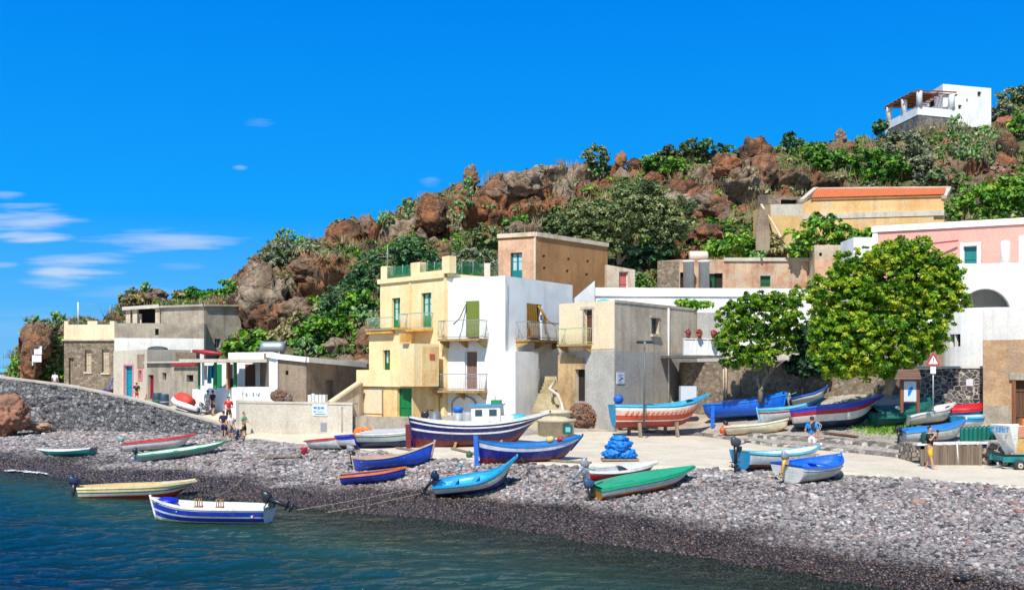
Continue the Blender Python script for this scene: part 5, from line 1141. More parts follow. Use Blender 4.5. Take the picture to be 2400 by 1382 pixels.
L_CACTUS = leafmat('cactus_skin', [(0., (.02, .06, .015, 1)), (.5, (.07, .17, .04, 1)), (1., (.19, .30, .09, 1))], .0, .45)
L_STRAW = leafmat('straw', [(0., (.16, .12, .05, 1)), (.5, (.34, .26, .12, 1)), (1., (.52, .42, .22, 1))], .3)
BARK = wood('grey_bark', C8(172, 154, 132, .7), C8(96, 82, 68)); BARKD = wood('dark_bark', C8(120, 100, 84), C8(60, 50, 44))
def leafcloud(C_, Rr, per, size, rng, tint=(.2, .9), squash=.8, up=.35, aspect=1.6, outward=1.):
    C_ = np.asarray(C_, float); n = len(C_)*per; idx = np.repeat(np.arange(len(C_)), per)
    d = rng.normal(size=(n, 3)); d /= np.linalg.norm(d, axis=1)[:, None]+1e-9; d[:, 2] = np.where(d[:, 2] < -.3, -d[:, 2]*.7, d[:, 2])
    Rr = np.broadcast_to(np.asarray(Rr, float), (len(C_),))
    p = C_[idx]+d*(Rr[idx]*(.55+.5*rng.uniform(0, 1, n)))[:, None]*np.array([1, 1, squash])
    nn = d*outward+rng.normal(size=(n, 3))*.75+np.array([0, 0, up]); nn /= np.linalg.norm(nn, axis=1)[:, None]+1e-9
    t = np.cross(nn, rng.normal(size=(n, 3))); t /= np.linalg.norm(t, axis=1)[:, None]+1e-9; b = np.cross(nn, t)
    s = size*(.6+.8*rng.uniform(0, 1, n)); t = t*(s*aspect*.5)[:, None]; b = b*(s*.5)[:, None]
    V = np.stack([p-t, p-b*.9+t*.1, p+t, p+b*.9+t*.1], 1).reshape(-1, 3); Fq = np.arange(n*4).reshape(-1, 4)
    ct = rng.uniform(tint[0], tint[1], len(C_)); tt = np.clip(ct[idx]+rng.normal(size=n)*.13, 0, 1)
    return V, Fq, np.repeat(tt, 4)
def join(parts):
    V = []; Fq = []; T = []; o = 0
    for v, f, t in parts: V.append(v); Fq.append(f+o); T.append(t); o += len(v)
    return np.concatenate(V), np.concatenate(Fq), np.concatenate(T)
def blob_centres(blobs, n, rng, inner=.5):
    """clump centres spread through ellipsoids, crowded to their outside"""
    w = np.array([b[3]*b[4]*b[5] for b in blobs])**.67; k = rng.choice(len(blobs), n, p=w/w.sum()); B = np.array(blobs)[k]
    d = rng.normal(size=(n, 3)); d /= np.linalg.norm(d, axis=1)[:, None]; r = inner+(1.02-inner)*rng.uniform(0, 1, n)**.6
    return B[:, :3]+d*r[:, None]*B[:, 3:6]
def crown_mesh(name, loc, blobs, nclump, per, size, cr, mat, seed, tint=(.2, .85), tintz=.25, inner=.5, **kw):
    rng = np.random.default_rng(seed); C_ = blob_centres(blobs, nclump, rng, inner)
    V, Fq, T = leafcloud(C_, cr*rng.uniform(.6, 1.25, nclump), per, size, rng, tint, **kw)
    lo, hi = C_[:, 2].min(), C_[:, 2].max(); sp = fbm(V*.9, 2, seed)[:]; T = np.clip(T+(sp-.5)*.5, 0, 1)
    return fastmesh(name, V-np.array(loc), Fq, mat, {'tint': T}, False)
def limb(m, pts, r0, r1, n=8):
    k = len(pts); m.tube(pts, [r0+(r1-r0)*i/(k-1) for i in range(k)], n)
def px_blobs(lst, d0):
    """(px, py, rx px, ry px, depth offset) to ellipsoids in metres"""
    out = []
    for (x, y, rx, ry, dd) in lst:
        d = d0+dd; c = P(x, y, d); out.append((c.x, c.y, c.z, rx/FPX*d, (rx+ry)/2/FPX*d*.9, ry/FPX*d))
    return out
def tree(name, label, base, blobs, limbs, mat, bark, nclump, per, size, cr, seed, **kw):
    t = thing(name, label, 'tree', base); m = MB()
    for (pts, r0, r1) in limbs: limb(m, pts, r0, r1)
    m.build('trunk', bark, t)
    o = link('crown', crown_mesh('crown', base, blobs, nclump, per, size, cr, mat, seed, **kw), t)
    return t
# big ficus
d = 53.; B_ = P(2078, 925, d)
bl = px_blobs([(2080, 660, 105, 95, 0), (2010, 720, 95, 90, .5), (2170, 665, 85, 80, 0), (1975, 800, 85, 70, 0), (2060, 800, 90, 80, -.8), (2150, 770, 80, 70, 0), (2205, 710, 60, 60, .4), (2000, 640, 65, 55, .3), (2120, 600, 85, 45, 0), (2215, 640, 45, 45, 0), (1935, 760, 40, 60, .2), (1955, 850, 50, 38, 0), (2080, 862, 60, 26, -.3), (2240, 690, 30, 30, 0), (1935, 690, 45, 50, 0), (2180, 800, 40, 40, 0), (1950, 825, 48, 50, 0), (2010, 868, 75, 28, -.2), (2130, 850, 45, 25, 0)], d)
tree('ficus_tree', 'big round crowned bright green ficus with a pale leaning trunk', B_, bl,
     [([B_, P(2092, 890, d), P(2108, 850, d), P(2118, 815, d), P(2126, 780, d-.2)], .24, .13), ([P(2085, 912, d), P(2078, 885, d+.1), P(2070, 850, d+.2), P(2062, 800, d+.3), P(2040, 740, d)], .17, .07), ([P(2118, 815, d), P(2150, 770, d), P(2180, 720, d)], .12, .05), ([P(2108, 850, d), P(2085, 800, d-.3), P(2080, 700, d)], .13, .05), ([P(2068, 840, d+.2), P(2020, 800, d), P(1980, 760, d)], .1, .04)],
     L_FICUS, BARK, 2900, 46, .10, .2, 11, tint=(.26, .98), inner=.22, squash=1.)
d = 59.5; B_ = P(1782, 945, d)
bl = px_blobs([(1780, 745, 90, 55, 0), (1720, 750, 45, 40, 0), (1840, 740, 45, 50, 0), (1745, 810, 60, 38, -.3), (1820, 800, 50, 40, .3), (1700, 800, 26, 34, 0), (1772, 840, 50, 30, -.4), (1790, 705, 60, 22, 0), (1868, 700, 26, 26, .3), (1715, 845, 30, 22, 0)], d)
tree('ficus_tree', 'smaller green tree with grey forked trunk standing left of the big ficus', B_, bl,
     [([B_, P(1783, 915, d), P(1792, 890, d), P(1810, 865, d), P(1836, 845, d)], .16, .06), ([P(1783, 915, d), P(1776, 890, d), P(1777, 876, d)], .1, .05), ([P(1800, 880, d), P(1790, 850, d), P(1770, 820, d), P(1750, 780, d)], .1, .04), ([P(1805, 870, d), P(1815, 840, d), P(1820, 790, d)], .09, .04), ([P(1790, 850, d), P(1800, 810, d), P(1790, 740, d)], .07, .03)],
     L_FICUS, BARK, 760, 46, .10, .2, 12, tint=(.12, .8), inner=.35, squash=1.)
d = 86.; B_ = P(1452, 620, d)
bl = px_blobs([(1460, 510, 90, 60, 0), (1540, 520, 65, 55, .5), (1400, 520, 60, 50, .5), (1350, 520, 50, 40, 1), (1500, 460, 70, 35, 1), (1570, 560, 45, 40, .3), (1430, 560, 60, 40, 0), (1600, 510, 30, 50, 0), (1340, 560, 50, 25, 1)], d)
tree('scrub_oak_tree', 'broad dark olive tree with pale forked trunk on the slope above the brown house', B_, bl,
     [([B_, P(1450, 590, d), P(1458, 560, d), P(1450, 520, d)], .22, .08), ([P(1455, 612, d), P(1475, 590, d), P(1492, 565, d), P(1530, 530, d)], .15, .05), ([P(1452, 580, d), P(1430, 550, d), P(1400, 520, d)], .12, .05), ([P(1458, 560, d), P(1490, 520, d), P(1500, 480, d)], .1, .04)],
     L_OLIVE, BARK, 800, 60, .14, .45, 13, tint=(.15, .95), inner=.3)
def bush(label, px, py, rx, ry, mat, seed, name='shrub', cat='shrub', n=None, size=.24, per=34, off=-1., cr=.45, tint=(.15, .85), extra=(), group=None, d=None, tr=True, z=None):
    """a shrub centred on a pixel, standing on the hill's face"""
    if d is None: q = hill_surface(px, min(py+ry*.6, 860)); d = q.y+off
    bl = px_blobs([(px, py, rx, ry, 0)]+[(px+a, py+b, c, e, 0) for a, b, c, e in extra], d); c = P(px, py+ry, d); t = thing(name, label, cat, c, group=group)
    w = rx*ry/FPX/FPX*d*d
    n = n or int(14+w*13+sum(e[2]*e[3] for e in extra)/FPX/FPX*d*d*13)
    m = MB()
    for k in range(3): a = k*2.1; m.tube([c, c+Vector((cos(a)*.2, sin(a)*.2, .5*ry/FPX*d)), P(px, py, d)+Vector((cos(a)*rx/FPX*d*.5, sin(a)*.3, 0))], [.07, .05, .02], 5)
    m.build('trunk', BARKD, t)
    link('foliage', crown_mesh('foliage', c, bl, n, per, size, cr, mat, seed, tint=tint), t); return t
BUSH = [
 ('dark feathery green shrub, the tallest above the yellow house roof', 930, 612, 62, 48, L_DARK, dict(extra=((-60, 30, 50, 45), (40, -15, 50, 40), (-95, 75, 42, 45), (70, 25, 45, 30)), size=.2)),
 ('dark green shrub running down behind the left edge of the yellow house', 800, 700, 48, 44, L_DARK, dict(extra=((-18, 40, 36, 36), (40, -30, 40, 40)), size=.2)),
 ('bright green prickly bush between the rocks and the yellow house', 850, 720, 38, 34, L_GREEN, dict(size=.3)),
 ('bright green bush in the middle of the slope above the steel tank', 760, 770, 70, 42, L_GREEN, dict(extra=((-30, 40, 50, 25), (20, 45, 40, 20), (50, -30, 30, 25)), size=.3)),
 ('low green bush along the foot of the big cliff', 590, 800, 52, 22, L_GREEN, dict(extra=((-45, 18, 26, 16), (45, 6, 30, 16)), size=.28)),
 ('yellowish dry shrub below the big cliff boulders', 700, 755, 42, 26, L_DRY, dict(size=.22)),
 ('pale dry tuft at the cliff foot behind the steel tank', 665, 790, 30, 20, L_DRY, dict(size=.2)),
 ('grey green shrub on top of the big cliff', 660, 600, 36, 28, L_GREYG, dict(extra=((60, 0, 40, 24), (25, -20, 30, 20)), size=.22)),
 ('small grey shrub at the left shoulder of the big cliff', 625, 612, 20, 18, L_GREYG, dict(size=.2)),
 ('round olive bush on the skyline above the brown tower house', 1398, 368, 34, 26, L_OLIVE, dict(size=.22)),
 ('wide dark bush on the skyline right of the pointed rocks', 1590, 358, 42, 24, L_OLIVE, dict(extra=((30, -8, 30, 18), (-28, 8, 22, 14)), tint=(.05, .5))),
 ('dark round bush on the skyline, right neighbour of the wide dark bush', 1660, 354, 34, 25, L_DARK, dict(tint=(.05, .6))),
 ('green bush behind the tall red rock stack', 1712, 362, 22, 18, L_DARK, dict()),
 ('small upright green bush on the skyline right of the red rock stack', 1852, 334, 20, 20, L_DARK, dict(extra=((18, 8, 14, 12),))),
 ('small dark bush on the skyline left of the hilltop house', 2062, 300, 16, 14, L_DARK, dict()),
 ('bright green bush spreading under the skyline right of the rock stack', 1560, 388, 60, 18, L_GREEN, dict(extra=((-30, -8, 30, 14),))),
 ('large bright green bush below the grassy crest', 1930, 375, 60, 34, L_GREEN, dict(extra=((-30, -18, 36, 20), (30, 14, 34, 22)))),
 ('largest deep green bush on the slope under the hilltop house', 2060, 390, 72, 44, L_GREEN, dict(extra=((-30, -25, 40, 22), (40, 18, 40, 24), (-10, 40, 50, 14)), tint=(.05, .7))),
 ('greyish flowering shrub between the two large green bushes and the house', 2120, 345, 50, 34, L_GREYG, dict(extra=((40, 30, 30, 30), (-5, -25, 36, 14)))),
 ('grey shrub hanging right of the deep green bush', 2165, 395, 28, 34, L_GREYG, dict()),
 ('olive shrub under the prickly pears at the right', 2210, 425, 50, 26, L_OLIVE, dict()),
 ('rust brown dry bush at the right of the slope', 2338, 412, 28, 26, leafmat('rust_leaves', [(0, (.10, .05, .03, 1)), (.6, (.30, .17, .10, 1)), (1, (.45, .30, .2, 1))], .1), dict()),
 ('wide bright green bush above the pink house roof', 2310, 470, 80, 42, L_GREEN, dict(extra=((60, -15, 50, 40), (-50, 25, 40, 22), (110, 0, 50, 50)), size=.26, tint=(.35, 1.))),
 ('green bush at the right picture edge below the hilltop crest', 2392, 300, 26, 34, L_GREEN, dict(extra=((20, 60, 30, 40),))),
 ('olive crest bush right of the hilltop house', 2375, 225, 40, 18, L_OLIVE, dict(extra=((40, -12, 40, 20),))),
 ('dry grey bush just right of the hilltop house wall', 2350, 258, 24, 20, L_GREYG, dict()),
 ('green and yellow shrub in front of the barn', 1925, 545, 62, 34, L_GREEN, dict(extra=((60, 12, 50, 26), (-50, 12, 30, 26), (95, 10, 36, 18), (-40, 44, 36, 22), (0, -30, 30, 18)), d=83.5, tint=(.3, .95))),
 ('light green shrub above the ruined house roof', 1725, 575, 58, 22, L_GREEN, dict(extra=((-40, 10, 36, 16), (30, 15, 40, 16)), d=86.5, tint=(.4, 1.))),
 ('straw coloured spiky shrub right of the ruined house roof', 1812, 575, 36, 28, L_DRY, dict(d=86, size=.3)),
 ('dark green clump at the right end of the ruin roof', 1880, 590, 30, 20, L_GREEN, dict(d=86)),
 ('pale green bush among the grey boulders', 1640, 490, 30, 26, L_GREYG, dict()),
 ('grey and green shrubs behind the white house roof terrace', 1100, 612, 44, 30, L_GREYG, dict(extra=((-40, 15, 24, 20), (35, 0, 20, 24)), d=84)),
 ('olive bush under the overhanging cliff behind the brown tower house', 1140, 560, 44, 26, L_OLIVE, dict()),
 ('bright green bush left of the broad olive tree', 1215, 525, 36, 18, L_GREEN, dict()),
 ('green bush over the brown tower house roof corner', 1300, 530, 36, 22, L_OLIVE, dict()),
 ('dark green rounded bush on the skyline behind the concrete house', 470, 690, 36, 20, L_GREEN, dict(extra=((-30, 6, 24, 14), (22, 4, 20, 14)), tint=(.05, .6), off=-1.5)),
 ('rust and yellow bush next to the rounded skyline bush', 425, 698, 20, 16, L_DRY, dict()),
 ('green shrub at the edge of the big cliff above the concrete house', 535, 680, 24, 26, L_GREEN, dict(extra=((-8, 22, 18, 16),))),
 ('yellow green bush on the low rock behind the antenna mast', 305, 705, 26, 14, L_DRY, dict(tint=(.2, .7))),
 ('olive shrub on the headland rock slope', 118, 795, 22, 30, L_OLIVE, dict(extra=((10, 30, 16, 20),), d=95.5)),
 ('green shrub at the seaward edge of the headland', 48, 852, 10, 9, L_GREEN, dict(d=96, size=.2)),
 ('leafy green vine on the roof edge of the long white building', 1625, 716, 42, 9, L_GREEN, dict(d=71.2, size=.2, tint=(.4, .95))),
 ('dark tangled bush in the shade beside the broad olive tree', 1520, 600, 70, 26, L_DARK, dict(d=86.5, tint=(0, .25))),
]
for k, (lb, x, y, rx, ry, mt, kw) in enumerate(BUSH): bush(lb, x, y, rx, ry, mt, 100+k, **kw)
# prickly pears
def cactus(label, px, py, rx, ry, seed, n=None, off=-1.2, d=None, tint=(.3, 1.)):
    rng = np.random.default_rng(seed)
    if d is None: d = hill_surface(px, min(py+ry*.7, 860)).y+off
    c = P(px, py+ry, d); t = thing('prickly_pear', label, 'cactus', c); RX, RY = rx/FPX*d, ry/FPX*d
    n = n or int(26+RX*RY*22); K = 10; V = []; Fq = []; T = []
    a = np.linspace(0, 2*pi, K, endpoint=False)
    for i in range(n):
        th = rng.uniform(0, 2*pi); r = rng.uniform(0, 1)**.5; h = rng.uniform(.05, 1.)
        e = math.sqrt(max(.05, 1-(h*2-1)**2*.9)); q = np.array([cos(th)*r*RX*e, sin(th)*r*min(RX, 1.3)*e, h*2*RY])
        s = rng.uniform(.15, .27); up = np.array([rng.normal()*.5+cos(th)*.3, rng.normal()*.4, 1.]); up /= np.linalg.norm(up)
        sd = np.cross(up, rng.normal(size=3)); sd /= np.linalg.norm(sd); nn = np.cross(up, sd)
        ring = q+np.outer(np.cos(a), sd)*s*.72+np.outer(np.sin(a), up)*s; o = len(V)
        V += list(ring)+list(q+(ring-q)*.8+nn*s*.2)+list(q+(ring-q)*.8-nn*s*.2); V += [q+nn*s*.26, q-nn*s*.26]
        for k in range(K):
            k2 = (k+1) % K
            Fq += [(o+k, o+k2, o+K+k2), (o+k, o+K+k2, o+K+k), (o+k2, o+k, o+2*K+k), (o+k2, o+2*K+k, o+2*K+k2), (o+K+k, o+K+k2, o+3*K), (o+2*K+k2, o+2*K+k, o+3*K+1)]
        T += [float(np.clip(rng.uniform(*tint), 0, 1))]*(3*K+2)
    link('foliage', fastmesh('foliage', np.array(V), np.array(Fq), L_CACTUS, {'tint': T}, True), t)
    m = MB()
    for k in range(3): m.tube([c-Vector((0, 0, .3)), c+Vector((cos(k*2)*.3, sin(k*2)*.2, RY*.8))], [.12, .08], 6)
    m.build('stem', BARKD, t); return t
for k, (lb, x, y, rx, ry) in enumerate([
 ('tall prickly pear in front of the hilltop house corner', 2238, 300, 26, 30), ('large prickly pear, right of the one by the hilltop house', 2310, 345, 34, 42), ('prickly pear under the tall one by the hilltop house', 2262, 350, 24, 30),
 ('prickly pear on the top of the big cliff', 668, 555, 26, 18), ('pale prickly pear beside the cliff top shrub', 705, 575, 22, 16), ('prickly pear on the ridge left of the split rock', 905, 515, 28, 16), ('prickly pear on the ridge under the lone red rock', 955, 495, 22, 24),
 ('bright prickly pear hanging below the black pinnacle rock', 1098, 450, 18, 34), ('prickly pear in the gully below the black pinnacle', 1075, 495, 16, 26), ('pale prickly pear under the round skyline bush', 1395, 402, 24, 12), ('prickly pear on the skyline left of the wide dark bush', 1520, 380, 24, 14),
 ('prickly pear on top of the headland rock', 135, 748, 20, 16), ('prickly pear at the left edge of the headland rock', 82, 752, 12, 9), ('prickly pear on the low skyline rock', 340, 676, 12, 12), ('prickly pear on the shoulder above the concrete house', 545, 668, 16, 14),
 ('prickly pear at the cliff foot near the yellow house', 845, 735, 26, 20), ('prickly pear above the steel tank', 720, 815, 34, 22), ('small prickly pear on the slope behind the stone hut', 880, 760, 14, 20), ('pale prickly pear behind the ruined house', 1780, 600, 30, 10)]): cactus(lb, x, y, rx, ry, 300+k, d=(84.5 if x == 1780 else (94.5 if x in (135, 82) else None)))
# countless scrub, dry grass and ground cover over the hill
def scatter(name, n, zones, mat, per, size, cr, seed, tint, blades=False, rockmax=.5):
    rng = np.random.default_rng(seed); C_ = []; k = 0
    npx, nr, _ = HILLV.shape
    while len(C_) < n and k < n*30:
        k += 1; i = rng.integers(0, npx); j = rng.integers(12, HILLT+3); px = HILLPX[i]; v = HILLV[i, j]; py = YH-(v[2]-EYE)/v[1]*FPX
        if HILLR[i, j] > rockmax*rng.uniform(.3, 1.6): continue
        if not zones(px, py, j/HILLT, rng): continue
        C_.append(v+np.array([rng.uniform(-.2, .2), rng.uniform(-.3, .1), .1]))
    C_ = np.array(C_)
    if blades:
        idx = np.repeat(np.arange(len(C_)), per); m_ = len(idx); q = C_[idx]+rng.normal(size=(m_, 3))*np.array([cr, cr, .04]); h = size*rng.uniform(.5, 1.4, m_)
        ln = rng.normal(size=(m_, 3))*.35; ln[:, 2] = 1; tip = q+ln*h[:, None]; w = rng.normal(size=(m_, 3)); w[:, 2] = 0; w /= np.linalg.norm(w, axis=1)[:, None]; w *= .035
        V = np.stack([q-w-[0, 0, .15], q+w-[0, 0, .15], tip+w*.3, tip-w*.3], 1).reshape(-1, 3); Fq = np.arange(m_*4).reshape(-1, 4); T = np.repeat(np.clip(rng.uniform(*tint, len(C_))[idx]+rng.normal(size=m_)*.15, 0, 1), 4)
    else: V, Fq, T = leafcloud(C_, cr*rng.uniform(.5, 1.4, len(C_)), per, size, rng, tint)
    tag(link(name, fastmesh(name, V, Fq, mat, {'tint': T}, False)), kind='stuff')
gn = lambda px, py, s: fbm(np.array([[px*.012, py*.02, s]]), 3, s)[0]
scatter('green_scrub', 2100, lambda px, py, t, r: gn(px, py, 3) > .43, L_GREEN, 26, .22, .5, 1, (.1, .8))
scatter('olive_scrub', 1300, lambda px, py, t, r: gn(px, py, 8) > .42, L_OLIVE, 26, .2, .45, 2, (.1, .9), rockmax=.8)
scatter('grey_scrub', 700, lambda px, py, t, r: gn(px, py, 12) > .46, L_GREYG, 22, .18, .4, 3, (.2, .9), rockmax=.9)
scatter('dry_scrub', 500, lambda px, py, t, r: gn(px, py, 5) > .42, L_DRY, 24, .18, .42, 4, (.1, .8), rockmax=1.)
scatter('dry_grass', 800, lambda px, py, t, r: t > .6 or r.uniform() < .35, L_STRAW, 26, .5, .35, 5, (.1, .9), blades=True, rockmax=.8)
# grass patch on the boat terrace
def grass_patch():
    rng = np.random.default_rng(9); V = []; n = 1100
    px = rng.normal(2075, 38, n); py = rng.normal(1006, 7, n); Q = []
    for x, y in zip(px, py): q = G(x, y); Q.append(q)
    q = np.array(Q); h = rng.uniform(.06, .22, n); ln = rng.normal(size=(n, 3))*.4; ln[:, 2] = 1; w = rng.normal(size=(n, 3)); w[:, 2] = 0; w /= np.linalg.norm(w, axis=1)[:, None]; w *= .03
    tip = q+ln*h[:, None]; V = np.stack([q-w, q+w, tip+w*.3, tip-w*.3], 1).reshape(-1, 3)
    tag(link('grass', fastmesh('grass', V, np.arange(n*4).reshape(-1, 4), L_GREEN, {'tint': np.repeat(rng.uniform(.5, 1, n), 4)}, False)), kind='stuff')
grass_patch()
tree('ficus_tree', 'dark tree added to stand in for the shade in the gap between the two ficus trees', P(1880, 900, 61), px_blobs([(1895, 800, 34, 40, 0), (1885, 860, 40, 26, 0), (1915, 850, 30, 30, .2)], 61), [([P(1880, 930, 61), P(1884, 870, 61), P(1880, 800, 61)], .14, .06)], L_DARK, BARKD, 180, 50, .17, .34, 15, tint=(0, .4))  # added tree: very dark leaf tints imitate the deep shade between the crowns
# loose boulders and outcrops
ROCKM = bpy.data.materials['hill_rock_and_earth']
def boulder(label, c, r, seed, mat, name='boulder', sq=(1, 1, .8), amp=.35, sub=4, rock=1., cell=None, fine=.55):
    v, f = ico2()
    for _ in range(sub-1):   # refine
        e = {}; v = list(map(tuple, v)); nf = []
        def mid(a, b):
            k = (min(a, b), max(a, b))
            if k not in e: q = np.array(v[a])+np.array(v[b]); v.append(tuple(q/np.linalg.norm(q))); e[k] = len(v)-1
            return e[k]
        for (a, b, d_) in f: x, y, z = mid(a, b), mid(b, d_), mid(d_, a); nf += [(a, x, z), (b, y, x), (d_, z, y), (x, y, z)]
        f = nf; v = np.array(v)
    v = np.array(v); p = v*1.4+seed*3.7; w1, w2, c1 = worley(p, seed); n = fbm(p*1.3, 4, seed); n2 = fbm(p*4, 3, seed+1)
    k = 1+amp*(1.1-w1*1.5)+amp*(n-.5)*1.4-amp*.5*np.abs(n2-.5)*2
    n4 = fbm(p*9, 3, seed+4); q1, q2, _ = worley(p*2.6, seed+9); k = k*(1-fine*.22*np.clip(.25-(q2-q1), 0, .25)*4-fine*.16*np.abs(n4-.5)*2-fine*.12*q1)
    V = v*k[:, None]*np.array(sq)*r
    me = fastmesh(name, V, np.array(f), mat, {'rock': np.full(len(V), rock), 'cell': np.full(len(V), cell if cell is not None else (seed*.37) % 1)}, False)
    o = link(name, me, None, c); return tag(o, label, 'rock')
REDROCK = plaster('red_boulder_rock', C8(178, 124, 98, .7), C8(120, 96, 80), .9, .9, 0., 1.)
boulder('large flat faced reddish boulder lying against the pier wall', P(14, 974, 80.3), 1.6, 3, REDROCK, sq=(1.0, .8, .95), amp=.34, fine=.4)
boulder('low pale rock slab beside the red boulder on the pebbles', P(86, 1000, 82), .9, 5, flat('tan_rock', C8(190, 150, 122, .8), .95, 0, .8, 3), sq=(1.3, .8, .35))
for k, (lb, x, y, rx, ry) in enumerate([
 ('tall jagged red rock stack on the skyline', 1768, 358, 34, 38), ('second lobe of red rock stepping down from the stack', 1790, 400, 36, 36), ('red ridge boulder left of the tall stack', 1700, 390, 34, 28),
 ('black and white pinnacle rock on the ridge', 1104, 412, 17, 24), ('pointed dark rock on the skyline right of the round bush', 1454, 378, 13, 20), ('low red rock beside the pointed dark skyline rock', 1487, 386, 17, 13), ('isolated dark rock on the grassy crest', 1970, 325, 14, 20),
 ('small red rock among the green bushes', 1990, 348, 24, 13), ('big smooth brown cliff boulder, the lowest left', 610, 690, 52, 62), ('overhanging brown cliff boulder', 728, 640, 58, 30), ('round boulder at the foot of the cliff', 608, 738, 40, 32), ('squat dark boulder under the overhang', 690, 730, 48, 30), ('crumbly red crag on the ridge above the overhang', 808, 555, 38, 36),
 ('lone red rock sticking up on the ridge', 958, 478, 14, 12), ('split brown rock on the ridge', 862, 528, 16, 24), ('large layered brown crag below the ridge', 1012, 500, 36, 42), ('rusty ridge crag above the tower house', 1225, 432, 48, 32), ('rusty ridge crag, second above the tower house', 1165, 455, 40, 30), ('dark grey boulder above the ruined house', 1655, 550, 40, 24), ('pale grey boulder under the red ridge', 1665, 485, 48, 32), ('brown rounded boulder among the shrubs by the barn', 1740, 500, 44, 34), ('grey rounded boulder behind the dry bushes', 1580, 480, 34, 34),
 ('headland rock at the far left shore', 88, 800, 34, 46), ('lower headland rock by the pier', 70, 862, 26, 30), ('dark crag on the low skyline behind the concrete house', 360, 698, 30, 22), ('red rock right of the hilltop house', 2355, 290, 22, 16), ('dark brown rock face right of the large prickly pear', 2362, 345, 22, 34), ('rock tumbled behind the yellow house', 860, 800, 26, 34), ('brown rock among the cacti behind the yellow house', 828, 760, 26, 20), ('tan fallen rock left of the yellow house', 790, 812, 28, 18)]):
    if x < 130: dd = 94.3
    else: dd = hill_surface(x, min(y+ry*.4, 860)).y-.3
    r = rx/FPX*dd; boulder(lb, P(x, y, dd), r*1.02, 20+k, ROCKM, name='rock_outcrop', sq=(1, .8, ry/rx), amp=.42, sub=3, cell=(k*.618) % 1)
# ---------------- boats ----------------
def bp(*c): return paint(C8(*c), .4, .1, seam=True)
bWH, bCR, bNV, bRB, bBL, bCY, bRD, bDR = bp(240, 238, 232), bp(240, 222, 170), bp(14, 22, 96), bp(20, 62, 190), bp(8, 110, 214), bp(16, 160, 214), bp(206, 44, 38), bp(110, 22, 26)
bOR, bGR, bTE, bGY, bSA, bPK, bRO = bp(236, 124, 44), bp(14, 150, 100), bp(14, 130, 132), bp(176, 180, 180), bp(150, 176, 172), bp(214, 150, 128), bp(190, 74, 46)
bBK = flat('motor_black', (.02, .022, .025, 1), .35); bMG = flat('motor_grey', C8(150, 156, 160), .35); bWOOD = wood('boat_timber', C8(190, 140, 96), C8(140, 96, 60), 6, 0); bRED2 = bp(190, 30, 40)
ROPE = flat('rope', C8(180, 166, 140), .8)
def hullpt(L, B, hs, hm, hb, bt, s, q, rise, rake, full=.42, tuck=.5, srise=0.):
    if bt is None: w = max(0., 1-abs(2*s-1)**2.3)+.0; w = w if 0 < s < 1 else .02
    else:
        w = bt+(1-bt)*sin(min(1, s/full)*pi/2) if s < full else max(.015, 1-((s-full)/(1-full))**2.3)
    h = hm+(hs-hm)*max(0, 1-s*2)**2+(hb-hm)*max(0, s*2-1)**2
    k = rise*max(0, (s-.62)/.38)**2.2*h+srise*max(0, (.3-s)/.3)**2*h
    y = B/2*w*(1-(1-q)**2)**tuck; z = k+(h-k)*q
    x = (s-.5)*L+rake*(q-1)*max(0, s*1.4-.4)**3*L-(rake*.5*(q-1)*max(0, .6-s*1.4)**2*L if bt is None else -.02*(1-q)*L*(1-s)**3)
    return x, y, z
def motor(root, x, y, z, tilt=0., cowl=None, sc=1., leg=None, name='outboard_motor'):
    """outboard on the transom: cowl, midsection, leg, fin, propeller"""
    cowl = cowl or bBK; leg = leg or bMG
    sc *= .86
    R_ = Matrix.Translation((x, y, z)) @ Matrix.Rotation(tilt, 4, 'Y') @ Matrix.Diagonal((sc, sc, sc, 1))
    def put(mb): mb.v = [tuple(R_ @ Vector(v)) for v in mb.v]; return mb
    m = MB(); pr = [(0, .0), (.085, .0), (.12, .04), (.125, .16), (.115, .23), (.09, .27), (0, .285)]
    vs = []; n = 12
    for (r, h) in pr:
        for k in range(n):
            a = 2*pi*k/n; e = 1/(abs(cos(a))**3+abs(sin(a))**3)**(1/3); vs.append((-.12+r*1.45*e*cos(a)-.18*(h-.1)*(cos(a) < 0)*.6, r*.92*e*sin(a), h+.08-.05*cos(a)*(h > .2)))
    m.add(vs, [(i*n+k, i*n+(k+1) % n, (i+1)*n+(k+1) % n, (i+1)*n+k) for i in range(len(pr)-1) for k in range(n)], 0, True)
    o = put(m).build(name, cowl, root, False)
    m = MB(); m.tube([(-.12, 0, .1), (-.14, 0, -.2), (-.16, 0, -.52)], [.09, .06, .05], 8); m.box(-.06, -.08, -.12, .06, .08, .06); m.tube([(0, 0, .12), (.4, 0, .2)], .02, 6)
    put(m).build('midsection', leg, o, False)
    m = MB(); m.box(-.32, -.1, -.47, -.02, .1, -.45); m.tube([(-.02, 0, -.58), (-.14, 0, -.6), (-.3, 0, -.6)], [.02, .05, .04], 8)
    m.add([(-.1, -.01, -.6), (-.22, -.01, -.6), (-.2, -.01, -.78), (-.1, .01, -.6), (-.22, .01, -.6), (-.2, .01, -.78)], [(0, 1, 2), (3, 5, 4), (0, 2, 5, 3), (1, 4, 5, 2)])
    put(m).build('gearcase', leg, o, False)
    m = MB()
    for k in range(3):
        a = k*2*pi/3; c, s_ = cos(a), sin(a)
        m.add([(-.32, .02*c, -.6+.02*s_), (-.30, .11*c-.04*s_, -.6+.11*s_+.04*c), (-.34, .12*c+.03*s_, -.6+.12*s_-.03*c)], [(0, 1, 2)])
    put(m).build('propeller', bBK, o, False)
    return o
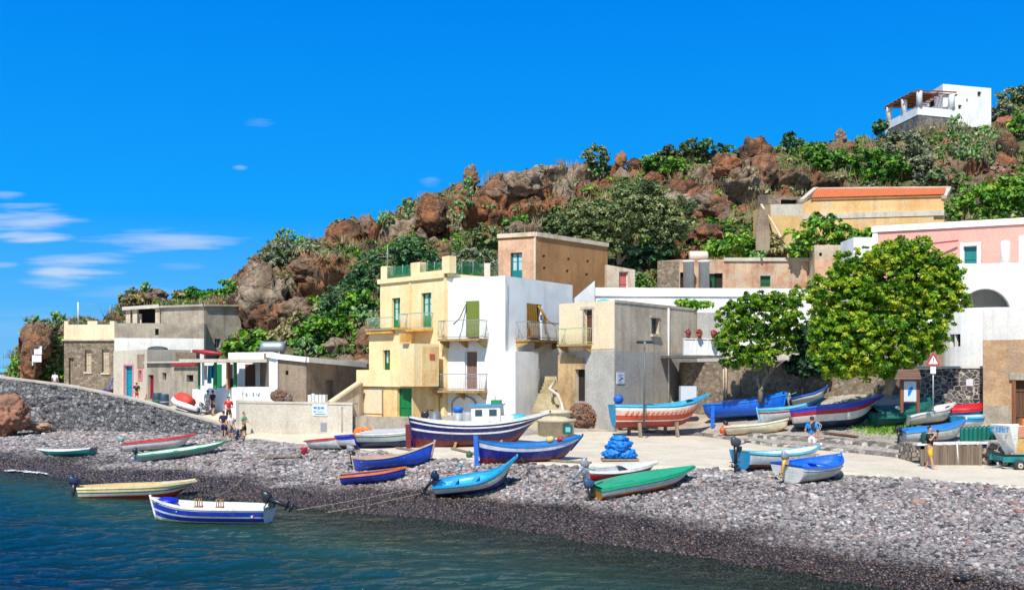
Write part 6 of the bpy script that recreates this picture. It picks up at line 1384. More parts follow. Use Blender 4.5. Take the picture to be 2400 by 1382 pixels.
def boat(name, label, S, E, tops, beam, bands, inner, rim, bt=.62, rise=.5, rake=.1, water=False, group='boats drawn up on the beach', seats=2, deck=.0, deckmat=None, cover=None, mot=None, full=.42, tuck=.5, lift=0., rimw=.07, keel=True, roll=None, lab2=None, ribs=0, draft=.16, dist=None):
    if water: ps = P(S[0], S[1], dz(S[1], 0)); pe = P(E[0], E[1], dz(E[1], 0))
    elif dist: ps = P(*S, dist[0]); pe = P(*E, dist[1])
    else: ps = G(*S); pe = G(*E)
    v = pe-ps; L = v.length; mid = (ps+pe)/2+Vector((0, 0, lift)); hd = math.atan2(v.y, v.x); pt = math.atan2(v.z, Vector((v.x, v.y)).length)
    f = lambda a, b, p: (a-b)*p.y/FPX
    hs, hb = f(S[1], tops[0], ps), f(E[1], tops[2], pe); hm = f((S[1]+E[1])/2, tops[1], mid)
    if water: hs += draft; hm += draft; hb += draft; mid.z -= draft; pt = 0
    if roll is None: roll = 0 if water or lift > .05 or beam > 2.15 else (.03 if v.x > 0 else -.03)
    root = thing(name, label, 'boat', mid, (roll, -pt, hd), group)
    pp = dict(L=L, B=beam, hs=hs, hm=hm, hb=hb, bt=bt, rise=rise, rake=rake, full=full, tuck=tuck)
    NS = 22; qs = [0., .05, .14, .26, .4]
    for q, _ in bands: qs += [q]
    qs += [.55, .7, .85, 1.]; qs = sorted(set(round(q, 3) for q in qs)); nq = len(qs); m = MB(); mats = [b[1] for b in bands]
    ss = [i/NS for i in range(NS+1)]
    def mi_of(q):
        for k, (qq, _) in enumerate(bands):
            if q < qq-1e-4: return k
        return len(bands)-1
    grid = {}
    for sd in (1, -1):
        for i, s in enumerate(ss):
            for j, q in enumerate(qs): x, y, z = hullpt(s=s, q=q, **pp); grid[sd, i, j] = len(m.v); m.v.append((x, sd*y, z))
        for i in range(NS):
            for j in range(nq-1):
                a, b, c, d = grid[sd, i, j], grid[sd, i+1, j], grid[sd, i+1, j+1], grid[sd, i, j+1]
                m.f.append([a, b, c, d] if sd < 0 else [a, d, c, b]); m.m.append(mi_of((qs[j]+qs[j+1])/2)); m.sm.append(True)
    for i in (0, NS):   # close the ends
        for j in range(nq-1):
            m.f.append([grid[1, i, j], grid[-1, i, j], grid[-1, i, j+1], grid[1, i, j+1]]); m.m.append(mi_of((qs[j]+qs[j+1])/2) if (bt is None or i) else len(mats)); m.sm.append(False)
    hull = m.build('hull', mats+[lab2 or mats[-1]], root, False)
    # inner skin with floor
    m = MB(); fl = .38; iq = [fl, .6, .8, 1.]; NI = 18; g2 = {}
    tk = min(.06, .06)
    for sd in (1, -1):
        for i in range(NI+1):
            s = .025+.94*i/NI
            for j, q in enumerate(iq): x, y, z = hullpt(s=s, q=q, **pp); g2[sd, i, j] = len(m.v); m.v.append((x*.985, sd*max(.0, y-tk), z+(.0 if q < 1 else -.004)))
        for i in range(NI):
            for j in range(3):
                a, b, c, d = g2[sd, i, j], g2[sd, i+1, j], g2[sd, i+1, j+1], g2[sd, i, j+1]; m.f.append([a, d, c, b] if sd < 0 else [a, b, c, d]); m.m.append(0); m.sm.append(True)
    for i in range(NI): m.f.append([g2[1, i, 0], g2[-1, i, 0], g2[-1, i+1, 0], g2[1, i+1, 0]]); m.m.append(0); m.sm.append(False)
    for i in (0, NI):
        for j in range(3): m.f.append([g2[1, i, j], g2[-1, i, j], g2[-1, i, j+1], g2[1, i, j+1]]); m.m.append(0); m.sm.append(False)
    m.build('interior', inner, root, False, fix=False)
    # gunwale
    m = MB(); vs = []; prof = ((.025, .03), (.03, -.05), (-rimw, -.0), (-rimw, .035))
    path = [(s, 1) for s in [k/20 for k in range(21)]]+[(s, -1) for s in [k/20 for k in range(20, -1, -1)]]
    for s, sd in path:
        x, y, z = hullpt(s=s, q=1., **pp)
        for (o, h) in prof: vs.append((x+(.01 if s == 1 else 0), sd*max(.0, y+o), z+h))
    n = len(path); m.add(vs, [(i*4+k, i*4+(k+1) % 4, ((i+1) % n)*4+(k+1) % 4, ((i+1) % n)*4+k) for i in range(n-(0 if bt else 0)) for k in range(4)]); m.build('gunwale', rim, root, False)
    if keel:
        m = MB(); pts = []
        for q in (0., .3, .6, .85, 1.0): x, y, z = hullpt(s=1., q=q, **pp); pts.append((x+.02, 0, z))
        pts.append((pts[-1][0]+.02, 0, pts[-1][2]+.1)); m.tube(pts, .045, 6)
        if bt is None:
            pts = [(hullpt(s=0., q=q, **pp)[0]-.02, 0, hullpt(s=0., q=q, **pp)[2]) for q in (0., .3, .6, .85, 1.)]; pts.append((pts[-1][0], 0, pts[-1][2]+.1)); m.tube(pts, .045, 6)
        m.build('stem', mats[-1] if len(mats) > 1 else rim, root, False)
    for k in range(seats):
        s = .2+.5*k/max(1, seats-1) if seats > 1 else .35; x, y, z = hullpt(s=s, q=.74, **pp); m = MB(); m.box(x-.11, -y+.03, z-.02, x+.11, y-.03, z+.02); m.build('thwart', rim if inner is bWH else inner, root, False)
    if ribs:
        for k in range(ribs):
            s = .12+.74*k/(ribs-1); m = MB()
            for sd in (1, -1): m.tube([(lambda a: (a[0], sd*(a[1]-tk-.01), a[2]))(hullpt(s=s, q=q, **pp)) for q in (.4, .6, .8, .97)], .018, 4)
            m.build('rib', rim, root, False)
    def sheet(s0, s1, up, mat, nm, over=.02, drop=0.):
        m = MB(); K = 14; rows = []
        for i in range(K+1):
            s = s0+(s1-s0)*i/K; x, y, z = hullpt(s=s, q=1., **pp); y += over
            r = [(x, y*c, z+.045+up*(1-c*c)*min(1, w_)) for c, w_ in ((-1, 1), (-.6, 1), (0, 1), (.6, 1), (1, 1))]
            if drop: r = [(x, -y-.015, z-drop)]+r+[(x, y+.015, z-drop)]
            rows.append(r)
        k = len(rows[0]); m.add([p for r in rows for p in r], [(i*k+j, (i+1)*k+j, (i+1)*k+j+1, i*k+j+1) for i in range(K) for j in range(k-1)], 0, up > 0)
        return m.build(nm, mat, root, False, fix=False)
    if deck: sheet(1-deck, .985, .05, deckmat or rim, 'foredeck', -.01)
    if cover: sheet(cover[0], cover[1], cover[2], cover[3], cover[4] if len(cover) > 4 else 'cover', .01, cover[5] if len(cover) > 5 else 0)
    x0, y0, z0 = hullpt(s=0., q=1., **pp)
    if mot is not None:
        motor(root, x0-.02, mot.get('y', 0), z0+mot.get('z', .0), mot.get('tilt', 0), mot.get('cowl'), mot.get('sc', 1.), mot.get('leg'))
    return root, pp, L
# left beach
boat('rowing_boat', 'small teal rowing boat with white rim, leftmost on the pebbles', (221, 1068), (86, 1071), (1048, 1054, 1051), 1.2, [(1, bTE)], bWH, bWH, bt=.8, rise=.5, rake=.12, seats=2, keel=False, tuck=.42, roll=.02)
boat('motor_boat', 'white boat with bright red rim and grey motor, behind the green rimmed one', (292, 1060), (462, 1046), (1039, 1030, 1017), 1.5, [(1, bWH)], bRD, bRD, rise=.7, rake=.1, deck=.35, deckmat=bRD, mot=dict(cowl=bSA, sc=1.3, z=.05), keel=False)
boat('motor_boat', 'pale grey green boat with green rim and black tilted motor, left beach', (317, 1086), (538, 1056), (1066, 1052, 1032), 1.7, [(.12, bGR), (1, bSA)], bWH, bGR, rise=.75, rake=.1, mot=dict(tilt=.9, cowl=bBK, sc=1.1), seats=3, lab2=bBL)
# on the water
boat('motor_boat', 'cream coloured boat with red bottom and dark motor, floating', (183, 1168), (462, 1160), (1141, 1136, 1125), 1.7, [(.46, bRD), (.52, bWH), (.62, bp(246, 224, 160)), (.72, bp(60, 110, 170)), (1, bp(246, 224, 160))], bp(236, 200, 140), bCR, rise=.45, rake=.13, water=True, group='boats floating near the shore', mot=dict(cowl=flat('dark_blue_cowl', C8(40, 52, 84), .4), sc=1.45, z=.02, leg=bBK), keel=False, deck=.3, seats=2)
r5, pp5, L5 = boat('motor_boat', 'white boat with broad blue stripes and raised black motor, floating nearest', (634, 1221), (354, 1216), (1187, 1184, 1165), 1.85, [(.22, bWH), (.46, bRB), (.56, bWH), (.84, bRB), (1, bWH)], bWH, bWH, bt=.75, rise=.12, rake=.05, water=True, group='boats floating near the shore', mot=dict(tilt=1.15, cowl=bBK, leg=bBK, sc=1.45, z=.1), seats=2, draft=.12)
m = MB(); x, y, z = hullpt(s=.86, q=1., **pp5); m.ball((x, .0, z+.0), .42, .4, .16, 12, 0, .05); m.build('tarpaulin', flat('blue_tarp', C8(16, 40, 190), .5), r5, False)
for s in (.42, .6):
    m = MB(); x, y, z = hullpt(s=s, q=.75, **pp5)
    for dx, dy in ((-.1, -.12), (.1, -.12), (-.1, .12), (.1, .12)): m.tube([(x+dx, dy, z-.15), (x+dx*.8, dy*.9, z+.42)], .022, 5)
    m.box(x-.14, -.15, z+.1, x+.14, .15, z+.13); m.bar((x-.1, -.12, z+.4), (x-.1, .12, z+.4), .03); m.bar((x+.1, -.12, z+.4), (x+.1, .12, z+.4), .03); m.build('wooden_rack', bWOOD, r5, False)
m = MB(); x, y, z = hullpt(s=.07, q=.62, **pp5)
for k in range(3): m.box(x+.02+.05*k, y+.012, z-.07, x+.065+.05*k, y+.02, z+.07, k)
m.build('flag_mark', [bRD, bWH, bGR], r5, False)
# centre group
boat('rowing_boat', 'small plain blue boat with orange rim, in front of the pink lined boat', (801, 1136), (955, 1120), (1114, 1106, 1093), 1.2, [(1, bRB)], bp(20, 50, 130), bOR, bt=.7, rise=.4, rake=.03, tuck=.42, seats=2, keel=False)
boat('fishing_boat', 'plain bright blue fishing boat with pinkish interior and brown rim', (830, 1104), (1024, 1085), (1071, 1067, 1035), 1.7, [(1, bp(14, 84, 214))], bPK, bp(206, 176, 150), bt=None, rise=.3, rake=.06, seats=3, ribs=8, mot=dict(cowl=bMG, sc=1.2, y=.15, z=.2, leg=bBK))
boat('motor_boat', 'cyan boat with cream stripe and dark blue bottom, its motor facing the sea', (1026, 1163), (1222, 1136), (1131, 1118, 1068), 2.2, [(.46, bp(10, 30, 130)), (.84, bp(236, 228, 208)), (1, bCY)], bp(20, 170, 224), bCY, bt=.7, rise=.75, rake=.1, mot=dict(cowl=flat('navy_cowl', C8(30, 44, 70), .3), tilt=.75, sc=1.25, leg=bBK, z=.05), seats=3, lab2=bp(10, 96, 220), deck=.22, deckmat=bCY, roll=.12)
boat('rowing_boat', 'small white boat with red inside beside the pink bucket', (806, 1052), (714, 1054), (1024, 1029, 1033), 1.3, [(.2, bGY), (1, bWH)], bRD, bRD, bt=.8, rise=.5, rake=.15, keel=False, seats=1)
boat('rowing_boat', 'blue, white and red banded boat end, behind the bright blue fishing boat', (850, 1052), (788, 1050), (1017, 1020, 1021), 1.4, [(.32, bDR), (.72, bWH), (1, bRB)], bOR, bRB, bt=.8, rise=.3, rake=.05, keel=False, seats=1)
r10, pp, L_ = boat('fishing_boat', 'navy and pale grey fishing boat with orange round fenders', (852, 1050), (985, 1047), (1013, 1013, 1008), 1.9, [(.48, bp(10, 26, 84)), (.76, bp(176, 196, 190)), (.84, bp(90, 90, 90)), (1, bWH)], bGY, bWH, bt=.8, rise=.1, rake=.02, keel=False, seats=0, cover=(.12, .95, .16, flat('grey_tarp', C8(196, 196, 192), .7), 'tarpaulin'))
for k, (x, y) in enumerate(((843, 1014), (859, 1014))):
    c = G(850, 1052); d_ = c.y-.4; m = MB(); m.lathe([(0, -.1), (.25, -.1), (.33, -.06), (.33, .06), (.25, .1), (0, .1)], P(x, y, d_), 14, axis='y'); tag(m.build('round_fender', bOR), 'orange round fender, %s of the pair at the navy and grey boat' % ('left one' if k == 0 else 'right one'), 'fender')
rb, pp, L_ = boat('fishing_boat', 'biggest fishing boat, navy with white stripes and red bottom, with a small white cabin', (962, 1052), (1290, 1046), (976, 991, 966), 2.5, [(.34, bDR), (.60, bp(12, 18, 96)), (.67, bWH), (.83, bp(12, 18, 96)), (.885, bWH), (1, bp(12, 18, 96))], bWH, bWH, bt=None, rise=.66, rake=.17, seats=0, deck=.32, deckmat=bWH, tuck=.45, full=.5)
x, y, z = hullpt(s=.52, q=.9, **pp)
m = MB(); m.box(-.3, -.62, z-.35, 1.15, .62, z+1.0); m.box(1.15, -.5, z-.3, 1.8, .5, z+.5); m.box(-.75, -.55, z-.3, -.1, .55, z+.22); cb = m.build('cabin', bWH, rb, False)
for (a, b_) in ((-.1, .25), (.6, .98)):
    m = MB(); m.box(a, -.635, z+.5, b_, -.615, z+.82); m.build('window', GLASS, cb, False)
m = MB(); m.box(-.4, -.72, z+1.0, 1.25, .72, z+1.06); m.build('cabin_roof', bCY, cb, False)
m = MB(); m.box(.65, -.3, z+1.06, 1.15, .2, z+1.27); m.build('crate', bp(10, 140, 80), rb, False)
for q_ in ([(.8, .3, z+1.0), (.8, .3, z+1.8)], [(1.3, -.4, z+.3), (1.3, -.4, z+1.0)]): m = MB(); m.tube(q_, .025, 5); m.build('mast', IRON, rb, False)
m = MB(); m.ball((1.9, 0, z+.38), .5, .45, .17, 12, 0, .1); m.build('tarpaulin', flat('cyan_tarp', C8(60, 190, 210), .5), rb, False)
m = MB(); x, y, z2 = hullpt(s=0., q=.55, **pp); m.box(x-.32, -.03, .05, x-.05, .03, z2+.35); m.build('rudder', bDR, rb, False)
for k in range(2):   # props under the hull
    m = MB(); m.bar((-1.2+2.4*k, -.9, -.05), (-1.0+2.2*k, -.75, .55), .12); m.build('prop', bWOOD, rb, False)
r12, pp, L_ = boat('fishing_boat', 'navy boat with wide white stripe and red bottom, its tall blue rudder at the left', (1124, 1091), (1366, 1080), (1032, 1041, 1021), 1.9, [(.33, bDR), (.74, bp(14, 26, 126)), (.93, bp(206, 214, 226)), (1, bp(14, 26, 110))], bp(20, 130, 200), bp(24, 120, 200), bt=None, rise=.45, rake=.12, seats=3, deck=.2, deckmat=bp(24, 120, 200))
m = MB(); m.box(-L_/2-.22, -.035, -.1, -L_/2-.02, .035, 1.35); m.build('rudder', bBL, r12, False)
m = MB(); m.ball((.9, .2, 1.0), .2, .16, .16, 8, 0, .15); m.ball((1.35, .1, 1.0), .17, .15, .15, 8, 1, .1); m.build('gear', [bp(232, 196, 130), bRED2], r12, False)
# big blue bag on a low cart
t = thing('blue_tarp_bundle', 'heap of bright blue tarpaulin sacks behind the red and white boat', 'tarpaulin', G(1450, 1082)); m = MB(); c = Vector((0, 0, 0))
TARPB = flat('bright_blue_tarp', C8(0, 128, 226), .55, 0, .8, 6)
for k, (x, y, z, r, sq) in enumerate(((-.25, 0, .36, .5, (1, .85, .62)), (.32, .05, .34, .5, (1, .85, .62)), (0, .0, .72, .62, (1, .75, .5)), (.02, 0, 1.0, .44, (1, .8, .42)))):
    o = boulder(None, (x, y, z), r, 70+k, TARPB, name='sack', sq=sq, amp=.3, sub=3, fine=.9); o.parent = t; del_ = [o.__delitem__(q) for q in ('label', 'category') if q in o.keys()]
m = MB(); m.box(-.75, -.4, .08, .85, .5, .16); m.box(-.6, -.35, -.06, -.48, .4, .08); m.box(.5, -.35, -.06, .62, .4, .08); m.build('pallet', OLDW, t, False)
# front right group
boat('motor_boat', 'red and grey white boat with grey motor, behind the green decked one', (1374, 1134), (1545, 1110), (1100, 1097, 1083), 1.6, [(.18, bWH), (.8, bRED2), (1, bWH)], bGY, bWH, bt=.75, rise=.6, rake=.12, mot=dict(cowl=bMG, tilt=.7, sc=1.25), deck=.5, deckmat=bWH, keel=False, lab2=bGY)
boat('motor_boat', 'boat with flat green deck, white side and orange bottom, front centre on the pebbles', (1394, 1172), (1632, 1126), (1142, 1117, 1092), 1.9, [(.44, bp(214, 118, 34)), (.84, bp(224, 226, 230)), (1, bGR)], bGR, bp(16, 168, 118), bt=.75, rise=.8, rake=.1, mot=dict(cowl=bp(60, 90, 130), sc=1.3, z=-.05, leg=bBK), cover=(.02, .985, .03, bp(16, 172, 120), 'deck'), keel=False, seats=0, lab2=bp(226, 160, 60), tuck=.42)
boat('motor_boat', 'pale grey boat with cyan transom and dark red bottom, beside the man in blue', (1734, 1104), (1924, 1092), (1060, 1063, 1046), 1.7, [(.34, bp(96, 26, 34)), (.85, bp(214, 220, 222)), (.92, bp(60, 130, 160)), (1, bWH)], bWH, bp(110, 200, 216), bt=.85, rise=.6, rake=.1, mot=dict(cowl=flat('charcoal_cowl', (.06, .07, .08, 1), .3), sc=1.4, z=.12, leg=bBK), lab2=bCY, tuck=.4, seats=2, lift=.06)
boat('motor_boat', 'rounded white boat with blue rim and interior and a tilted motor, right front', (1846, 1134), (1972, 1110), (1088, 1084, 1063), 2.1, [(.72, bp(222, 222, 214)), (.77, bp(40, 110, 190)), (.93, bWH), (1, bp(30, 110, 214))], bp(20, 110, 226), bp(30, 110, 214), lab2=bWH, bt=.8, rise=.7, rake=.06, mot=dict(cowl=bMG, tilt=.25, sc=1.1, leg=bp(222, 176, 90), z=.12), seats=2, tuck=.45)
# terrace group
r19, pp, L19 = boat('fishing_boat', 'long fishing boat with cyan rim, orange ornaments and rust red bottom on props', (1434, 1003), (1662, 997), (949, 949, 924), 2.2, [(.3, bp(160, 50, 40)), (.35, bWH), (.58, bp(206, 76, 50)), (.8, bp(230, 200, 180)), (.9, bWH), (1, bCY)], bp(60, 180, 214), bp(80, 196, 226), bt=.5, rise=.66, rake=.16, seats=2, deck=.2, deckmat=bCY, dist=(58.6, 60.2))
m = MB()
for k in range(17):   # painted flourishes along the side
    s = .1+.82*k/17; x, y, z = hullpt(s=s, q=.66, **pp); x2, y2, z2 = hullpt(s=s+.03, q=.66, **pp)
    for (dx, dzz, w, h) in ((0, 0, .11, .05), (.06, .07, .05, .06), (-.06, -.06, .07, .04)):
        a = Vector((x2-x, -(y2-y), 0)).normalized(); c = Vector((x, -y-.012, z))+a*dx+Vector((0, -.0, dzz)); m.obox(c, a, (a.y, -a.x, 0), (0, 0, 1), w/2+.02, .012, h/2)
m.build('ornament', bp(214, 90, 50), r19, False)
for x in (-1.6, .6):
    m = MB(); m.bar((x, -.85, -.5), (x, -.7, .3), .16); m.bar((x, .85, -.5), (x, .7, .3), .16); m.build('prop', OLDW, r19, False)
boat('fishing_boat', 'bright azure boat with square stern and hanging rudder, under the trees', (1666, 990), (1846, 978), (955, 950, 932), 2.0, [(1, bp(0, 112, 236))], bp(0, 110, 220), bp(0, 130, 240), bt=.85, rise=.3, rake=.05, lift=.22, seats=2, tuck=.35, cover=(.25, .97, .16, flat('azure_tarp', C8(0, 118, 226), .4, 0, .4, 6), 'tarpaulin'))
q = G(1672, 1004); m = MB(); m.obox(P(1670, 975, q.y-.15), (1, 0, 0), (0, 1, 0), (0, 0, 1), .1, .03, .62); m.build('rudder_board', bp(0, 110, 236), None); tag(bpy.data.objects['rudder_board'], 'azure rudder board hanging at the stern of the azure boat', 'rudder')
boat('rowing_boat', 'small cream boat with green gear inside, in front of the azure boat', (1707, 1021), (1852, 1012), (998, 993, 980), 1.35, [(.14, bp(230, 160, 60)), (1, bp(238, 228, 196))], bp(20, 120, 60), bp(236, 228, 206), bt=.6, rise=.4, rake=.05, mot=dict(cowl=bBK, sc=.9, leg=bp(220, 90, 40), tilt=.2), keel=False, seats=2)
boat('rowing_boat', 'white boat with thin red line and cyan inside, behind the orange lined boat', (1780, 1003), (1935, 985), (963, 958, 935), 1.7, [(.2, bp(150, 40, 40)), (.7, bWH), (.8, bp(190, 40, 50)), (1, bp(110, 200, 220))], bCY, bp(120, 206, 226), bt=None, rise=.5, rake=.1, lift=.12, seats=2)
boat('fishing_boat', 'dark blue rimmed white boat furthest back under the big ficus', (1858, 958), (1945, 940), (936, 926, 909), 1.8, [(.65, bGY), (.82, bWH), (1, bp(30, 80, 170))], bp(30, 90, 190), bp(26, 100, 200), bt=.5, rise=.6, rake=.12, lift=.1, seats=1, mot=dict(cowl=bWH, sc=1.2, z=.05))
boat('fishing_boat', 'large boat with orange inside, blue rim, red and white bands and navy bottom', (1862, 1010), (2082, 997), (964, 952, 927), 2.4, [(.3, bp(14, 44, 78)), (.62, bp(234, 232, 228)), (.8, bp(190, 28, 44)), (1, bp(40, 64, 190))], bOR, bp(40, 90, 210), bt=.75, rise=.72, rake=.14, lift=.12, seats=3, tuck=.45, ribs=7)
boat('covered_boat', 'boat hidden under a dark green cover by the notice board', (2046, 1003), (2188, 985), (966, 962, 944), 1.9, [(1, flat('green_cover_cloth', C8(10, 96, 84), .6, 0, .4, 5))], bGR, flat('green_cover_cloth', C8(10, 96, 84), .6, 0, .4, 5), bt=.8, rise=.3, rake=.03, cover=(.0, .99, .32, flat('green_cover_cloth', C8(10, 96, 84), .6, 0, .4, 5), 'cover', .25), seats=0, keel=False)
boat('motor_boat', 'white motor boat below the warning sign with a white motor', (2118, 1000), (2242, 985), (975, 961, 945), 1.8, [(.1, bGY), (1, bp(232, 228, 214))], bWH, bWH, bt=.8, rise=.5, rake=.1, mot=dict(cowl=bWH, sc=1.3, z=.05, leg=bp(40, 60, 90)), seats=3, keel=False, lift=.05)
boat('covered_boat', 'boat under a bright red cover beside the plaster house', (2224, 992), (2308, 985), (966, 962, 958), 1.6, [(1, bp(60, 130, 190))], bRED2, bRED2, bt=.5, rise=.4, rake=.05, cover=(.0, .99, .2, flat('red_cover_cloth', C8(206, 24, 36), .5, 0, .4, 5), 'cover', .12), seats=0, keel=False, lift=.1)
boat('rowing_boat', 'white and blue boat on the low bank left of the green bins', (2114, 1040), (2266, 1032), (1010, 1002, 982), 1.8, [(.25, bp(40, 70, 120)), (1, bp(214, 212, 204))], bp(30, 140, 220), bp(60, 150, 230), bt=.8, rise=.6, rake=.08, seats=3, tuck=.42, mot=dict(cowl=bBK, leg=bBK, sc=1., z=-.1))
boat('rowing_boat', 'pale cyan boat end poking out between the red cover and green bins', (2245, 1010), (2306, 1006), (980, 980, 976), 1.5, [(.6, bWH), (1, bCY)], bWH, bp(120, 200, 226), bt=.7, rise=.3, rake=.05, seats=1, keel=False, lift=.1)
# inflatable dinghy on the upper road
t = thing('inflatable_dinghy', 'white and red inflatable dinghy on the road by the hut', 'boat', P(443, 966, 72.5)); dd = 72.5; m = MB()
A, B2 = P(409, 938, dd+1.0)-Vector(t.location), P(474, 958, dd-.5)-Vector(t.location); ax = (B2-A).normalized(); sx = Vector((-ax.y, ax.x, 0)).normalized()
for sgn in (1, -1): m.tube([A+sx*.0*sgn+Vector((0, 0, .18)), A+ax*.35+sx*.35*sgn+Vector((0, 0, .08)), A+ax*.8+sx*.5*sgn, A+ax*1.5+sx*.5*sgn, B2+sx*.48*sgn], [.17, .2, .21, .21, .16], 10)
m.build('tubes', bWH, t, False); m = MB(); m.tube([A+Vector((0, 0, .1)), A+ax*.6+Vector((0, 0, .3)), A+ax*1.2+Vector((0, 0, .25)), A+ax*1.7+Vector((0, 0, .12))], [.2, .42, .45, .4], 10); m.build('cover', flat('red_orange_cover', C8(226, 74, 54), .6, 0, .4, 6), t, False)
m = MB(); m.obox(A+(B2-A)*.5+Vector((0, 0, -.22)), ax, sx, (0, 0, 1), .85, .3, .14); m.build('hull', bp(20, 50, 130), t, False); mo = motor(t, B2.x+.05, B2.y, B2.z+.1, 0, bMG, 1.1); 
for k, (x, lb, mt) in enumerate(((251, 'small red dinghy with blue pole by the blue door, left one', bRD), (274, 'small red and blue dinghy by the blue door, right one', bRO))):
    boat('small_dinghy', lb, (x+10, 930), (x-10, 928), (916, 917, 914), .9, [(.4, bBK), (1, mt)], bp(20, 60, 150), bp(40, 90, 180), bt=.8, rise=.3, keel=False, seats=0, group='little dinghies outside the blue door', lift=.1)
m = MB(); m.tube([P(252, 920, 83.5), P(266, 885, 84)], .05, 5); tag(m.build('furled_sail', bp(30, 90, 190)), 'furled blue sail leaning by the blue door house', 'sail')
# boat on the trailer at the right edge
g0 = G(2386, 1103); t = thing('boat_trailer', 'teal trailer with rubber wheels at the right edge', 'trailer', g0); D = g0.y
def LP(px, py, dd=0): return P(px, py, D+dd)
m = MB(); z0 = zat(1075, D); x0 = P(2352, 0, D).x; m.box(x0, D, z0-.13, x0+2.6, D+.12, z0+.08); m.box(x0, D+1.2, z0-.13, x0+2.6, D+1.32, z0+.08); m.box(x0+.1, D+.12, z0-.1, x0+.25, D+1.2, z0+.05); m.build('chassis', bTE, t)
m = MB(); m.tube([LP(2352, 1088, .6), LP(2300, 1100, .6)], .04, 6); m.tube([LP(2340, 1098, .6), LP(2338, 1082, .6)], .05, 6); m.build('drawbar', IRON, t)
for k, yy in enumerate((0., 1.3)):
    c = LP(2387, 1090, 0); c.y = D-.1+yy; w = MB(); w.lathe([(.1, -.09), (.2, -.09), (.235, -.05), (.235, .05), (.2, .09), (.1, .09)], c, 20, axis='y'); wo = w.build('wheel', flat('tyre_rubber', (.03, .028, .028, 1), .8), t)
    w = MB(); w.lathe([(0, -.075), (.06, -.1), (.13, -.085), (.14, .0), (0, .0)], c, 16, axis='y'); w.build('rim', bp(206, 196, 176), wo)
tb = thing('trailer_boat', 'white boat with cyan lettering and orange side resting on the trailer', 'boat', LP(2400, 1062)); m = MB(); y0, y1 = D-.15, D+1.45; yc = (y0+y1)/2
pr = [(2335, 997), (2344, 1012), (2358, 1036), (2372, 1062)]
pts = []
for (x, y) in pr: p = LP(x, y); pts.append((p.x, p.z))
XE = P(2620, 0, D).x; zt_ = pts[0][1]; zb_ = pts[-1][1]
m.add([(pts[0][0], yc, zt_+.02), (P(2362, 0, D).x, y0, zt_), (XE, y0, zt_), (XE, y1, zt_), (P(2362, 0, D).x, y1, zt_), (pts[-1][0], yc, zb_), (P(2384, 0, D).x, y0+.25, zb_), (XE, y0+.25, zb_), (XE, y1-.25, zb_), (P(2384, 0, D).x, y1-.25, zb_)],
      [(0, 1, 6, 5), (1, 2, 7, 6), (0, 5, 9, 4), (4, 9, 8, 3), (5, 6, 7, 8, 9), (2, 3, 8, 7)]); m.build('hull', bWH, tb, fix=False)
WL = Wall((pts[0][0], yc), (P(2362, 0, D).x, y0)); m = MB()
A = Vector((pts[0][0], yc, 0)); B2 = Vector((P(2362, 0, D).x, y0, 0)); nrm = Vector((-(B2-A).y*-1, -(B2-A).x, 0)).normalized(); nrm = Vector(((B2-A).y, -(B2-A).x, 0)).normalized()
for k, (f0, f1, za, zb2) in enumerate(((.1, .2, .05, .26), (.2, .3, .18, .26), (.36, .44, .05, .26), (.44, .52, .05, .1), (.52, .6, .05, .26), (.66, .72, .05, .26), (.72, .82, .05, .1), (.72, .82, .14, .18), (.86, .98, .2, .26), (.9, .94, .05, .2))):
    a, b_ = A.lerp(B2, f0)+nrm*.03, A.lerp(B2, f1)+nrm*.03; h = zt_-.32
    m.add([(a.x, a.y, h+za), (b_.x, b_.y, h+za), (b_.x, b_.y, h+zb2), (a.x, a.y, h+zb2)], [(0, 1, 2, 3)])
m.build('lettering', bp(0, 150, 220), tb, fix=False)
m = MB(); xo = P(2383, 0, D).x; m.add([(xo, y0-.012, zt_-.45), (XE, y0-.012, zt_-.45), (XE, y0-.012, zt_-.02), (xo, y0-.012, zt_-.02)], [(0, 1, 2, 3)]); m.build('side_panel', bp(214, 140, 100), tb, fix=False)
m = MB(); m.add([(xo, y0+.02, zt_-.5), (XE, y0+.02, zt_-.5), (XE, y0+.235, zb_+.02), (xo, y0+.235, zb_+.02)], [(0, 1, 2, 3)]); m.v = [(v[0], v[1]-.03, v[2]) for v in m.v]; m.build('lower_panel', bp(236, 190, 110), tb, fix=False)
m = MB(); m.box(P(2392, 0, D).x, y0, zt_+.01, P(2440, 0, D).x, y0+.3, zt_+.28); m.build('orange_crate', bOR, tb)
# ---------------- people ----------------
def skinned(nodes, edges, rad, root_i=0, lv=1):
    me = bpy.data.meshes.new('tmp'); me.from_pydata(nodes, edges, []); o = bpy.data.objects.new('tmp', me); COL.objects.link(o)
    md = o.modifiers.new('skin', 'SKIN'); md.use_smooth_shade = True; sv = me.skin_vertices[0].data
    for i, r in enumerate(rad): sv[i].radius = (r, r*.86 if i in (0, 1, 2) else r); sv[i].use_root = (i == root_i)
    sb = o.modifiers.new('sub', 'SUBSURF'); sb.levels = lv; sb.render_levels = lv
    dg = bpy.context.evaluated_depsgraph_get(); m2 = bpy.data.meshes.new_from_object(o.evaluated_get(dg)); bpy.data.objects.remove(o); bpy.data.meshes.remove(me)
    m2.polygons.foreach_set('use_smooth', np.ones(len(m2.polygons), bool)); return m2
SKIN = flat('skin', C8(206, 150, 118), .6)
def cloth(n, *c): return flat(n, C8(*c), .8, 0, .3, 12)
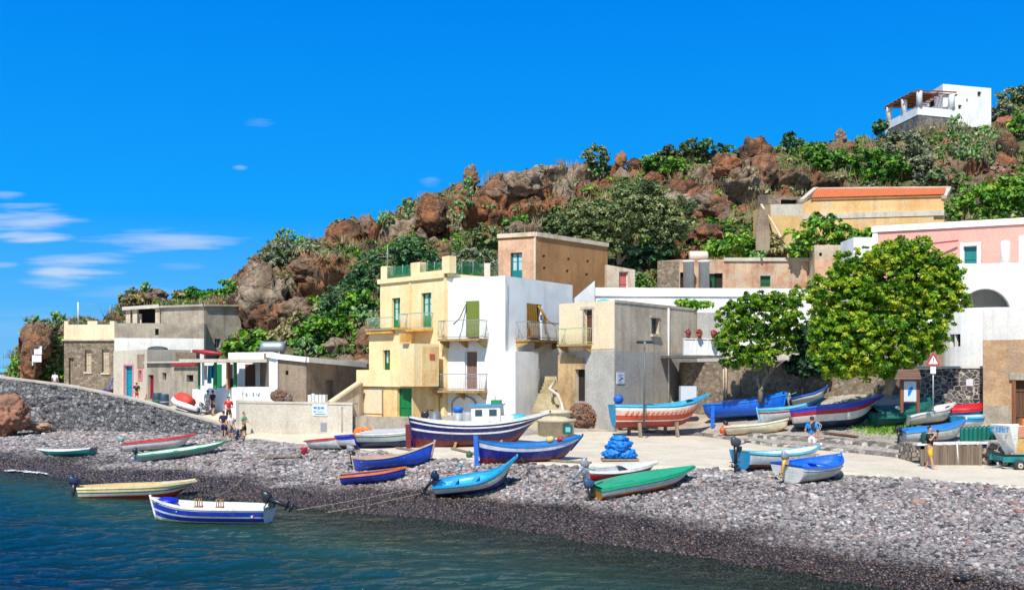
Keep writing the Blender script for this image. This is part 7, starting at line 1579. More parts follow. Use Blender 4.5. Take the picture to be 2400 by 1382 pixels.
def arm_pts(sx, pose):
    sh = Vector((sx*.19, 0, 1.40))
    if pose == 'down': return [sh, Vector((sx*.25, .02, 1.12)), Vector((sx*.26, -.06, .87)), Vector((sx*.255, -.09, .79))]
    if pose == 'camera': return [sh, Vector((sx*.25, -.14, 1.18)), Vector((sx*.10, -.27, 1.46)), Vector((sx*.05, -.28, 1.53))]
    if pose == 'bent': return [sh, Vector((sx*.28, .04, 1.14)), Vector((sx*.2, -.2, 1.06)), Vector((sx*.16, -.27, 1.08))]
    if pose == 'fwd': return [sh, Vector((sx*.22, -.14, 1.17)), Vector((sx*.2, -.32, 1.0)), Vector((sx*.19, -.4, .97))]
    return [sh, Vector((sx*.30, 0, 1.16)), Vector((sx*.22, -.12, 1.0)), Vector((sx*.18, -.13, .95))]  # hands on hips
def person(label, foot, h=1.7, face=0., arms=('down', 'down'), legs='stand', top=None, bottom=None, hair=None, hat=None, lean=0., blen=.5, sleeves=True, group=None, dress=False):
    """foot: world point between the feet; face: direction faced, 0 = towards the eye; one continuous body, clothes as children"""
    t = thing('person', label, 'person', foot, (0, 0, face), group); S = h/1.72
    def L_(v): v = Vector(v); k = max(0, v.z-.9); return (v.x*S, (v.y-lean*k)*S, v.z*S)
    step = {'stand': (0, 0), 'walk': (.2, -.2), 'apart': (-.04, .06)}[legs]; sit = legs == 'sit'
    N_ = [(0, 0, .95), (0, 0, 1.15), (0, .005, 1.33), (0, .01, 1.46), (0, 0, 1.54), (0, -.015, 1.63), (0, -.012, 1.70)]; E = [(0, 1), (1, 2), (2, 3), (3, 4), (4, 5), (5, 6)]; Rd = [.125, .115, .125, .05, .062, .088, .06]
    jl = {}
    for k, sx in enumerate((-1, 1)):
        st = step[k]; b = len(N_); N_ += [(sx*.09, 0, .88), (sx*.10, -.02-st*.35, .5), (sx*.105, .03-st, .09), (sx*.125, -.12-st, .035)]; E += [(0, b), (b, b+1), (b+1, b+2), (b+2, b+3)]; Rd += [.088, .058, .042, .036]; jl[sx] = b
    ja = {}
    for k, sx in enumerate((-1, 1)):
        p = arm_pts(sx, arms[k]); b = len(N_); N_ += [tuple(x) for x in p]; E += [(2, b), (b, b+1), (b+1, b+2), (b+2, b+3)]; Rd += [.062, .043, .03, .034]; ja[sx] = b
    me = skinned([L_(n) for n in N_], E, [r*S for r in Rd]); me.materials.append(SKIN); body = link('body', me, t)
    m = MB()   # fingers, nose
    for sx in (-1, 1):
        b = ja[sx]; w, hd_ = Vector(N_[b+2]), Vector(N_[b+3]); d = (hd_-w).normalized(); sd = Vector((0, 1, 0)).cross(d); sd = sd.normalized() if sd.length > .1 else Vector((1, 0, 0)); cr = d.cross(sd)
        for i, (o, ln) in enumerate(((-.028, .062), (-.01, .075), (.01, .08), (.028, .07))):
            p0 = hd_+sd*o+d*.01; m.tube([L_(p0), L_(p0+d*ln*.55+cr*.008), L_(p0+d*ln*.9+cr*.03)], [.010*S, .009*S, .007*S], 5)
        p0 = hd_-sd*.03-d*.02; m.tube([L_(p0), L_(p0-sd*.025+d*.03+cr*.01), L_(p0-sd*.03+d*.055+cr*.02)], [.012*S, .010*S, .008*S], 5)
    m.build('fingers', SKIN, body, False)
    m = MB(); m.tube([L_((0, -.1, 1.645)), L_((0, -.125, 1.61)), L_((0, -.1, 1.60))], .012*S, 5); m.build('nose', SKIN, body, False)
    m = MB()
    for sx in (-1, 1): m.ball(L_((sx*.033, -.094, 1.65)), .012*S, n=6); 
    m.ball(L_((0, -.098, 1.575)), .022*S, .006*S, .006*S, 6, 1); m.build('eyes_and_mouth', [DARK, flat('lips', C8(170, 90, 84), .5)], body, False, fix=False)
    if top:
        Nn = [(0, 0, .90), (0, 0, 1.12), (0, .005, 1.33), (0, .01, 1.44)]; Ee = [(0, 1), (1, 2), (2, 3)]; Rr = [.15, .14, .15, .075]
        for sx in (-1, 1):
            p = [Vector(N_[ja[sx]]), Vector(N_[ja[sx]+1])]; b = len(Nn); e = p[0].lerp(p[1], .75 if sleeves else .15); Nn += [tuple(p[0]), tuple(e)]; Ee += [(2, b), (b, b+1)]; Rr += [.08, .066]
        me = skinned([L_(n) for n in Nn], Ee, [r*S for r in Rr]); me.materials.append(top); link('shirt', me, t)
    if bottom:
        Nn = [(0, 0, .97), (0, 0, .88)]; Ee = [(0, 1)]; Rr = [.14, .15]
        if dress: Nn += [(0, -.0, .62)]; Ee += [(1, 2)]; Rr += [.21]
        else:
            for sx in (-1, 1):
                hp, kn, an = (Vector(N_[jl[sx]+i]) for i in range(3)); e = hp.lerp(kn, min(1, blen/.5)) if blen <= .5 else kn.lerp(an, (blen-.5)/.5); b = len(Nn); Nn += [tuple(hp), tuple(e)] if blen <= .5 else [tuple(hp), tuple(kn), tuple(e)]
                Ee += [(1, b), (b, b+1)]+([(b+1, b+2)] if blen > .5 else []); Rr += [.112, .092] if blen <= .5 else [.11, .082, .06]
        me = skinned([L_(n) for n in Nn], Ee, [r*S for r in Rr]); me.materials.append(bottom); link('skirt' if dress else 'shorts', me, t)
    if hair:
        m = MB(); c = L_((0, .012, 1.665)); n = 12; vs = []; mm = 7
        for i in range(mm+1):
            tt = pi*.62*i/mm
            for k in range(n): a = 2*pi*k/n; f = 1 if sin(a) > -.4 else (.92 if i < 4 else .6); vs.append((c[0]+.1*S*sin(tt)*cos(a)*f, c[1]+.112*S*sin(tt)*sin(a)*f, c[2]+.1*S*cos(tt)+(0 if sin(a) > -.3 else max(0, i-3)*.02*S)))
        m.add(vs, [(i*n+k, (i+1)*n+k, (i+1)*n+(k+1) % n, i*n+(k+1) % n) for i in range(mm) for k in range(n)], 0, True); m.build('hair', hair, t, False)
    if hat:
        m = MB(); m.lathe([(.2*S, 0), (.2*S, .012), (.105*S, .03), (.1*S, .1*S), (.06*S, .13*S), (0, .135*S)], L_((0, 0, 1.71)), 14); m.build('hat', hat, t, False)
    for sx in (-1, 1):
        m = MB(); a = N_[jl[sx]+2]; m.tube([L_((a[0], a[1]+.05, .035)), L_((a[0]*1.05, a[1]-.06, .035)), L_((a[0]*1.1, a[1]-.19, .03))], [.042*S, .045*S, .035*S], 7); m.build('shoe', flat('shoe', C8(120, 100, 90), .7), t, False)
    return t
DH = flat('dark_hair', (.025, .018, .014, 1), .7); BH = flat('brown_hair', C8(120, 70, 44), .7)
g1 = G(2180, 1101)
person('person in bright yellow shorts and black shirt holding a camera to the face', g1, 1.74, .75, ('camera', 'camera'), 'walk', cloth('black_shirt', 26, 24, 26), cloth('yellow_shorts', 246, 184, 6), DH, blen=.46)
def pack(label, p, mat, face, sc=1., name='backpack'):
    t = thing(name, label, 'backpack', p, (0, 0, face)); m = MB(); m.lathe([(0, -.22*sc), (.11*sc, -.21*sc), (.145*sc, -.12*sc), (.15*sc, .08*sc), (.12*sc, .19*sc), (.05*sc, .24*sc), (0, .245*sc)], (0, .11, 0), 12); m.build('bag', mat, t, False)
    m = MB(); m.lathe([(0, -.1*sc), (.08*sc, -.09*sc), (.09*sc, .0), (.07*sc, .06*sc), (0, .07*sc)], (0, .24*sc, -.06*sc), 10); m.build('pocket', mat, t, False); m = MB()
    for sx in (-1, 1): m.tube([(sx*.09, .06, .16*sc), (sx*.11, -.08, .24*sc), (sx*.12, -.23, .1), (sx*.1, -.15, -.1), (sx*.1, .06, -.14)], .016, 5)
    m.build('strap', flat('grey_strap', C8(200, 200, 200), .7), t, False); return t
pack('dark green backpack on the back of the person in yellow shorts', g1+Vector((-.09, .09, 1.27))*1., cloth('green_pack', 20, 70, 66), .75)
m = MB(); q = g1+Vector((sin(.75)*.3, -cos(.75)*.3, 1.58)); m.obox(q, (cos(.75), sin(.75), 0), (-sin(.75), cos(.75), 0), (0, 0, 1), .07, .03, .045); m.tube([q, q+Vector((sin(.75)*.09, -cos(.75)*.09, 0))], .032, 8); tag(m.build('camera', bBK), 'small black camera held up by the person in yellow shorts', 'camera')
g2 = G(1903, 1072)
person('person in a bright blue shirt and white shorts standing behind the grey boat', g2, 1.82, 2.7, ('down', 'bent'), 'apart', cloth('blue_shirt', 10, 134, 220), cloth('white_shorts', 226, 224, 220), DH, blen=.42)
pack('black backpack worn by the person in the blue shirt', g2+Vector((.17, -.0, 1.36)), cloth('black_pack', 28, 32, 36), 1.6)
gq = [(524, 1027, 1.72, 'tall person in a dark navy shirt at the end of the pier wall', ('down', 'hips'), ('navy_shirt', 24, 26, 66), ('navy_shorts', 40, 40, 84), DH, None, 3.0, 'G'),
      (541, 1016, 1.68, 'person in a white shirt sitting height beside the navy shirt', ('fwd', 'down'), ('white_shirt', 240, 240, 240), ('grey_shorts', 120, 120, 130), DH, None, .9, 65.2),
      (572, 1024, 1.6, 'person with reddish hair and green shirt at the corner of the quay wall', ('bent', 'fwd'), ('green_shirt', 120, 170, 130), ('black_trousers', 24, 24, 26), BH, None, 1.3, 65.4),
      (536, 990, 1.7, 'person in a red shirt behind the group by the quay wall', ('hips', 'bent'), ('red_shirt', 216, 30, 36), ('dark_shorts', 50, 44, 50), DH, None, .4, 68.5),
      (499, 978, 1.66, 'person in a black shirt walking up the road from the group', ('down', 'bent'), ('black_tee', 36, 38, 44), ('black_shorts', 36, 32, 36), DH, None, 2.5, 71.5),
      (487, 976, 1.62, 'person in pale clothes beside the black shirt on the road', ('down', 'down'), ('cream_shirt', 232, 220, 214), ('pale_shorts', 226, 216, 204), BH, None, 2.9, 72.2)]
for (x, y, h, lb, ar, tp, bt_, hr, ht, fc, dd) in gq:
    p = G(x, y) if dd == 'G' else Vector((*XY(x, dd), gz1(x, dd)+.05)); person(lb, p, h, fc, ar, 'apart', cloth(*tp), cloth(*bt_), hr, ht)
p = Vector((*XY(320, 83), gz1(320, 83)+.04)); person('person in a yellow hat and dark top on the upper road', p, 1.62, .6, ('hips', 'bent'), 'apart', cloth('dark_top', 50, 44, 52), cloth('red_skirt', 196, 40, 56), BH, cloth('yellow_hat', 230, 180, 60), dress=True)
p = Vector((*XY(346, 83.5), gz1(346, 83.5)+.04)); person('person in a red top bending outside the red door', p, 1.55, 1.2, ('fwd', 'fwd'), 'apart', cloth('crimson_top', 190, 34, 60), cloth('wine_shorts', 130, 40, 60), DH, None, lean=.3)
p = Vector((*XY(129, 89.5), gz1(129, 89.5)+.02)); person('person in a white shirt seen from behind over the pier wall', p, 1.7, pi, ('down', 'down'), 'stand', cloth('white_tee', 236, 240, 250), cloth('blue_shorts', 60, 80, 120), DH)

# ---------------- smaller things ----------------
def simple(name, label, cat, mb, mat, group=None): return tag(mb.build(name, mat), label, cat, group)
# lamp post with two heads in front of the beige house
t = thing('street_lamp', 'thin grey street lamp with a double head in front of the beige house', 'street lamp', P(1510, 945, 57.5)); m = MB(); m.tube([P(1509, 1000, 57.5), P(1511, 806, 57.5)], [.06, .04], 8); m.build('pole', flat('lamp_grey', C8(96, 108, 104), .5), t)
m = MB(); m.bar(P(1493, 799, 57.5), P(1531, 799, 57.5), .06, 0, .06)
m.build('crossarm', flat('lamp_grey', C8(96, 108, 104), .5), t)
for (a, b_) in ((1492, 1507), (1515, 1530)): m = MB(); m.obox(P((a+b_)/2, 802, 57.3), (1, 0, 0), (0, 1, 0), (0, 0, 1), .19, .14, .07); m.build('lamp_head', bBK, t)
# warning sign
t = thing('warning_sign', 'triangular red and white warning sign with an exclamation mark on a pole', 'road sign', P(2187, 955, 51)); D = 51.
m = MB(); m.tube([P(2187, 962, D+.05), P(2187, 850, D+.05)], .035, 8); m.build('pole', flat('galvanised', C8(186, 190, 192), .4, .3), t)
def tri(m, s, off, mi=0):
    c = P(2187, 846, D); a = [Vector((c.x+s*sin(k*2*pi/3), D-off, c.z+s*cos(k*2*pi/3))) for k in range(3)]; m.add(a+[v+Vector((0, .02, 0)) for v in a], [(0, 1, 2), (5, 4, 3), (0, 3, 4, 1), (1, 4, 5, 2), (2, 5, 3, 0)], mi)
m = MB(); tri(m, .40, .02); pl_ = m.build('plate', flat('sign_red', C8(216, 40, 50), .4), t); m = MB(); tri(m, .27, .026); m.build('face', flat('sign_white', C8(244, 244, 244), .4), pl_)
m = MB(); c = P(2187, 845, D); m.add([(c.x-.022, D-.035, c.z+.13), (c.x+.022, D-.035, c.z+.13), (c.x+.012, D-.035, c.z-.02), (c.x-.012, D-.035, c.z-.02)], [(0, 1, 2, 3)]); m.add([(c.x-.018, D-.035, c.z-.045), (c.x+.018, D-.035, c.z-.045), (c.x+.018, D-.035, c.z-.08), (c.x-.018, D-.035, c.z-.08)], [(0, 1, 2, 3)]); m.build('exclamation_mark', bBK, pl_)
m = MB(); q = P(2186.5, 867, D); m.box(q.x-.13, D-.03, q.z-.17, q.x+.13, D-.01, q.z+.17); m.build('sub_plate', flat('sign_white', C8(244, 244, 244), .4), t)
# notice board with a shingle roof
D = 50.6; t = thing('notice_board', 'wooden notice board with small shingle roof and a blue map on it', 'notice board', P(2130, 958, D))
for x in (2113, 2151): m = MB(); m.bar(P(x, 965, D), P(x, 872, D), .13); m.build('post', WOODB, t)
m = MB(); a, b_, c, d_ = P(2096, 889, D-.45), P(2160, 889, D-.45), P(2153, 866, D+.1), P(2106, 866, D+.1); n = 6
for k in range(n):
    f0, f1 = k/n, (k+1)/n; p0, p1, p2, p3 = a.lerp(d_, f0), b_.lerp(c, f0), b_.lerp(c, f1), a.lerp(d_, f1); up = Vector((0, -.02, .05)); m.add([p0, p1, p2, p3, p0+up, p1+up, p2+up*.3, p3+up*.3], [(4, 5, 6, 7), (0, 1, 5, 4), (0, 4, 7, 3), (1, 2, 6, 5), (0, 3, 2, 1)])
m.quad(d_, c, P(2160, 889, D+.6), P(2096, 889, D+.6)); m.build('roof', wood('shingle', C8(150, 116, 98), C8(96, 70, 60), 6, 0), t)
m = MB(); q0, q1 = P(2118, 940, D-.02), P(2147, 893, D-.02); m.box(q0.x-.06, D-.04, q0.z-.06, q1.x+.06, D+.03, q1.z+.06); m.build('frame', WOODB, t)
m = MB(); m.box(q0.x, D-.055, q0.z, q1.x, D-.042, q1.z); pn = m.build('panel', flat('panel_paper', C8(214, 222, 232), .4), t)
m = MB(); cx_, cz_ = (q0.x+q1.x)/2, (q0.z+q1.z)/2; vs = [(cx_+.11*cos(a)*(1 if sin(a) > 0 else .7)+.08*sin(a), D-.062, cz_+.23*sin(a)) for a in np.linspace(0, 2*pi, 18, endpoint=False)]; m.add(vs, [tuple(range(18))]); m.build('blue_shape', flat('map_blue', C8(20, 130, 214), .4), pn)
# nets and rock heap at the foot of the beige house
t = thing('net_heap', 'big round heap of brown fishing nets at the corner of the beige house', 'fishing nets', G(1372, 1002)); rr = .98; m = MB()
def heap(t, c, rx, ry, rz, mat, n=260, name='netting', th=.03, seed=1):
    rg = random.Random(seed); o = boulder(None, c, rx, 80+seed, mat[0], name='core', sq=(1, ry/rx, rz/rx), amp=.38, sub=3, fine=.8); o.parent = t; [o.__delitem__(q) for q in ('label', 'category') if q in o.keys()]; m = MB()
    for k in range(n):
        a, b_ = rg.uniform(0, 2*pi), rg.uniform(-.5, 1.4); v = Vector((rx*cos(a)*cos(b_), ry*sin(a)*cos(b_), rz*sin(b_))); w = v.cross(Vector((rg.gauss(0, 1), rg.gauss(0, 1), rg.gauss(0, 1)))).normalized()*.22*rx
        m.tube([Vector(c)+v-w, Vector(c)+v*(.98+rg.uniform(0, .1)), Vector(c)+v+w], th*rg.uniform(.5, 1.2), 4, rg.randrange(len(mat)-1), False)
    m.build(name, list(mat[1:]), t, False)
NT1 = flat('brown_net', C8(128, 98, 78), .9, 0, 1., 14); NT2 = flat('rust_net', C8(160, 100, 70), .9, 0, .5, 12); NT3 = flat('grey_net', C8(140, 128, 120), .9, 0, .5, 12)
heap(t, (0, .2, .6), 1.0, .8, .85, [NT1, NT1, NT2, NT3], 200); heap(t, (-.35, .3, .95), .55, .5, .5, [NT2, NT1, NT2, NT3], 80, seed=4)
t = thing('driftwood_heap', 'grey tangle of branches left of the brown net heap', 'driftwood', G(1340, 975)); m = MB(); rg = random.Random(3)
for k in range(60): p0 = Vector((rg.gauss(0, .35), rg.gauss(0, .3), rg.uniform(0, 1.1))); m.tube([p0, p0+Vector((rg.gauss(0, .25), rg.gauss(0, .2), rg.gauss(.1, .25)))], .03*rg.uniform(.5, 1.6), 5)
m.build('branches', flat('grey_branch', C8(110, 104, 98), .9), t, False)
m = MB(); m.bar(G(1384, 1003, .05), G(1384, 1003)+Vector((.85, .3, 1.15)), .16, 0, .1); simple('leaning_plank', 'pale timber beam leaning against the net heap', 'plank', m, OLDW)
m = MB(); q = G(1400, 1004); m.ball(q+Vector((0, .1, .25)), .3, .22, .28, 9, 0, .2); simple('blue_cloth_heap', 'small heap of pale blue cloth at the corner of the beige house', 'cloth', m, flat('pale_blue_cloth', C8(110, 160, 200), .8))
m = MB(); q = P(1450, 935, 61); m.ball(q, .3, .2, .25, 9, 0, .2); simple('blue_bag', 'bright blue bag lying on the cyan rimmed fishing boat', 'bag', m, flat('bag_blue', C8(20, 100, 200), .6))
t = thing('net_heap', 'heap of brown nets behind the cyan rimmed fishing boat', 'fishing nets', Vector((*XY(1510, 62.), gz1(1510, 62.)))); heap(t, (-.2, 0, .9), .9, .4, .62, [NT1, NT2, NT3, NT1], 120, seed=5)
t = thing('net_heap', 'orange and brown heap of nets beside the porch house wall', 'fishing nets', P(660, 940, 67.0)); heap(t, (-.1, -.3, .3), .5, .35, .42, [NT1, flat('orange_net', C8(170, 110, 70), .9), NT1, NT3], 90, seed=8); heap(t, (.42, -.25, .2), .32, .3, .26, [NT3, NT1, NT2, NT3], 50, seed=12)
m = MB(); q = P(1612, 932, 63.3); m.box(q.x-.48, q.y-.4, q.z-.35, q.x+.45, q.y+.3, q.z+.7); simple('white_cabinet', 'white box cabinet standing behind the cyan rimmed boat', 'cabinet', m, flat('cabinet_white', C8(214, 220, 230), .5))
for k, (x, y, lb) in enumerate(((368, 946, 'dark green barrel by the grey hut, left one'), (385, 949, 'dark blue barrel by the grey hut, right one'))):
    p = Vector((*XY(x, 79.0), zat(y, 79.0)-.1)); t = thing('barrel', lb, 'barrel', p, group='barrels by the hut'); m = MB(); m.lathe([(.0, 0), (.3, 0), (.33, .1), (.34, .5), (.33, .85), (.3, .92), (0, .93)], (0, 0, 0), 14); m.build('drum', flat('barrel_dark', (.03, .06+.0*k, .08+.03*k, 1), .5), t, False); m = MB(); m.lathe([(.345, .3), (.36, .32), (.36, .36), (.345, .38)], (0, 0, 0), 14); m.build('hoop', bGR if k == 0 else bGY, t, False)
t = thing('water_container', 'white plastic water container on the quay wall top', 'container', P(742, 946, 65.2)); m = MB(); q = Vector((0, .5, .4)); m.box(-.55, .1, 0, .5, 1.0, .55); m.build('container', flat('ibc_plastic', C8(236, 234, 226), .5), t, False); m = MB()
for k in range(6): m.bar((-.57+.22*k, .08, 0), (-.57+.22*k, .08, .57), .03)
m.build('cage', IRON, t, False); m = MB(); m.lathe([(.1, .55), (.1, .62), (0, .62)], (-.3, .5, 0), 10); m.build('cap', bWH, t, False)
t = thing('steel_tank', 'grey steel water tank lying on the roof of the porch house', 'water tank', P(640, 826, 74)); m = MB(); m.lathe([(0, -.86), (.28, -.85), (.41, -.74), (.43, -.5), (.43, .5), (.41, .74), (.28, .85), (0, .86)], P(640, 814, 74), 18, axis='x'); m.build('tank', flat('dull_steel', C8(166, 178, 180), .45, .5), t); m = MB()
for x in (-.5, .5): c = P(640, 828, 74); m.box(c.x+x-.06, c.y-.4, c.z-.3, c.x+x+.06, c.y+.4, c.z+.12)
m.build('cradle', CONC, t)
# laundry on the porch
for k, (x, w, h, c, lb) in enumerate(((482, 9, 34, (230, 226, 222), 'white cloth hanging first in the porch'), (492, 10, 42, (60, 190, 206), 'turquoise towel hanging in the porch'), (500, 12, 30, (0, 130, 226), 'bright blue towel hanging in the porch'))):
    m = MB(); W = Wall(XY(x-w/2, 71.2), XY(x+w/2, 71.0)); vs = []
    for i in range(9):
        u = W.L*i/8
        for j in range(4): vs.append(W.pt(u, zat(856+h*j/3, 71), .03*sin(i*1.7+j*.4)*(j+1)/2))
    m.add(vs, [(i*4+j, i*4+4+j, i*4+5+j, i*4+1+j) for i in range(8) for j in range(3)], 0, True); o = m.build('hanging_cloth', cloth('laundry_%d' % k, *c)); tag(o, lb, 'towel', 'washing hung in the porch')
# green bins on a low bank, plank fence under them
for k in range(9):
    x = 2255+10.4*k; dd = 44.9-.1*k; t = thing('green_bin', '%s dark green cylinder from the left in the row of nine on the low wall' % ('first', 'second', 'third', 'fourth', 'fifth', 'sixth', 'seventh', 'eighth', 'ninth')[k], 'bin', P(x, 1034-.6*k, dd), group='row of green cylinders on the low wall')
    m = MB(); m.lathe([(0, 0), (.1, 0), (.105, .05), (.1, .5), (.085, .57), (0, .58)], (0, 0, 0), 12); m.build('drum', flat('bin_green', C8(8, 100+8*(k % 2), 88), .45), t, False); m = MB(); m.lathe([(.03, .57), (.04, .61), (0, .62)], (0, 0, 0), 8); m.build('cap', flat('bin_green_dark', C8(6, 60, 54), .5), t, False)
t = thing('plank_fence', 'row of weathered upright planks under the green cylinders', 'fence', P(2235, 1088, 44.0))
for k in range(16):
    x = 2162+9.*k; dd = 44.3-.02*k; m = MB(); p0 = P(x, 1084-.0*k, dd); w = .078; m.box(p0.x-w, dd-.03*(k % 2), p0.z-.2, p0.x+w, dd+.05, zat(1041, dd)-.02*(k % 3)); m.build('plank', wood('plank_%d' % (k % 3), C8(150-12*(k % 3), 132-12*(k % 3), 112-10*(k % 3)), C8(96, 80, 66)), t)
for x in (2243, 2268, 2292): m = MB(); m.tube([P(x, 1040, 44.1), P(x+3, 1086, 44.1)], .03, 5); m.build('stake', bWH, t)
t = thing('stranded_hull', 'long low white hull with a dark keel lying along the plank fence', 'boat', P(2225, 1042, 44.6)); m = MB(); m.bar(P(2145, 1040, 44.5), P(2312, 1036, 44.5), .5, 0, .1); m.build('rail', bWH, t); m = MB(); m.bar(P(2150, 1047, 44.5), P(2308, 1043, 44.5), .4, 0, .16); m.build('keel', bNV, t)
t = MB(); t.box(*P(2138, 1084, 45.4), *(P(2370, 1040, 45.4)+Vector((0, 1.6, 0)))); tag(t.build('stone_bank', stones('bank_stone', [C8(170, 156, 138), C8(128, 112, 98), C8(196, 182, 164)], C8(90, 80, 72), 3.5, .06, .9)), 'low bank of rough stones behind the plank fence', 'wall')
for k, (x, y, r) in enumerate(((2318, 1062, .26), (2340, 1072, .3), (2352, 1052, .2), (2328, 1046, .18), (2312, 1080, .2), (2357, 1084, .18))): boulder(('leftmost beige block beside the plank fence', 'biggest beige block beside the trailer drawbar', 'topmost beige block nearest the trailer boat', 'small beige block on top of the leftmost one', 'lowest left beige block at the fence end', 'lowest right beige block against the drawbar')[k], P(x, y, 44.3), r, 60+k, plaster('block_stone_%d' % k, C8(190, 172, 150, .8), C8(140, 122, 104), .7, 2., .1, .6), name='stone_block', amp=.3, sub=2); bpy.data.objects[-1] if False else None
for o in [o for o in bpy.data.objects if o.name.startswith('stone_block')]: o['group'] = 'pile of rough blocks beside the trailer'
# pink bucket, planks, beach litter
t = thing('bucket', 'pink plastic bucket on the pebbles beside the small white and red boat', 'bucket', G(713, 1066)); m = MB(); m.lathe([(0, 0), (.14, 0), (.18, .4), (.19, .42), (.17, .42), (.13, .03), (0, .03)], (0, 0, 0), 14); m.build('tub', flat('pink_plastic', C8(226, 60, 84), .4), t, False); m = MB(); m.tube([(-.18, 0, .4), (-.1, -.1, .3), (.1, -.1, .3), (.18, 0, .4)], .01, 5); m.build('handle', IRON, t, False)
for (a, b_, c, d_, lb) in ((608, 1071, 706, 1068, 'brown plank lying on the pebbles left of the pink bucket'), (395, 1100, 440, 1096, 'pale plank on the pebbles below the green rimmed boat'), (455, 1084, 512, 1078, 'thin pale pole on the pebbles right of the green rimmed boat'), (1235, 1074, 1385, 1083, 'long pale timber rail under the navy boat'), (1060, 1050, 1130, 1066, 'weathered plank between the two navy boats'), (930, 1048, 1010, 1060, 'timber skid in front of the biggest fishing boat'), (1480, 1000, 1580, 1012, 'old timber on the ground below the cyan rimmed boat'), (1930, 1012, 2010, 1022, 'rusty plank on the terrace under the orange lined boat')):
    p, q = G(a, b_, .12), G(c, d_, .12); m = MB(); m.bar(p, q, .16, 0, .07); simple('plank', lb, 'plank', m, OLDW if lb[0] != 'r' else WOODB)
for k, (x, y, r, c, lb) in enumerate(((1100, 1074, .16, (40, 90, 60), 'dark green float beside the weathered plank'), (1082, 1092, .14, (200, 190, 176), 'white float on the pebbles above the cyan boat'), (1160, 1079, .2, (226, 222, 214), 'white fender hanging under the navy boat'), (1078, 1096, .1, (60, 170, 190), 'small teal float near the white float'), (1694, 1016, .2, (226, 96, 50), 'orange buoy beside the small cream boat'))):
    t = thing('float', lb, 'float', G(x, y)); m = MB(); m.lathe([(0, -r), (r*.6, -r*.8), (r, 0), (r*.6, r*.8), (0, r)], (0, 0, r), 12); m.build('ball', flat('float_%d' % k, C8(*c), .5), t, False); m = MB(); m.tube([(0, 0, r*1.9), (0, 0, r*2.3)], .03, 6); m.build('eye', bBK, t, False)
# ropes
def rope(label, a, b_, sag, r=.012, name='mooring_rope'):
    m = MB(); n = 16; m.tube([a.lerp(b_, k/n)-Vector((0, 0, sag*4*(k/n)*(1-k/n))) for k in range(n+1)], r, 5); simple(name, label, 'rope', m, ROPE)
def Gw(px, py): return P(px, py, dz(py, .05))
rope('upper mooring rope from the raised motor to the cyan boat', P(697, 1194, 41.0), G(1002, 1152)+Vector((0, 0, .3)), .05)
rope('lower mooring rope running into the water below the cyan boat', Gw(762, 1198)+Vector((0, 0, -.05)), G(1010, 1160)+Vector((0, 0, .2)), .05)
rope('rope from the blue striped boat up to the pebbles', P(505, 1163, 41.5), G(572, 1118, .08), .1)
rope('rope at the bow of the cyan boat', P(1222, 1072, 41.3), G(1236, 1095, .05), .02)
rope('rope lying right of the cyan boat', G(1200, 1130, .06), G(1290, 1118, .06), .0)
# broken wave
def foam():
    m = MB(); rg = random.Random(2)
    for k in range(46):
        f = rg.random(); x = 12+100*f; y = 1104+6*f*f*1.3+rg.gauss(0, .8); p = P(x, y, dz(y, .03)); r = rg.uniform(.03, .13); n = 7
        m.add([(p.x+r*1.8*cos(2*pi*i/n)*rg.uniform(.7, 1.2), p.y+r*1.3*sin(2*pi*i/n)*rg.uniform(.7, 1.2), .07+.0008*k) for i in range(n)]+[(p.x, p.y, .1)], [(i, (i+1) % n, n) for i in range(n)], 0, True)
    tag(m.build('foam', flat('sea_foam', (.8, .83, .85, 1), .9)), kind='stuff')
foam()
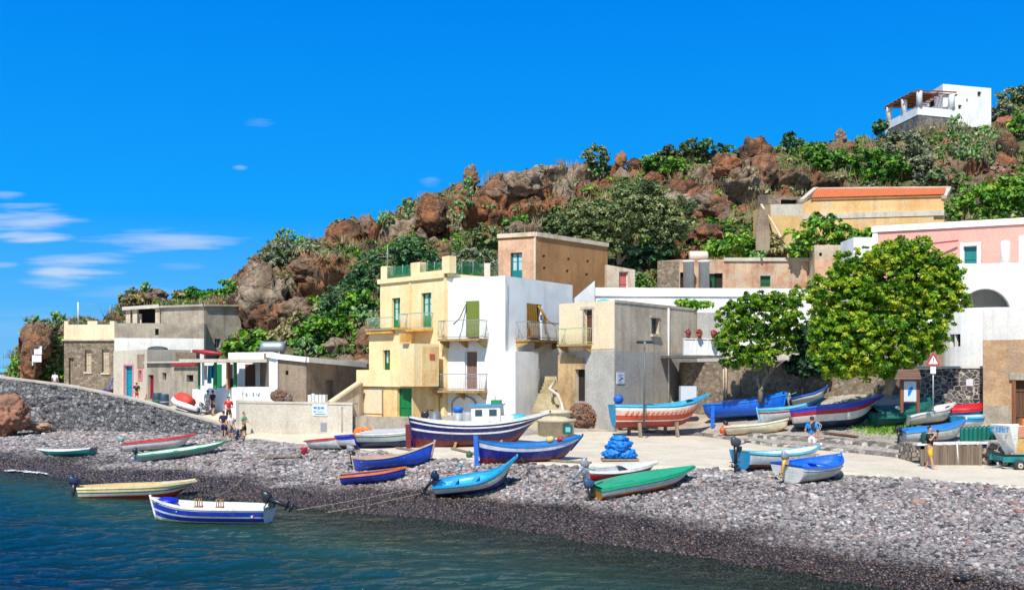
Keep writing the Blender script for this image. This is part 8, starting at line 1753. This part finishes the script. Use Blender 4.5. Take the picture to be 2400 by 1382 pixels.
# antenna mast and signs at the left end
m = MB(); m.tube([P(184, 760, 93), P(183, 708, 93)], [.07, .06], 7); t = thing('roof_mast', 'pale mast with a thin frame on the roof of the stone house', 'mast', P(184, 760, 93)); m.build('pole', WHITEG, t); m = MB(); m.tube([P(186, 714, 93), P(234, 712, 93), P(232, 722, 93), P(200, 730, 93)], .018, 4); m.build('frame', IRON, t)
for k, (x0, y0, x1, y1, lb) in enumerate(((80, 811, 98, 830, 'upper white notice panel on the headland rock'), (75, 832, 97, 848, 'lower white notice panel on the headland rock'))):
    D = 93.2; a, b_ = P(x0, y1, D), P(x1, y0, D); m = MB(); m.box(a.x, D, a.z, b_.x, D+.08, b_.z); m.box(a.x-.04, D+.08, a.z-.3, a.x+.04, D+.3, b_.z); simple('notice_board', lb, 'sign', m, flat('panel_white', C8(230, 234, 244), .5))
t = thing('shore_kiosk', 'white and turquoise boat shed roof at the far left end of the pier', 'shed', P(20, 884, 99)); a, b_ = P(-40, 888, 99), P(42, 872, 99); m = MB(); m.box(a.x, 99, 3.6, b_.x, 101, b_.z); m.build('wall', bWH, t); m = MB(); m.box(a.x, 98.8, b_.z, b_.x+.1, 101.2, b_.z+.35); m.build('roof', bp(100, 190, 220), t); m = MB(); m.bar(P(43, 888, 98.5), P(43, 858, 98.5), .16); m.build('post', bWH, t)
# clutter on the ground by the white house, behind the big boat
t = thing('plastic_tub', 'round grey tub with a dark lid in front of the white house', 'tub', Vector((*XY(1020, 58), gz1(1020, 58)))); m = MB(); m.lathe([(0, 0), (.36, 0), (.4, .62), (.3, 1.38), (0, 1.45)], (0, 0, 0), 14); m.build('tub', flat('grey_tub', C8(110, 116, 120), .5), t, False)
t = thing('cement_mixer', 'dark metal frame with a wheel beside the grey tub', 'machine', Vector((*XY(998, 58.5), gz1(998, 58.5)))); m = MB(); m.tube([(.0, 0, 0), (.1, 0, 1.5), (.4, 0, 1.45)], .04, 6); m.tube([(-.3, .3, 0), (.1, 0, 1.2)], .04, 6); m.lathe([(.1, -.03), (.22, -.03), (.22, .03), (.1, .03)], (-.05, 0, 1.2), 14, axis='y'); m.build('frame', bBK, t, False)
t = thing('blue_basin', 'bright blue basin on a barrel under the door arch', 'basin', Vector((*XY(1074, 59.5), gz1(1074, 59.5)))); m = MB(); m.lathe([(0, 1.15), (.2, 1.15), (.3, 1.4), (.25, 1.48), (0, 1.5)], (0, 0, 0), 14); m.build('basin', flat('basin_blue', C8(20, 120, 214), .5), t, False); m = MB(); m.lathe([(0, 0), (.24, 0), (.26, 1.15), (0, 1.15)], (0, 0, 0), 14); m.build('barrel', bGY, t, False)
t = thing('grey_barrel', 'pale grey barrel right of the blue basin', 'barrel', Vector((*XY(1098, 59), gz1(1098, 59)))); m = MB(); m.lathe([(0, 0), (.3, 0), (.34, .1), (.34, 1.15), (.3, 1.22), (0, 1.23)], (0, 0, 0), 16); m.build('drum', bGY, t, False)
t = MB(); q = P(1420, 700, 64.5); t.ball((q.x, q.y+1.2, BT+.05), .5, .6, .26, 12, 0, .1); simple('roof_tarp', 'bright cyan tarpaulin bundle on the beige house roof', 'tarpaulin', t, flat('cyan_tarp', C8(60, 190, 210), .5))
